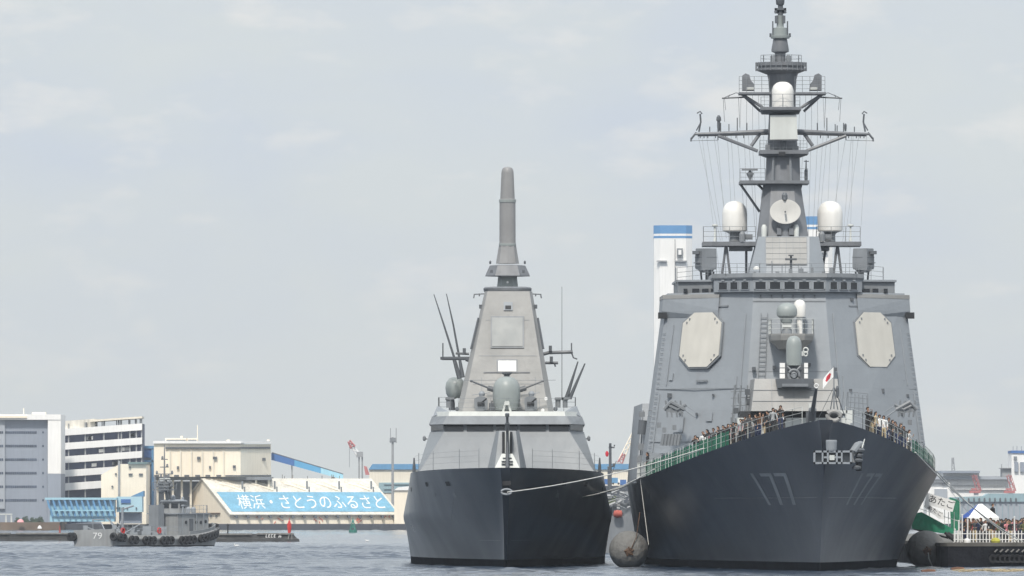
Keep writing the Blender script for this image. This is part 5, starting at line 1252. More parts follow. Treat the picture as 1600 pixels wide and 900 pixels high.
# silo building
si = bld('silo_building', FP(330, 819, 20), 'long cream silo block with vertical ribs and a dark strip under its flat roof', 'silo')
mb = MB(); bx(mb, 240.5, 693, 376, 745, 0, 28); mb.build('wall', M['cream'], si)
mb = MB(); mb.loft([[FP(376.1, v, 0), FP(423.5, v, 14), FP(423.5, v, 40), FP(376.1, v, 28)] for v in (745, 694)]); mb.build('side_wall', M['cream2'], si)  # darker cream puts the turned plane's shade into its colour
mb = MB(); bx(mb, 239.5, 689, 377, 692.9, -.8, 28); mb.loft([[FP(377.1, v, -.8), FP(425, v, 13), FP(424, v, 40), FP(377.1, v, 28)] for v in (692.9, 690)]); mb.build('roof_edge', M['bwhite'], si)
mb = MB(); bx(mb, 258.5, 698.4, 376, 701.2, -.6, .2); mb.loft([[FP(376.1, v, -.6), FP(422.5, v, 13), FP(422.5, v, 14.5), FP(376.1, v, .6)] for v in (701.2, 698.4)]); mb.build('dark_strip', M['grey_dark'], si)  # dark grey strip a little below the roof edge
mb = MB(); bx(mb, 258, 684.5, 291, 688.9, 6, 18); bx(mb, 293, 684.5, 308, 688.9, 6, 18); bx(mb, 282, 681, 285, 684.4, 8, 10); bx(mb, 354, 687, 359, 688.9, 6, 8); bx(mb, 417, 687, 421, 689, 18, 20); mb.tube([FP(308.5, 689, 8), FP(308.5, 664, 8)], .1, 5); mb.build('roof_house', M['cream'], si)
mb = MB(); bx(mb, 260, 687, 290, 689, 5.4, 6.2); bx(mb, 294, 687, 307, 689, 5.4, 6.2); mb.build('roof_window', M['grey_mid'], si)
for u in (265.5, 282, 299, 316, 333, 349):
    mb = MB(); bx(mb, u - 1.1, 704, u + 1.1, 745, -.7, .2); mb.build('rib', M['cream2'], si)
for u, v, w_ in ((310.5, 715.5, 2.6), (336, 715.5, 3.2), (412, 717.5, 3), (278, 730.5, 1.6), (328, 730, 1.4), (366, 729, 2.2)):
    mb = MB(); d = 0 if u < 376 else 10.6; bx(mb, u - w_, v - 2, u + w_, v + 2.2, d - .7, d + 1); mb.build('window', M['grey_dark'], si)
for u in (245, 259, 276, 292, 309, 325, 342):
    mb = MB(); bx(mb, u - 4, 742, u + 3.4, 744.6, -.9, .2); mb.build('low_window', M['grey_dark'], si)
mb = MB(); bx(mb, 352, 742.4, 376, 744.4, -.8, .2); mb.loft([[FP(376.1, v, -.8), FP(424, v, 13.2), FP(424, v, 14.5), FP(376.1, v, .6)] for v in (744.4, 742.2)]); mb.build('low_strip', M['grey_dark'], si)
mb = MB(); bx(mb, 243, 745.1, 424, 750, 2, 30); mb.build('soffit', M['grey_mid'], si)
for u in (246, 258, 270, 284, 298, 400, 420):
    mb = MB(); bx(mb, u - 1.6, 750.1, u + 1.6, 819, 3, 6); mb.build('column', M['cream2'], si)
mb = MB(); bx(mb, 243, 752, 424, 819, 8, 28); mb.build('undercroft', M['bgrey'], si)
# conveyor gallery
cg = bld('conveyor_gallery', FP(470, 745, 20), 'sloping blue conveyor gallery in dark and light blue lengths coming down from the silo', 'conveyor')
def gal(u0, u1, m):
    t = lambda u: 708.0 + (u - 424) * (741.5 - 708.0) / 112; b = lambda u: t(u) + 10.6 - (u - 424) * .026
    mb = MB(); mb.prism([FP(u0, b(u0), 20), FP(u1, b(u1), 20), FP(u1, t(u1), 20), FP(u0, t(u0), 20)], (0, 4, 0)); mb.build('gallery_section', m, cg)
gal(424, 459.8, M['deepblue']); gal(460, 501, mat('bright_blue_cladding', (.10, .34, .58), .6, .06, .2)); gal(501.2, 536, M['skyblue'])
mb = MB(); mb.tube([FP(425, 707.6, 22), FP(536, 741, 22)], .22, 5); mb.build('gallery_ridge', M['grey_dark'], cg)
mb = MB(); bx(mb, 519, 745, 523, 800, 21, 23); bx(mb, 455, 722, 457, 760, 21, 23); mb.build('gallery_leg', M['steel'], cg)
# sugar warehouse with lettered blue roof band
PHI = R(25.8); ax = Vector((math.cos(PHI), math.sin(PHI), 0)); nr = Vector((math.sin(PHI), -math.cos(PHI), 0))
wh = bld('warehouse', FP(450, 819, 0), 'long cream pitched roof warehouse with a sky blue roof band lettered in white Japanese', 'warehouse')
r0 = FP(317.5, 748.6); LW = (X(576, DF) - X(317.5, DF)) / math.cos(PHI); HW = (X(363, DF) - X(317.5, DF)) / math.sin(PHI)
ze_ = Z(803.5, DF); zr_ = r0.z
def wp(a, b, side=1, up=0.0):
    "a metres along the ridge, b 0 ridge .. 1 eave"
    p = r0 + ax * a + nr * (side * HW * b); p.z = zr_ + (ze_ - zr_) * b; n = (nr * side * (zr_ - ze_) + Vector((0, 0, HW))).normalized()
    return p + n * up
mb = MB()
for a0, a1 in ((0, LW),):
    for nm in (0,):
        g = [wp(a, b, s, -.35) for a in (a0,) for b, s in ((0, 1), (1, 1))]
g0 = [Vector((*wp(0, .985, -1).xy, zg0)), Vector((*wp(0, .985, 1).xy, zg0)), wp(0, .985, 1, -.3), wp(0, 0, 1, -.3), wp(0, .985, -1, -.3)]
mb.prism(g0, ax * LW); mb.build('wall', M['cream'], wh)
mb = MB()
for s in (1, -1): mb.prism([wp(-.5, -.0, s, .25), wp(-.5, 1.03, s, .25), wp(-.5, 1.03, s, -.05), wp(-.5, 0, s, -.05)], ax * (LW + 1)); 
roof = mb.build('roof', M['roofpale'], wh)
mb = MB(); mb.loft([[wp(a, b, 1, o) for a, b in ((.7, .40), (.7, .955), (LW - .2, .955), (LW - .2, .40))] for o in (.27, .36)]); bn_ = mb.build('roof_band', M['banner'], roof)
uA, uB = 372.0, 598.0
def letter_fn(x, y):
    u = uA + (uB - uA) * x; b = .885 - .40 * y
    # place the glyph point where that column meets the slope at that height, leaning a little with the band
    b_mid = .68; u = u + (b - b_mid) * 20
    p = r0 + nr * (HW * b); a = (X(u, DF) - p.x) / math.cos(PHI)
    return wp(a, b, 1, .42)
lettering('横浜・さとうのふるさと', letter_fn, 'roof_lettering', M['white'], bn_)
mb = MB()
for k in range(15):
    a = 1.5 + (LW - 3) * k / 14; mb.loft([[wp(a - .35, 1.0, 1, -.6), wp(a + .35, 1.0, 1, -.6), wp(a + .35, .955, 1, -.1), wp(a - .35, .955, 1, -.1)], [wp(a - .35, 1.06, 1, -.6), wp(a + .35, 1.06, 1, -.6), wp(a + .35, 1.035, 1, .15), wp(a - .35, 1.035, 1, .15)]])
mb.build('eave_bracket', M['grey_dark'], roof)
for k in range(5):
    a = 9.2 + 9.7 * k; p = wp(a, .30, 1, .2)
    mb = MB(); mb.tube([p, p + Vector((0, 0, 2.2))], .28, 6); mb.tube([wp(a, .38, 1, .2), wp(a, .38, 1, .2) + Vector((0, 0, 1.4))], .2, 5); mb.build('roof_vent', M['grey_mid'], roof)
mb = MB()
for k in range(5):
    a = 3 + 9.7 * k; mb.tube([wp(a, .10, 1, .3), wp(a + 5.2, .36, 1, .45)], .22, 5); mb.tube([wp(a + 3.0, .12, 1, .3), wp(a + 5.6, .26, 1, .4)], .16, 5); mb.tube([wp(a + .4, .16, 1, .3), wp(a + 2.2, .22, 1, .4)], .25, 5)
mb.build('roof_ladder', M['cream2'], roof)
mb = MB(); rr = random.Random(6)
for k in range(16): a = rr.uniform(2, LW - 2); p = wp(a, -.0, 1, .2); mb.tube([p, p + Vector((0, 0, rr.uniform(.5, 1.3)))], .1, 5)
mb.build('ridge_fitting', M['concrete'], roof)
# gable dado with small windows and a brown trim
def gab(x, v, o): # x: column on the gable end
    t = (x - 317.5) / (363 - 317.5); p = r0 + nr * (HW * t) - ax * o; p.z = Z(v, DF); return p
mb = MB(); mb.loft([[gab(x, v, o) for x, v in ((289, 803.2), (346, 803.2), (346, 801.2), (289, 801.2))] for o in (-.1, .4)]); mb.build('gable_trim', M['rust'], wh)
for x in (297, 305, 313, 321, 331, 340):
    mb = MB(); mb.loft([[gab(x + dx, v, o) for dx, v in ((-1.2, 807.5), (1.2, 807.5), (1.2, 805), (-1.2, 805))] for o in (-.1, .3)]); mb.build('gable_window', M['grey_dark'], wh)
# scribbles of faded red paint low on the long wall
mb = MB(); rr = random.Random(14)
for c in (10, 15, 26, 38, 48, 52):
    for k in range(4):
        a = c + rr.uniform(-2, 2); p0 = wp(a, .99, 1, .0); p1 = wp(a + rr.uniform(-1.5, 1.5), .99, 1, .0); z0 = rr.uniform(2.2, 4); p0.z = z0; p1.z = z0 + rr.uniform(-.9, .6); mb.tube([p0 + nr * .1, p1 + nr * .1], .10, 4)
mb.build('faded_paint_mark', M['orange'], wh)
# small cream shed right of it, and the blue roofed hall behind
cs = bld('cream_shed', FP(625, 819, -10), 'small cream shed with a rounded white roof at the right end of the warehouse')
mb = MB(); bx(mb, 616, 766, 660, 819, -10, 8); mb.build('wall', M['cream'], cs)
mb = MB(); mb.pprism([(615, 766), (622, 761.5), (640, 759.5), (662, 762), (662, 766)], DF - 10.5, 19); mb.build('roof', M['bwhite'], cs)
hb = bld('blue_roof_hall', FP(610, 819, 160), 'low cream hall with a pale blue roof behind the warehouse')
DH = DF + 160
mb = MB(); mb.pbox(577, 733, 1002, 820, DH, 40); mb.build('wall', M['cream2'], hb)
mb = MB(); mb.pprism([(576, 733.5), (582, 725), (1003, 725), (1003, 733.5)], DH - .6, 41); mb.build('roof', M['midblue'], hb)
mb = MB(); mb.pbox(600, 755, 650, 757, DH - .7, .6); mb.pbox(600, 763, 650, 764.5, DH - .7, .6); mb.pbox(592, 754, 640, 770, DH - .3, .5); mb.build('balcony', M['teal'], hb)
# telecom pole
tp = bld('telecom_mast', FP(613, 819, 100), 'tall grey telecom mast with two whip aerials left of the frigate', 'telecom mast')
DP = DF + 100
mb = MB(); mb.tube([P(613.5, 790, DP), P(613.5, 683, DP)], .42, 10, r1=.32); mb.build('pole', M['steel'], tp)
mb = MB(); mb.pbox(609, 684, 618, 691, DP - .6, 1.2); mb.pbox(608.5, 689, 618.5, 690.6, DP - .8, 1.6); mb.build('antenna_cluster', M['grey_mid'], tp)
for u in (610.2, 619):
    mb = MB(); mb.tube([P(u, 692, DP), P(u, 669, DP)], .13, 6); mb.build('aerial', M['steel'], tp)
# harbour cranes: lattice jib on a slewing tower
def jib(mb, p, q, w0, n=9, r=.12):
    p, q = Vector(p), Vector(q); d = (q - p).normalized(); s = d.cross(Vector((0, 1, 0))).normalized() * w0; y = Vector((0, w0, 0))
    for a in (-1, 1):
        for b in (-1, 1): mb.tube([p + s * a + y * b, q + s * a * .5 + y * b * .5], r, 4)
    for k in range(n):
        t0, t1 = k / n, (k + 1) / n; a = 1 if k % 2 else -1
        mb.tube([p.lerp(q, t0) + s * a * (1 - t0 * .5) - y, p.lerp(q, t1) - s * a * (1 - t1 * .5) - y], r * .7, 4)
DC = DF + 220
cr = bld('harbour_crane', P(563, 745, DC), 'red and white harbour crane with a raised jib above the warehouse roof', 'crane')
mb = MB(); jib(mb, P(561, 713, DC), P(545.5, 689.5, DC), .55, 7, .18); mb.build('jib', M['white'], cr)
mb = MB(); jib(mb, P(551.6, 699, DC - .2), P(545.2, 689, DC - .2), .7, 4, .22); mb.build('jib_tip', M['red_far'], cr)
for u in (561, 566):
    mb = MB(); mb.tube([P(u, 790, DC), P(u, 708, DC)], .25, 6); mb.build('tower_leg', M['steel'], cr)
mb = MB(); mb.pbox(557, 706, 567, 714, DC - 1, 3); mb.build('machinery_house', M['steel'], cr)
mb = MB(); mb.tube([P(561, 713, DC), P(565, 706, DC)], .3, 5); mb.tube([P(546, 690, DC), P(546, 730, DC)], .06, 4); mb.build('hoist_rope', M['grey_mid'], cr)
mb = MB(); mb.pprism([(568.5, 728), (573, 729), (577.5, 742), (571, 742)], DC - 4, 2); mb.build('counter_jib', M['red_far'], cr)
cr2 = bld('harbour_crane', P(970, 735, DC), 'red and white crane jib leaning up between the two warships', 'crane')
mb = MB(); jib(mb, P(970.5, 719, DC), P(990, 676, DC), .7, 9, .18); mb.build('jib', M['cream'], cr2)
mb = MB(); jib(mb, P(968.5, 724, DC - .4), P(975, 709, DC - .4), .7, 4, .2); mb.build('jib_foot', M['red_far'], cr2)
mb = MB(); mb.pbox(961, 724, 973, 760, DC - 2, 4); mb.build('machinery_house', M['steel'], cr2)
# white towers with blue caps behind the destroyer
def stack(u0, u1, vt, label, D):
    t = thing('power_station_stack', (X((u0 + u1) / 2, D), D + 5, 2), label, 'tower', 'white towers with blue caps')
    w_ = (X(u1, D) - X(u0, D)); x0 = X(u0, D)
    def rg(v, g=0.0): z = Z(v, D); c = w_ * .16; return [(x0 - g, D + c, z), (x0 + c, D - g, z), (x0 + w_ - c, D - g, z), (x0 + w_ + g, D + c, z), (x0 + w_ + g, D + w_ - c, z), (x0 + w_ - c, D + w_ + g, z), (x0 + c, D + w_ + g, z), (x0 - g, D + w_ - c, z)]
    mb = MB(); mb.loft([rg(820), rg(vt + 20)]); mb.build('shaft', M['bwhite'], t)
    mb = MB(); mb.loft([rg(vt + 20, .05), rg(vt + 16.5, .05)]); mb.loft([rg(vt + 13, .05), rg(vt, .05)]); mb.build('blue_band', mat('tower_blue_paint', (.10, .27, .52), .6, .06, .2), t)
    mb = MB(); mb.loft([rg(vt + 16.45, .03), rg(vt + 13.05, .03)]); mb.build('white_band', M['bwhite'], t)
    mb = MB(); um = (u0 + u1) / 2 + 7; mb.pbox(um - 1, vt + 36, um + 8, vt + 49, D - 1.0, 1.2); mb.build('balcony_recess', M['grey_mid'], t)
    mb = MB(); mb.pbox(um + 1.2, vt + 38.5, um + 6, vt + 46, D - 1.3, .5); mb.build('aviation_lamp', M['bwhite'], t)
    mb = MB(); mb.pbox(u0 + 4, vt + 55, u0 + 20, vt + 57, D - 1.0, 1.2); mb.pbox(um - 4, vt + 55, u1 - 8, vt + 57, D - 1.0, 1.2); mb.pbox((u0 + u1) / 2 + 2.4, vt + 22, (u0 + u1) / 2 + 3.4, 800, D - .3, .5); mb.build('ledge', M['steel'], t)
stack(1022, 1081.5, 352, 'white square tower with a blue capped top rising left of the destroyer bridge', DF - 20)
stack(1257, 1301, 338, 'white tower whose blue cap peeps out right of the destroyer mast', DF + 60)
# long sheds, plant tower and red cranes on the right
ts = bld('transit_shed', FP(1520, 819, 120), 'long pale quay shed with a dark flat roof line behind the gangway on the right')
mb = MB(); bx(mb, 1425, 749, 1700, 819, 120, 160); mb.build('wall', M['bwhite'], ts)
mb = MB(); bx(mb, 1424, 744, 1700, 749, 118, 161); mb.build('roof', M['bgrey_lt'], ts)
mb = MB(); bx(mb, 1470, 735.6, 1531.5, 739, 116, 150); mb.build('raised_roof', M['bgrey'], ts)
mb = MB(); bx(mb, 1474, 739.1, 1530, 744, 119, 150); mb.build('clerestory', M['bwhite'], ts)
for v in (758, 765):
    mb = MB(); bx(mb, 1486, v, 1700, v + .8, 119.3, 120.2); mb.build('wall_line', M['steel'], ts)
ws = bld('white_shed', FP(1468, 819, 60), 'white gabled shed with a grey shutter just right of the destroyer hull')
mb = MB(); bx(mb, 1448, 754, 1484, 819, 60, 84); mb.build('wall', M['bwhite'], ws)
mb = MB(); bx(mb, 1450, 752, 1481, 754, 59, 84); mb.build('roof_edge', M['grey_mid'], ws)
mb = MB(); bx(mb, 1460, 764, 1480, 778, 59.4, 60.2); mb.build('shutter', M['bgrey_lt'], ws)
mb = MB(); bx(mb, 1472, 755, 1479, 758, 59.4, 60.2); mb.build('window', M['grey_mid'], ws)
pt = bld('plant_tower', FP(1592, 819, 90), 'white plant tower with a dark blue top band at the right edge')
mb = MB(); bx(mb, 1580.5, 708, 1640, 819, 90, 110); mb.build('wall', M['bwhite'], pt)
mb = MB(); bx(mb, 1580, 704, 1640, 708, 89.6, 111); mb.build('top_band', M['deepblue'], pt)
mb = MB(); bx(mb, 1584, 713, 1589, 718.5, 89.2, 90.2); mb.build('window', M['grey_mid'], pt)
mb = MB()
for u in (1585, 1594): bx(mb, u, 722, u + 6, 737, 89.2, 90.2)
mb.build('louvre', M['bgrey'], pt)
mb = MB(); bx(mb, 1566, 731, 1580.4, 745, 92, 104); mb.tube([FP(1565, 745, 95), FP(1565, 725, 95)], .12, 5); bx(mb, 1564, 731, 1580.4, 732, 91, 105); mb.build('side_frame', M['steel'], pt)
mb = MB()
for u in (1589, 1596, 1583): mb.tube([FP(u, 704, 95), FP(u, 697, 95)], .1, 5)
mb.build('roof_mast', M['steel'], pt)
tw = bld('lighting_tower', FP(1489, 744, 130), 'thin grey lattice lighting tower standing above the long shed roof', 'mast')
mb = MB(); jib(mb, FP(1490, 744, 130), FP(1488.5, 716, 130), .5, 8, .12); mb.build('lattice', M['steel'], tw)
mb = MB(); bx(mb, 1487, 715, 1491, 725, 129.6, 130.6); mb.build('lamp_head', M['steel'], tw)
def red_crane(u, label):
    t = thing('yard_crane', FP(u, 800, -90), label, 'crane', 'red yard cranes on the far quay'); Dq = DF - 90
    mb = MB(); jib(mb, P(u + 4, 768, Dq), P(u - 6, 742, Dq), .55, 6, .09); jib(mb, P(u + 6, 768, Dq), P(u - 1, 742, Dq), .3, 5, .07); mb.build('jib', M['red_far'], t)
    mb = MB(); mb.pbox(u - 11, 766.5, u + 6, 770.5, Dq - 1, 3); mb.pbox(u - 8, 763, u + 1, 765.5, Dq - .8, 2); mb.build('machinery_house', M['red_far'], t)
    mb = MB(); mb.pbox(u - 4, 770.6, u + 3, 800, Dq - .5, 2); mb.build('pedestal', M['bwhite'], t)
red_crane(1526, 'red yard crane with a lattice jib in the middle of the far quay shed')
red_crane(1580, 'red yard crane with a lattice jib below the plant tower')
tl = bld('teal_shed', FP(1570, 819, -60), 'pale teal waterfront shed with a row of dark arched openings behind the tent')
D8 = DF - 160
mb = MB(); mb.pbox(1500, 784, 1700, 819, D8, 14); mb.build('wall', M['bgrey_lt'], tl)
mb = MB(); mb.pprism([(1484, 784), (1486, 777), (1538, 775), (1544, 771), (1700, 771), (1700, 784)], D8 - .5, 15); mb.build('fascia', M['teal'], tl)
for k in range(12):
    u = 1496 + 8.2 * k; mb = MB(); mb.pprism([(u, 784), (u, 779), (u + 1.3, 777.4), (u + 2.6, 779), (u + 2.6, 784)], D8 - .9, .6); mb.build('opening', M['grey_dark'], tl)
for k in range(12):
    u = 1503 + 9 * k; mb = MB(); mb.pbox(u, 788, u + .7, 812, D8 - .4, .6); mb.build('rib', M['teal'], tl)
# clutter on the near bank at far left
bk = shore('brown_bank', -60, 816, 93, 828.4, DF - 60, 50, 'brownrock')
for k, (u, w_, h) in enumerate(((28, 8, 9), (40, 9, 11), (52, 10, 10), (63, 8, 12))):
    rr = random.Random(40 + k); c = P(u, 817, DF - 30); mb = MB()
    for j in range(90):
        d = Vector((rr.gauss(0, 1), rr.gauss(0, 1), abs(rr.gauss(0, 1)))).normalized() * rr.uniform(.4, 1)
        p = c + Vector((d.x * w_ * .12, d.y * 1.2, d.z * h * .17)); s = rr.uniform(.15, .35)
        mb.add([p + Vector((-s, 0, -s * .5)), p + Vector((s, .1, -s * .6)), p + Vector((.1 * s, .2, s))], [[0, 1, 2]])
    o = bld('bush', c, f"dark green bush below the office block, {['first','second','third','fourth'][k]} from the left", 'bush', 'bushes below the office block')
    mb.build('foliage', M['leaf'], o); mb = MB(); mb.tube([c, c + Vector((0, 0, h * .08))], .15, 5); mb.build('stem', M['wood'], o)
gt_ = bld('gate_frame', P(10, 818, DF - 58), 'pale portal frame on the bank below the office block', 'gate')
mb = MB()
for u in (8, 16.5): mb.pbox(u, 803, u + 2.4, 816, DF - 59, 1)
mb.pbox(-6, 802.5, 19, 804.4, DF - 59.2, 1.2); mb.build('portal', M['pale'], gt_)
for u, w_, m, nm, lab in ((32, 5.5, 'orange', 'covered_stack', 'pink covered heap on the bank below the office block'), (62, 3.5, 'white', 'white_boat', 'tiny white boat moored under the brown bank')):
    mb = MB(); c = P(u, 816 if u < 50 else 826, DF - 62); k = DF / F
    mb.lathe((c.x, c.y, c.z), [(w_ * k, 0), (w_ * k * .9, 2 * k), (w_ * k * .4, 4.5 * k), (0, 5 * k)], 12); o = mb.build(nm, M[m] if m != 'orange' else mat('pink_tarpaulin', (.75, .35, .36), .8, .1, .5), None, smooth=True, loc=c); tag(o, lab, 'boat' if u > 50 else 'heap')
# breakwaters with beacons and painted depth figures
DBk = 1565.0
brk = thing('breakwater', P(395, 846, DBk), 'low dark concrete breakwater with white painted figures right of the tug', 'breakwater')
mb = MB(); mb.loft([[P(328, v, DBk - o), P(458 + e, v, DBk - o), P(458 + e, v, DBk + 5), P(328, v, DBk + 5)] for v, o, e in ((849, 1.0, 11), (842, .9, 9), (841, .2, 6), (834.3, 0, 0), (834, -.3, -1))]); mb.build('wall', M['concrete_dk'], brk)
mb = MB(); mb.pbox(329, 833.4, 394, 836, DBk - .35, 3); mb.pbox(401, 832.8, 459, 835.2, DBk - .35, 3); mb.build('coping', M['concrete'], brk)
mb = MB()
for k, u in enumerate((415, 419, 423.2, 427.6)):
    c = P(u, 840, DBk - .42); k_ = DBk / F
    def st(x0, y0, x1, y1): mb.loft([[c + Vector((x0 * k_, o, y0 * k_)), c + Vector((x1 * k_, o, y0 * k_)), c + Vector((x1 * k_ + .06, o, y1 * k_)), c + Vector((x0 * k_ + .06, o, y1 * k_))] for o in (0, .06)])
    st(0, 0, .9, 5); st(.9, 0, 2.5, 1)
    if k in (1, 3): st(1.0, 2.2, 2.2, 3.2)
    if k > 0: st(1.0, 4.1, 2.6, 5)
c = P(435, 840, DBk - .42); st(0, 0, 1, 3); st(1.0, 2, 3.8, 3); st(1.9, 0, 2.6, 2); st(3.2, 0, 3.9, 2)
mb.build('painted_figure', M['white'], brk)
for name, u, vt, vb, D, m, lab, cat in (('beacon', 452, 811, 834, DBk, 'red', 'red beacon on the right end of the low breakwater', 'beacon'),):
    t = thing(name, P(u, 834, D + .5), lab, cat); Dq = D + 1
    mb = MB(); mb.plathe(u, Dq, [(2, 834), (2.8, 827), (3.4, 824), (3.4, 818), (2.2, 817.6), (1.8, 815), (.5, 812.6), (.3, 809)], 12); mb.build('beacon_body', M['red'], t)
    mb = MB(); mb.tube([P(u - 2, 843, DBk - 1.1), P(u, 834, DBk - .2)], .05, 5); mb.tube([P(u + 4, 843, DBk - 1.1), P(u + 4, 834, DBk - .2)], .05, 5); mb.build('ladder', M['concrete'], t)
DBl = 1600.0
brl = thing('breakwater', P(40, 845, DBl), 'low dark concrete breakwater running out of the left edge behind the tug', 'breakwater')
mb = MB(); mb.loft([[P(-60, v, DBl - o), P(126, v, DBl - o), P(126, v, DBl + 5), P(-60, v, DBl + 5)] for v, o in ((848, .8), (843, .7), (842, .1), (834, 0))]); mb.build('wall', M['concrete_dk'], brl)
mb = MB(); mb.pbox(-60, 832.4, 15, 835, DBl - .3, 4); mb.pbox(25, 832.4, 126, 834.8, DBl - .3, 4); mb.build('coping', M['concrete'], brl)
t = thing('beacon', P(93.5, 833, DBl + 1), 'small dull red marker post on the left breakwater beside the tug stern', 'beacon')
mb = MB(); mb.plathe(93.5, DBl + 1, [(1.8, 833), (1.3, 828), (.6, 822), (.2, 821)], 10); mb.build('marker_body', mat('dull_red_paint', (.30, .06, .05), .7, .1, 1), t)
t = thing('marker_post', P(356, 834, DBk + 1), 'thin black marker post on the breakwater just right of the tug bow', 'post')
mb = MB(); mb.plathe(356, DBk + 1, [(1.2, 834), (1.2, 822), (2, 821), (1, 818.5), (.3, 818)], 10); mb.build('post_body', M['black'], t)
# green buoy
DBy = 2480.0
by = thing('channel_buoy', P(551.5, 832, DBy), 'green channel buoy floating before the lettered warehouse', 'buoy')
mb = MB(); mb.plathe(551.5, DBy, [(4, 833), (6.3, 832), (6.5, 828.5), (5.4, 828)], 16); mb.build('buoy_float', M['green_far'], by)
mb = MB()
for a in range(4): mb.tube([P(551.5, 828, DBy) + Vector((math.cos(a * 1.571 + .6) * .8, math.sin(a * 1.571 + .6) * .8, 0)), P(551.5, 817, DBy) + Vector((math.cos(a * 1.571 + .6) * .3, math.sin(a * 1.571 + .6) * .3, 0))], .12, 5)
mb.pbox(548.6, 818.5, 554.4, 825, DBy - .1, .2); mb.plathe(551.5, DBy, [(2, 817), (2, 814), (.8, 812), (.3, 808)], 10); mb.build('buoy_cage', M['green_far'], by)
# seagulls and wavelet birds on the water
for k, (u, v) in enumerate(((370, 855), (574, 847))):
    D = H * F / (v - V0); c = Vector((X(u, D), D, .1)); t = thing('seagull', c, ['white seagull sitting on the water below the breakwater', 'white seagull on the water right of the breakwater end'][k], 'seagull')
    mb = MB(); mb.lathe(c + Vector((-.25, 0, .05)), [(0, 0), (.07, .06), (.11, .2), (.09, .34), (.04, .5), (0, .58)], 12, (1, 0, .15)); mb.lathe(c + Vector((-.22, 0, .08)), [(.05, 0), (.055, .1), (.06, .16), (.05, .22), (0, .25)], 10, (-.3, 0, 1)); mb.build('bird_body', M['white'], t, smooth=True)
# grey support ship astern of the two warships
DV = 1010.0
gs_ = thing('support_ship', P(950, 868, DV), 'grey working ship with a lattice mast seen in the gap between the warships', 'ship')
mb = MB(); mb.loft([[P(905, v, DV), P(1015, v, DV), P(1015, v, DV + 40), P(905, v, DV + 40)] for v in (872, 806)]); mb.build('hull', M['grey_mid'], gs_)
mb = MB(); mb.pbox(925, 775, 975, 806, DV + 6, 10); mb.pbox(960, 786, 990, 806, DV + 3, 6); mb.build('deckhouse', M['grey_mid'], gs_)
mb = MB(); mb.tube([P(953.5, 806, DV + 4), P(953.5, 693, DV + 4)], .17, 8, r1=.12); mb.tube([P(951, 760, DV + 4), P(951, 730, DV + 4)], .12, 6)
mb.tube([P(951, 699, DV + 4), P(960, 699, DV + 4), P(960, 695, DV + 4)], .09, 6); mb.tube([P(949, 730, DV + 4), P(960, 728, DV + 4)], .08, 6); mb.pbox(957, 724, 961, 728, DV + 3.8, .3); mb.pbox(952, 692.5, 955.5, 697, DV + 3.8, .3)
mb.tube([P(953, 750, DV + 4), P(963, 720, DV + 4)], .03, 5); mb.tube([P(953.5, 765, DV + 4), P(947, 790, DV + 4)], .06, 5); mb.build('mast', M['grey_dark'], gs_)
rr = random.Random(9)
for k in range(22):
    u, v = rr.uniform(942, 985), rr.uniform(768, 797); a, b = rr.uniform(4, 16), rr.uniform(-7, 7); mb = MB(); mb.tube([P(u, v, DV + 2), P(u + a, v + b, DV + 2)], rr.uniform(.05, .16), 5); mb.build('deck_spar', M['steel' if k % 2 else 'grey_mid'], gs_)
for k in range(9): u, v = rr.uniform(944, 980), rr.uniform(762, 796); mb = MB(); mb.pbox(u, v, u + rr.uniform(4, 10), v + rr.uniform(4, 9), DV + 2.6, .8); mb.build('deck_box', M['steel'], gs_)
mb = MB(); mb.pbox(948, 775, 962, 788, DV + 2, .8); mb.build('green_tarpaulin', mat('olive_tarpaulin', (.10, .13, .07), .8, .2, 2), gs_)
mb = MB(); mb.lathe(P(959.5, 803, DV - .6), [(0, -.1), (.3, 0), (.38, .3), (.32, .7), (0, .8)], 14, (1, 0, 0)); o = mb.build('work_raft', mat('dull_orange_red_cover', (.34, .08, .06), .8, .2, 3), None, smooth=True, loc=P(959.5, 803, DV - .6)); tag(o, 'orange red bundle on the grey working ship between the warships', 'raft')
mb = MB(); mb.lathe(P(948.4, 709.5, DV + 4), [(0, -.05), (.11, -.03), (.16, 0), (.11, .03), (0, .05)], 14, (0, 1, 0)); mb.v = [(x, y, P(948.4, 709.5, DV).z + (z - P(948.4, 709.5, DV).z) * 1.7) for x, y, z in mb.v]; mb.tube([P(948.4, 709.5, DV + 4), P(953.5, 707, DV + 4)], .02, 4)
o = mb.build('signal_ball', M['flag_red'], None, smooth=True, loc=P(948.4, 709.5, DV + 4)); tag(o, 'red signal shape hanging from the working ship mast in the gap', 'signal')
# vans parked on the far quay in the gap
for k, (u, v, m, cn) in enumerate(((948, 753, 'deepblue', 'deep blue'), (962, 751, 'midblue', 'mid blue'), (975, 754, 'deepblue', 'darker blue'), (986, 756, 'skyblue', 'light blue'), (954, 762, 'bwhite', 'white'), (972, 764, 'navy', 'navy'))):
    D = DF - 300 + 12 * k; t = thing('parked_truck', P(u, v + 5, D + 1), f"{cn} truck on the far quay between the warships, {['leftmost of the upper row','second of the upper row','third of the upper row','rightmost of the upper row','left of the lower row','right of the lower row'][k]}", 'truck', 'trucks parked in the gap')
    mb = MB(); mb.pbox(u - 6, v - 4.5, u + 3.4, v + 4, D, 2.4); mb.build('cargo_box', M[m], t)
    mb = MB(); mb.pprism([(u + 3.6, v + 4), (u + 3.6, v - 2.6), (u + 5.4, v - 2.6), (u + 6.6, v + .4), (u + 6.6, v + 4)], D + .1, 2.2); mb.build('cab', M['bwhite'], t)
    for du in (-4, 4.6): mb = MB(); mb.lathe(P(u + du, v + 4.6, D - .05), [(0, 0), (.26, 0), (.26, .3), (0, .3)], 12, (0, 1, 0)); mb.build('wheel', M['black'], t)
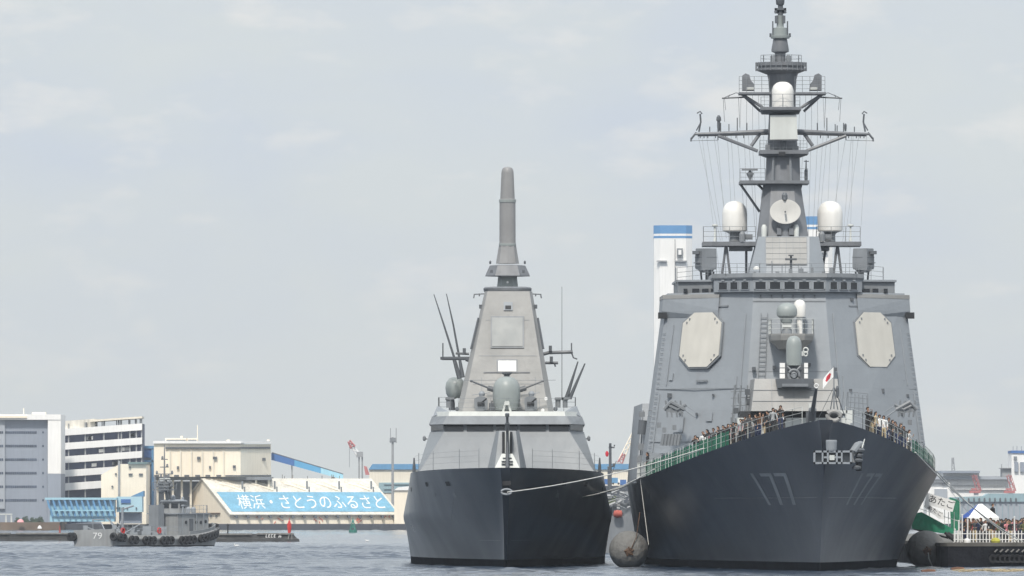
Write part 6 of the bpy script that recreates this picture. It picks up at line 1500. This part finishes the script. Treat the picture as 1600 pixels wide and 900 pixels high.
# the deck they park on
shore('truck_yard', 900, 759, 1012, 818.4, DF - 301, 120, 'farquay')
# ================================================================== TUG (left)
M['tuggrey'] = mat('tug_grey_paint', (.30, .31, .315), .55, .10, .6, .16, rust=.12)
DT0 = 1265.0; TH = R(35); tc_ = P(112, 856, DT0)
thd = Vector((math.sin(TH), math.cos(TH), 0)); trt = Vector((math.cos(TH), -math.sin(TH), 0))
to = tc_ + trt * 3.3; to.z = 0
def T(s, t, z): p = to + thd * s + trt * t; p.z = z; return p
tug = thing('tugboat', T(12, 0, 0), 'grey harbour tug numbered 79 ringed with black tyres, seen from its stern', 'tugboat')
LT = 22.6
def ht(s, z):
    x = s / LT; b = 3.3 * (1 - max(0, (x - .5) / .5) ** 2.6) ** .6 if x < 1 else 0
    return max(.15, b * (.86 + .14 * min(1, max(0, z) / 1.6)))
def zt_(s): x = s / LT; return 1.45 + 1.05 * max(0, (x - .5) / .5) ** 2 + .25 * max(0, 1 - s / 4)
rings = []
mb = MB(); st_ = np.linspace(0, LT, 22)
for sd in (-1, 1):
    g = [[T(s - (0 if s > 1 else .0) + max(0, z - .2) * (.35 if s > 20 else 0), sd * ht(s, z), z) for z in (-.6, .25, zt_(s) * .6, zt_(s) - .12, zt_(s) + (.0))] for s in st_]
    for i in range(len(st_) - 1):
        for j in range(4):
            mb.mi = 1 if j == 0 else 0; mb.add([g[i][j], g[i + 1][j], g[i + 1][j + 1], g[i][j + 1]], [[0, 1, 2, 3]])
    rings.append(g)
mb.mi = 0
for i in range(len(st_) - 1): mb.add([rings[0][i][3], rings[0][i + 1][3], rings[1][i + 1][3], rings[1][i][3]], [[0, 1, 2, 3]])
for i in (0, -1):
    for j in range(4): mb.add([rings[0][i][j], rings[0][i][j + 1], rings[1][i][j + 1], rings[1][i][j]], [[0, 1, 2, 3]])
th_ = mb.build('hull', None, tug, mats=[M['tuggrey'], M['boot']]); weld(th_)
mb = MB()
mb.loft([[T(-.12, t, z) for t, z in ((-2.75, .05), (2.75, .05), (3.0, 2.15), (-2.9, 2.0))], [T(.2, t, z) for t, z in ((-2.75, .05), (2.75, .05), (3.0, 2.15), (-2.9, 2.0))]]); tr_ = mb.build('transom', M['tuggrey'], tug)
lettering('79', lambda x, y: T(-.16, -.1 + 1.3 * x, 1.0 + .72 * y), 'hull_number', M['white'], tr_)
mb = MB(); ty = []
def tyre(s, t, z, out):
    m_ = MB(); c = T(s, t, z); o = (thd * out[0] + trt * out[1]).normalized(); m_.lathe(c + o * .18, [(.18, -.16), (.42, -.18), (.50, -.08), (.50, .08), (.42, .18), (.18, .16), (.18, -.16)], 16, o); return m_.build('tyre_fender', M['black'], tug, smooth=True)
for s in (.4, 1.1, 2.6, 3.4, 5.2, 6.0, 6.8, 8.6, 9.4, 10.2, 12.2, 13.0, 13.8, 14.6, 16.2, 17.0, 17.8, 18.6, 19.4, 20.2, 21.0, 21.7):
    sd = ht(s, 1); e = (ht(s + .2, 1) - ht(s - .2, 1)) / .4; tyre(s, sd + .12, zt_(s) - .62 + (.12 if s < 2 else 0), (-e, 1))
for t in (-3.15, -2.75, 3.05): tyre(-.25, t, 1.25, (-1, 0))
mb = MB(); mb.lathe(T(LT + .35, 0, 1.2), [(.3, 0), (.62, .1), (.7, .8), (.62, 1.5), (.3, 1.6)], 16); mb.build('bow_pudding', M['black'], tug, smooth=True)
mb = MB(); 
for s0, s1 in zip(st_[:-1], st_[1:]):
    if s0 > 13: mb.loft([[T(s0, ht(s0, 2) - .05, zt_(s0) - .1), T(s1, ht(s1, 2) - .05, zt_(s1) - .1), T(s1, ht(s1, 2) - .18, zt_(s1) - .1), T(s0, ht(s0, 2) - .18, zt_(s0) - .1)], [T(s0, ht(s0, 2), zt_(s0) + .35), T(s1, ht(s1, 2), zt_(s1) + .35), T(s1, ht(s1, 2) - .12, zt_(s1) + .35), T(s0, ht(s0, 2) - .12, zt_(s0) + .35)]])
mb.build('bulwark', M['tuggrey'], tug)
mb = MB(); mb.loft([[T(s, t, z) for s, t in ((13.2, -2.1), (13.2, 2.1), (19.4, 1.9), (20.8, .8), (20.8, -.8), (19.4, -1.9))] for z in (1.3, 3.95)]); tdh = mb.build('deckhouse', M['tuggrey'], tug)
for s, z in ((14.8, 2.9), (16.9, 2.9), (17.8, 2.9), (18.8, 3.0)):
    mb = MB(); mb.lathe(T(s, 2.06 - .035 * (s - 14.8), z), [(0, 0), (.2, 0), (.2, .06), (0, .06)], 12, trt); mb.build('porthole', M['recess_dark'], tdh)
mb = MB(); mb.loft([[T(15.5, 2.0, 1.5), T(16.2, 1.98, 1.5), T(16.2, 2.08, 1.5), T(15.5, 2.1, 1.5)], [T(15.5, 2.0, 3.3), T(16.2, 1.98, 3.3), T(16.2, 2.08, 3.3), T(15.5, 2.1, 3.3)]]); mb.build('side_door', M['grey_dark'], tdh)
oc = lambda r, z, s0=15.2: [T(s0 + r * math.cos(a) * 1.15, r * math.sin(a), z) for a in (math.pi / 8 + k * math.pi / 4 for k in range(8))]
mb = MB(); mb.loft([oc(1.42, 3.954), oc(1.34, 5.3)]); whl = mb.build('wheelhouse', M['tuggrey'], tug)
for k in range(8):
    a, b = oc(1.40, 4.55), oc(1.365, 5.1); mb = MB(); i, j = k, (k + 1) % 8
    cen = (a[i] + a[j]) / 2 - T(15.2, 0, 4.9); o = Vector((cen.x, cen.y, 0)).normalized() * .04
    mb.loft([[a[i].lerp(a[j], .14) + o * q, a[i].lerp(a[j], .86) + o * q, b[i].lerp(b[j], .86) + o * q, b[i].lerp(b[j], .14) + o * q] for q in (-1, 1)]); mb.build('wheelhouse_window', M['glass'], whl)
mb = MB(); mb.loft([oc(1.6, 5.304), oc(1.6, 5.42), oc(1.0, 5.55)]); mb.build('roof', M['grey'], whl)
mb = MB(); mb.loft([[T(s, t, z) for s, t in ((11.3, -.7), (11.3, .7), (12.4, .7), (12.4, -.7))] for z in (1.4, 4.9)]); mb.build('funnel', M['grey_mid'], tug)
for t in (-1.7, 1.7):
    mb = MB(); mb.tube([T(14.7, t, 3.9), T(14.7, t, 4.7)], .13, 8); mb.lathe(T(14.7, t, 4.7), [(.15, 0), (.24, .1), (.22, .22), (0, .25)], 10); mb.build('ventilator', M['grey'], tug)
mb = MB(); mb.tube([T(14.3, 0, 3.9), T(13.4, 0, 7.6), T(13.4, 0, 11.9)], .19, 7, r1=.05); mb.tube([T(14.6, .6, 3.9), T(13.4, .05, 8.4)], .09, 6)
for z, w_ in ((6.3, .8), (7.0, 1.1), (7.4, .9), (8.1, .7), (8.5, 1.2), (9.3, .6), (10.2, .45)): mb.tube([T(13.4, -w_, z), T(13.4, w_, z)], .06, 6)
for w_, z in ((-1.1, 8.5), (1.1, 8.5), (-.8, 7.4), (.8, 7.4), (.4, 9.3), (-.5, 8.1), (.6, 8.1), (-1., 7.), (1., 7.), (0, 6.4), (-.3, 10.2)): mb.lathe(T(13.4, w_, z), [(.12, 0), (.14, .1), (.1, .35), (0, .4)], 8)
tma = mb.build('mast', M['grey_mid'], tug)
mb = MB(); mb.tube([T(13.4, -.7, 7.9), T(13.4, .8, 7.95)], .1, 6); mb.build('radar_scanner', M['pale'], tma)
rr = random.Random(77)
for k in range(34):
    s, t = rr.uniform(.8, 11.6), rr.uniform(-2.4, 2.4); z = rr.uniform(.3, 1.2); mb = MB(); mb.box(T(s, t, 1.4) - Vector((.25, .25, 0)), T(s, t, 1.4) + Vector((.25, .25, z))); mb.build('deck_fitting', M['grey' if k % 3 else 'grey_dark'], tug)
for k in range(7):
    mb = MB(); mb.tube([T(rr.uniform(1, 7), rr.uniform(-2.5, 2.5), 1.4), T(rr.uniform(1, 7), rr.uniform(-2.5, 2.5), rr.uniform(2.2, 3.6))], .07, 5); mb.build('towing_stay', M['grey'], tug)
mb = MB(); mb.tube([T(3.2, 1.6, 1.4), T(3.2, 1.6, 4.6)], .14, 8); mb.tube([T(3.2, 1.6, 4.4), T(5.8, 1.2, 4.8)], .10, 6); mb.tube([T(2.2, -1.9, 1.5), T(2.2, -1.9, 3.2), T(4.2, -1.9, 3.2)], .1, 6); mb.build('towing_post', M['grey'], tug)
for s, t in ((2.3, 2.35), (9.0, 2.55)):
    mb = MB(); mb.lathe(T(s, t, 1.95), [(.24, -.07), (.38, -.05), (.38, .05), (.24, .07), (.24, -.07)], 14, trt); mb.build('life_ring', M['red'], tug)
mb = MB(); railing(mb, [T(14.3, 2.0, 3.97), T(19.3, 1.8, 3.97), T(20.6, .7, 3.97)], .9, .8, .025, 2); railing(mb, [T(.2, 3.0, 1.9), T(13.5, 3.0, 1.5)], .8, 1.0, .025, 2); mb.build('railing', M['grey'], tug)
for s, t, z, w_ in ((14.4, .6, 5.5, .2), (15.8, -.5, 5.5, .25), (16.0, .7, 5.5, .16), (14.0, -.8, 4, .35), (17.8, .9, 4, .3), (18.8, -.6, 4, .3)):
    mb = MB(); mb.lathe(T(s, t, z), [(w_, 0), (w_, w_ * 1.6), (w_ * .6, w_ * 2.2), (0, w_ * 2.4)], 10); mb.build('roof_fitting', M['grey'], tug)
mb = MB(); mb.loft([[T(s, t, z) for s, t in ((12.7, -1.2), (12.7, 1.2), (14.1, 1.2), (14.1, -1.2))] for z in (6.6, 6.72)]); railing(mb, [T(12.7, -1.2, 6.72), T(12.7, 1.2, 6.72), T(14.1, 1.2, 6.72)], .8, .6, .03, 2); mb.build('mast_platform', M['grey_mid'], tug)
for s in (14.0, 16.8, 18.2):
    mb = MB(); mb.tube([T(s, 2.14, 1.4), T(s, 2.1, 3.9)], .05, 5); mb.build('side_pipe', M['grey'], tdh)
mb = MB(); mb.loft([[T(s, t, z) for s, t in ((13.0, -2.25), (13.0, 2.25), (19.5, 2.05), (21, .9), (21, -.9), (19.5, -2.05))] for z in (3.83, 3.953)]); mb.build('deck_edge', M['grey'], tdh)
mb = MB(); mb.tube([T(21.2, .2, 1.9), T(21.2, .2, 2.9)], .3, 10); mb.tube([T(21.6, -.6, 2.6), T(21.6, .7, 2.6)], .18, 8); mb.build('bow_winch', M['grey_dark'], tug)

# ================================================================== PEOPLE
def body_mesh(pose):
    "one continuous skinned figure, 1.70 m, facing -Y; faces sorted into cloth, trousers, skin, shoes"
    J = {}; V = []; E = []; RD = []
    def j(n, p, r, par=None):
        J[n] = len(V); V.append(p); RD.append(r)
        if par: E.append((J[par], J[n]))
    lean = pose.get('lean', 0)
    f = lambda z: -lean * max(0, z - .92)
    j('pelvis', (0, 0, .92), (.145, .11)); j('waist', (0, f(1.08), 1.08), (.135, .10), 'pelvis'); j('chest', (0, f(1.28), 1.28), (.165, .115), 'waist'); j('collar', (0, f(1.41), 1.41), (.10, .075), 'chest')
    j('neck', (0, f(1.47) - .01, 1.475), (.052, .055), 'collar'); j('jaw', (0, f(1.53) - .03, 1.535), (.066, .082), 'neck'); j('brow', (0, f(1.61) - .03, 1.615), (.076, .096), 'jaw'); j('crown', (0, f(1.67) - .02, 1.675), (.055, .07), 'brow')
    j('nose', (0, f(1.575) - .13, 1.57), (.014, .016), 'brow')
    for s, n in ((-1, 'r'), (1, 'l')):
        sw = pose.get('step', 0) * s
        j('hip' + n, (s * .095, 0, .86), (.098, .105), 'pelvis'); j('knee' + n, (s * .10, -.02 - sw * .5, .48), (.064, .068), 'hip' + n); j('ankle' + n, (s * .10, .02 - sw, .09), (.042, .046), 'knee' + n); j('toe' + n, (s * .115, -.14 - sw, .04), (.042, .03), 'ankle' + n)
        j('shoulder' + n, (s * .19, f(1.38), 1.375), (.068, .072), 'chest')
        el, wr, hd = pose['arm' + n]
        j('elbow' + n, (s * el[0], el[1] + f(1.2), el[2]), (.050, .052), 'shoulder' + n); j('wrist' + n, (s * wr[0], wr[1] + f(1.2), wr[2]), (.034, .034), 'elbow' + n)
        j('palm' + n, (s * hd[0], hd[1] + f(1.2), hd[2]), (.036, .024), 'wrist' + n)
        d = (Vector(hd) - Vector(wr)).normalized()
        for q, (off, ln_) in enumerate(((-.028, .072), (-.010, .085), (.010, .08), (.028, .065))):
            p = Vector(hd) + d * ln_ + Vector((0, off, 0)) if abs(d.z) > .5 else Vector(hd) + d * ln_ + Vector((off, 0, 0))
            j(f'finger{q}{n}', (s * p.x, p.y + f(1.2), p.z - .012), (.0095, .0095), 'palm' + n)
        p = Vector(wr) + d * .03 + Vector((-.035, -.03, 0)); j('thumb' + n, (s * p.x, p.y + f(1.2), p.z), (.010, .010), 'wrist' + n)
    me = bpy.data.meshes.new('figure'); me.from_pydata(V, E, [])
    o = bpy.data.objects.new('figure', me); COL.objects.link(o)
    sk = o.modifiers.new('skin', 'SKIN'); sk.use_smooth_shade = True; sk.branch_smoothing = .6
    for k, r in enumerate(RD): me.skin_vertices[0].data[k].radius = r
    me.skin_vertices[0].data[0].use_root = True
    sb = o.modifiers.new('sub', 'SUBSURF'); sb.levels = 1; sb.render_levels = 1
    dg = bpy.context.evaluated_depsgraph_get(); dg.update()
    out = bpy.data.meshes.new_from_object(o.evaluated_get(dg)); bpy.data.objects.remove(o); bpy.data.meshes.remove(me)
    wr = {n: Vector((s * pose['arm' + n][1][0], pose['arm' + n][1][1] + f(1.2), pose['arm' + n][1][2])) for s, n in ((-1, 'r'), (1, 'l'))}
    idx = []
    for p in out.polygons:
        c = p.center; m_ = 0
        if c.z < .10: m_ = 3
        elif c.z < .90 and min((c - wr['r']).length, (c - wr['l']).length) > .16: m_ = 1
        if c.z > 1.475 - 0 and abs(c.x) < .12 and c.y - f(c.z) < .2 and c.z < 1.75 and min((c - wr['r']).length, (c - wr['l']).length) > .14: m_ = 2
        for n in 'rl':
            if (c - wr[n]).length < .15 and (c - wr[n]).dot(Vector(pose['arm' + n][2]) - Vector(pose['arm' + n][1])) * 1 > -.004 if n == 'l' else False: m_ = 2
        if min((c - wr['r'] - Vector((0, 0, 0))).length, (c - wr['l']).length) < .085: m_ = 2
        idx.append(m_)
    out.polygons.foreach_set('material_index', idx); out.polygons.foreach_set('use_smooth', [True] * len(idx))
    return out, f(1.62) - .03
POSES = [
    dict(armr=((.25, .03, 1.12), (.25, -.08, .88), (.245, -.11, .80)), arml=((.25, .03, 1.12), (.25, -.08, .88), (.245, -.11, .80))),
    dict(armr=((.26, -.06, 1.14), (.22, -.30, 1.10), (.20, -.37, 1.09)), arml=((.26, -.06, 1.14), (.22, -.30, 1.10), (.20, -.37, 1.09)), lean=.10),
    dict(armr=((.27, -.10, 1.20), (.13, -.30, 1.46), (.09, -.34, 1.52)), arml=((.27, -.10, 1.20), (.13, -.30, 1.46), (.09, -.34, 1.52))),
    dict(armr=((.25, .10, 1.13), (.23, .12, .90), (.225, .11, .82)), arml=((.25, -.10, 1.14), (.23, -.24, .95), (.22, -.29, .89)), step=.17),
    dict(armr=((.25, .03, 1.12), (.12, -.16, 1.06), (.06, -.20, 1.06)), arml=((.27, -.06, 1.16), (.16, -.26, 1.34), (.12, -.30, 1.40)), lean=.03)]
BODIES = [body_mesh(p) for p in POSES]
def hair_mesh(dy, long=False):
    mb = MB(); n = 14; rg = []
    for z, r, sy in ((1.735, .01, 0), (1.722, .055, .0), (1.69, .088, .005), (1.645, .101, .012), (1.60, .098, .030), (1.545, .085, .045)) + (((1.47, .085, .055), (1.40, .07, .065)) if long else ()):
        ring_ = []
        for k in range(n):
            t = 2 * math.pi * k / n; y = math.sin(t) * r * 1.12
            if z < 1.65: y = max(y, -.025 + .02 * (1.65 - z) * 10)
            ring_.append((math.cos(t) * r, y + sy + dy, z))
        rg.append(ring_)
    mb.loft(rg); return mb
CLOTH = {'black': (.018, .018, .02), 'navy blue': (.02, .03, .075), 'dark grey': (.06, .062, .065), 'white': (.70, .70, .69), 'beige': (.46, .37, .23), 'red': (.42, .035, .04), 'pink': (.66, .25, .28), 'olive green': (.10, .11, .05), 'light grey': (.33, .34, .35), 'brown': (.11, .06, .035), 'orange': (.62, .16, .04)}
CM = {k: mat(k.replace(' ', '_') + '_cloth', v, .85, .12, 4) for k, v in CLOTH.items()}
SKIN = [mat('fair_skin', (.48, .29, .20), .55, .05, 6), mat('tanned_skin', (.36, .205, .135), .55, .05, 6)]
HAIR = [mat('black_hair', (.012, .011, .011), .6, .2, 8), mat('brown_hair', (.045, .026, .016), .6, .2, 8)]
SHOE = CM['black']; TROU = ['black', 'black', 'navy blue', 'dark grey', 'dark grey', 'navy blue', 'beige']
hair_data = {}
def person(loc, rz, cloth, label, group, seed, scale=1.0):
    rr = random.Random(seed); b = rr.randrange(len(BODIES)); me, dy = BODIES[b]
    tro = rr.choice(TROU); sk_ = rr.choice(SKIN); hr = rr.choice(HAIR); lg = rr.random() < .35
    key = (b, cloth, tro, sk_.name)
    if key not in hair_data:
        m2 = me.copy(); m2.name = 'person'
        for q in (CM[cloth], CM[tro], sk_, SHOE): m2.materials.append(q)
        hair_data[key] = m2
    o = bpy.data.objects.new('person', hair_data[key]); COL.objects.link(o)
    o.location = loc; o.rotation_euler.z = rz; o.scale = (scale,) * 3; tag(o, label, 'person', group)
    hk = (b, lg, hr.name)
    if hk not in hair_data:
        h = hair_mesh(dy, lg).build('hair', hr, None, smooth=True); hair_data[hk] = h.data; bpy.data.objects.remove(h)
    h = bpy.data.objects.new('hair', hair_data[hk]); COL.objects.link(h); h.parent = o
    return o
ORD = ['first', 'second', 'third', 'fourth', 'fifth', 'sixth', 'seventh', 'eighth', 'ninth', 'tenth', 'eleventh', 'twelfth', 'thirteenth', 'fourteenth', 'fifteenth', 'sixteenth', 'seventeenth', 'eighteenth', 'nineteenth', 'twentieth']
def ordinal(n):
    if n <= 20: return ORD[n - 1]
    return 'twenty-' + ORD[n - 21] if n < 30 else 'thirtieth' if n == 30 else 'thirty-' + ORD[n - 31]
def crowd(spots, palette, where, group, seed, step=-1):
    rr = random.Random(seed); cnt = {}; q = []
    for u, loc, rz in sorted(spots, key=lambda a: a[0]):
        c = rr.choice(palette); cnt[c] = cnt.get(c, 0) + 1; q.append((loc, rz, c, cnt[c]))
    for k, (loc, rz, c, n) in enumerate(q):
        which = f'the only {c} one' if cnt[c] == 1 else f'{ordinal(n)} in {c} from left'
        person(loc, rz, c, f'person in {c} {where}, {which}', group, seed * 100 + k, rr.uniform(.90, 1.02))
rr = random.Random(1); spots = []
for k in range(64):
    u = 1090 + 136 * (k + rr.uniform(-.45, .45)) / 63; ins = .6 + (k % 4) * .6
    s = min(np.linspace(3, 34, 300), key=lambda s: abs(A(s, -(max(.2, halfA(s, zdA(s)) - ins)), 0).x - X(u, DA0 + s)))
    s += rr.uniform(0, .8)
    spots.append((u, A(s, -(max(.2, halfA(s, zdA(s)) - ins)), zdA(s) + .005), rr.uniform(-.8, .8) - .5))
crowd(spots, ['black', 'black', 'black', 'black', 'black', 'black', 'navy blue', 'dark grey', 'dark grey', 'dark grey', 'white', 'light grey', 'pink', 'brown'], "at the destroyer's left rail", 'visitors at the left bow rail', 21)
spots = []
for k in range(22):
    u = 1356 + 66 * (k + rr.uniform(-.45, .45)) / 21; ins = .6 + (k % 2) * .9
    s = min(np.linspace(3, 40, 300), key=lambda s: abs(A(s, halfA(s, zdA(s)) - ins, 0).x - X(u, DA0 + s)))
    spots.append((u, A(s, halfA(s, zdA(s)) - ins, zdA(s) + .005), rr.uniform(-.8, .8) + .4))
crowd(spots, ['black', 'black', 'dark grey', 'beige', 'beige', 'white', 'navy blue'], "at the destroyer's right rail", 'visitors at the right bow rail', 22)
spots = []
for k in range(46):
    u = 1503 + 105 * (k + rr.uniform(-.4, .4)) / 45; D = DFn + 1.6 + (k * 7 % 11) * 1.35
    if D > 773 and u < 1562 and D < 779: D += 6
    spots.append((u, Vector((X(u, D), D, zq0 + .004)), rr.uniform(-1.4, 1.4)))
crowd(spots, ['black', 'black', 'black', 'black', 'navy blue', 'dark grey', 'brown', 'white', 'red', 'pink', 'olive green'], 'in the quay crowd', 'people on the quay', 23)
p_ = person(A(58, -9.7, 6.25), -1.2, 'black', 'person in black standing alone at the destroyer side above the floating fender', None, 9)
p_ = person(T(20.4, .8, 2.2), .5, 'orange', 'person in an orange top standing on the bow of the tug', None, 12)
p_ = person(Vector((X(1551, 790), 790, Z(824, 790))), .9, 'black', 'person in black seen above the white tent roof, standing on a raised stand', None, 14)
mb = MB(); c = Vector((X(1551, 790), 790, 0)); 
for dx in (-.5, .5):
    for dy in (-.5, .5): mb.tube([(c.x + dx, 790 + dy, zq0), (c.x + dx, 790 + dy, Z(824, 790) - .06)], .05, 6)
mb.box((c.x - .6, 789.4, Z(824, 790) - .06), (c.x + .6, 790.6, Z(824, 790))); o = mb.build('raised_stand', M['steel'], None, loc=(c.x, 790, zq0)); tag(o, 'small grey raised stand behind the white tent', 'stand')
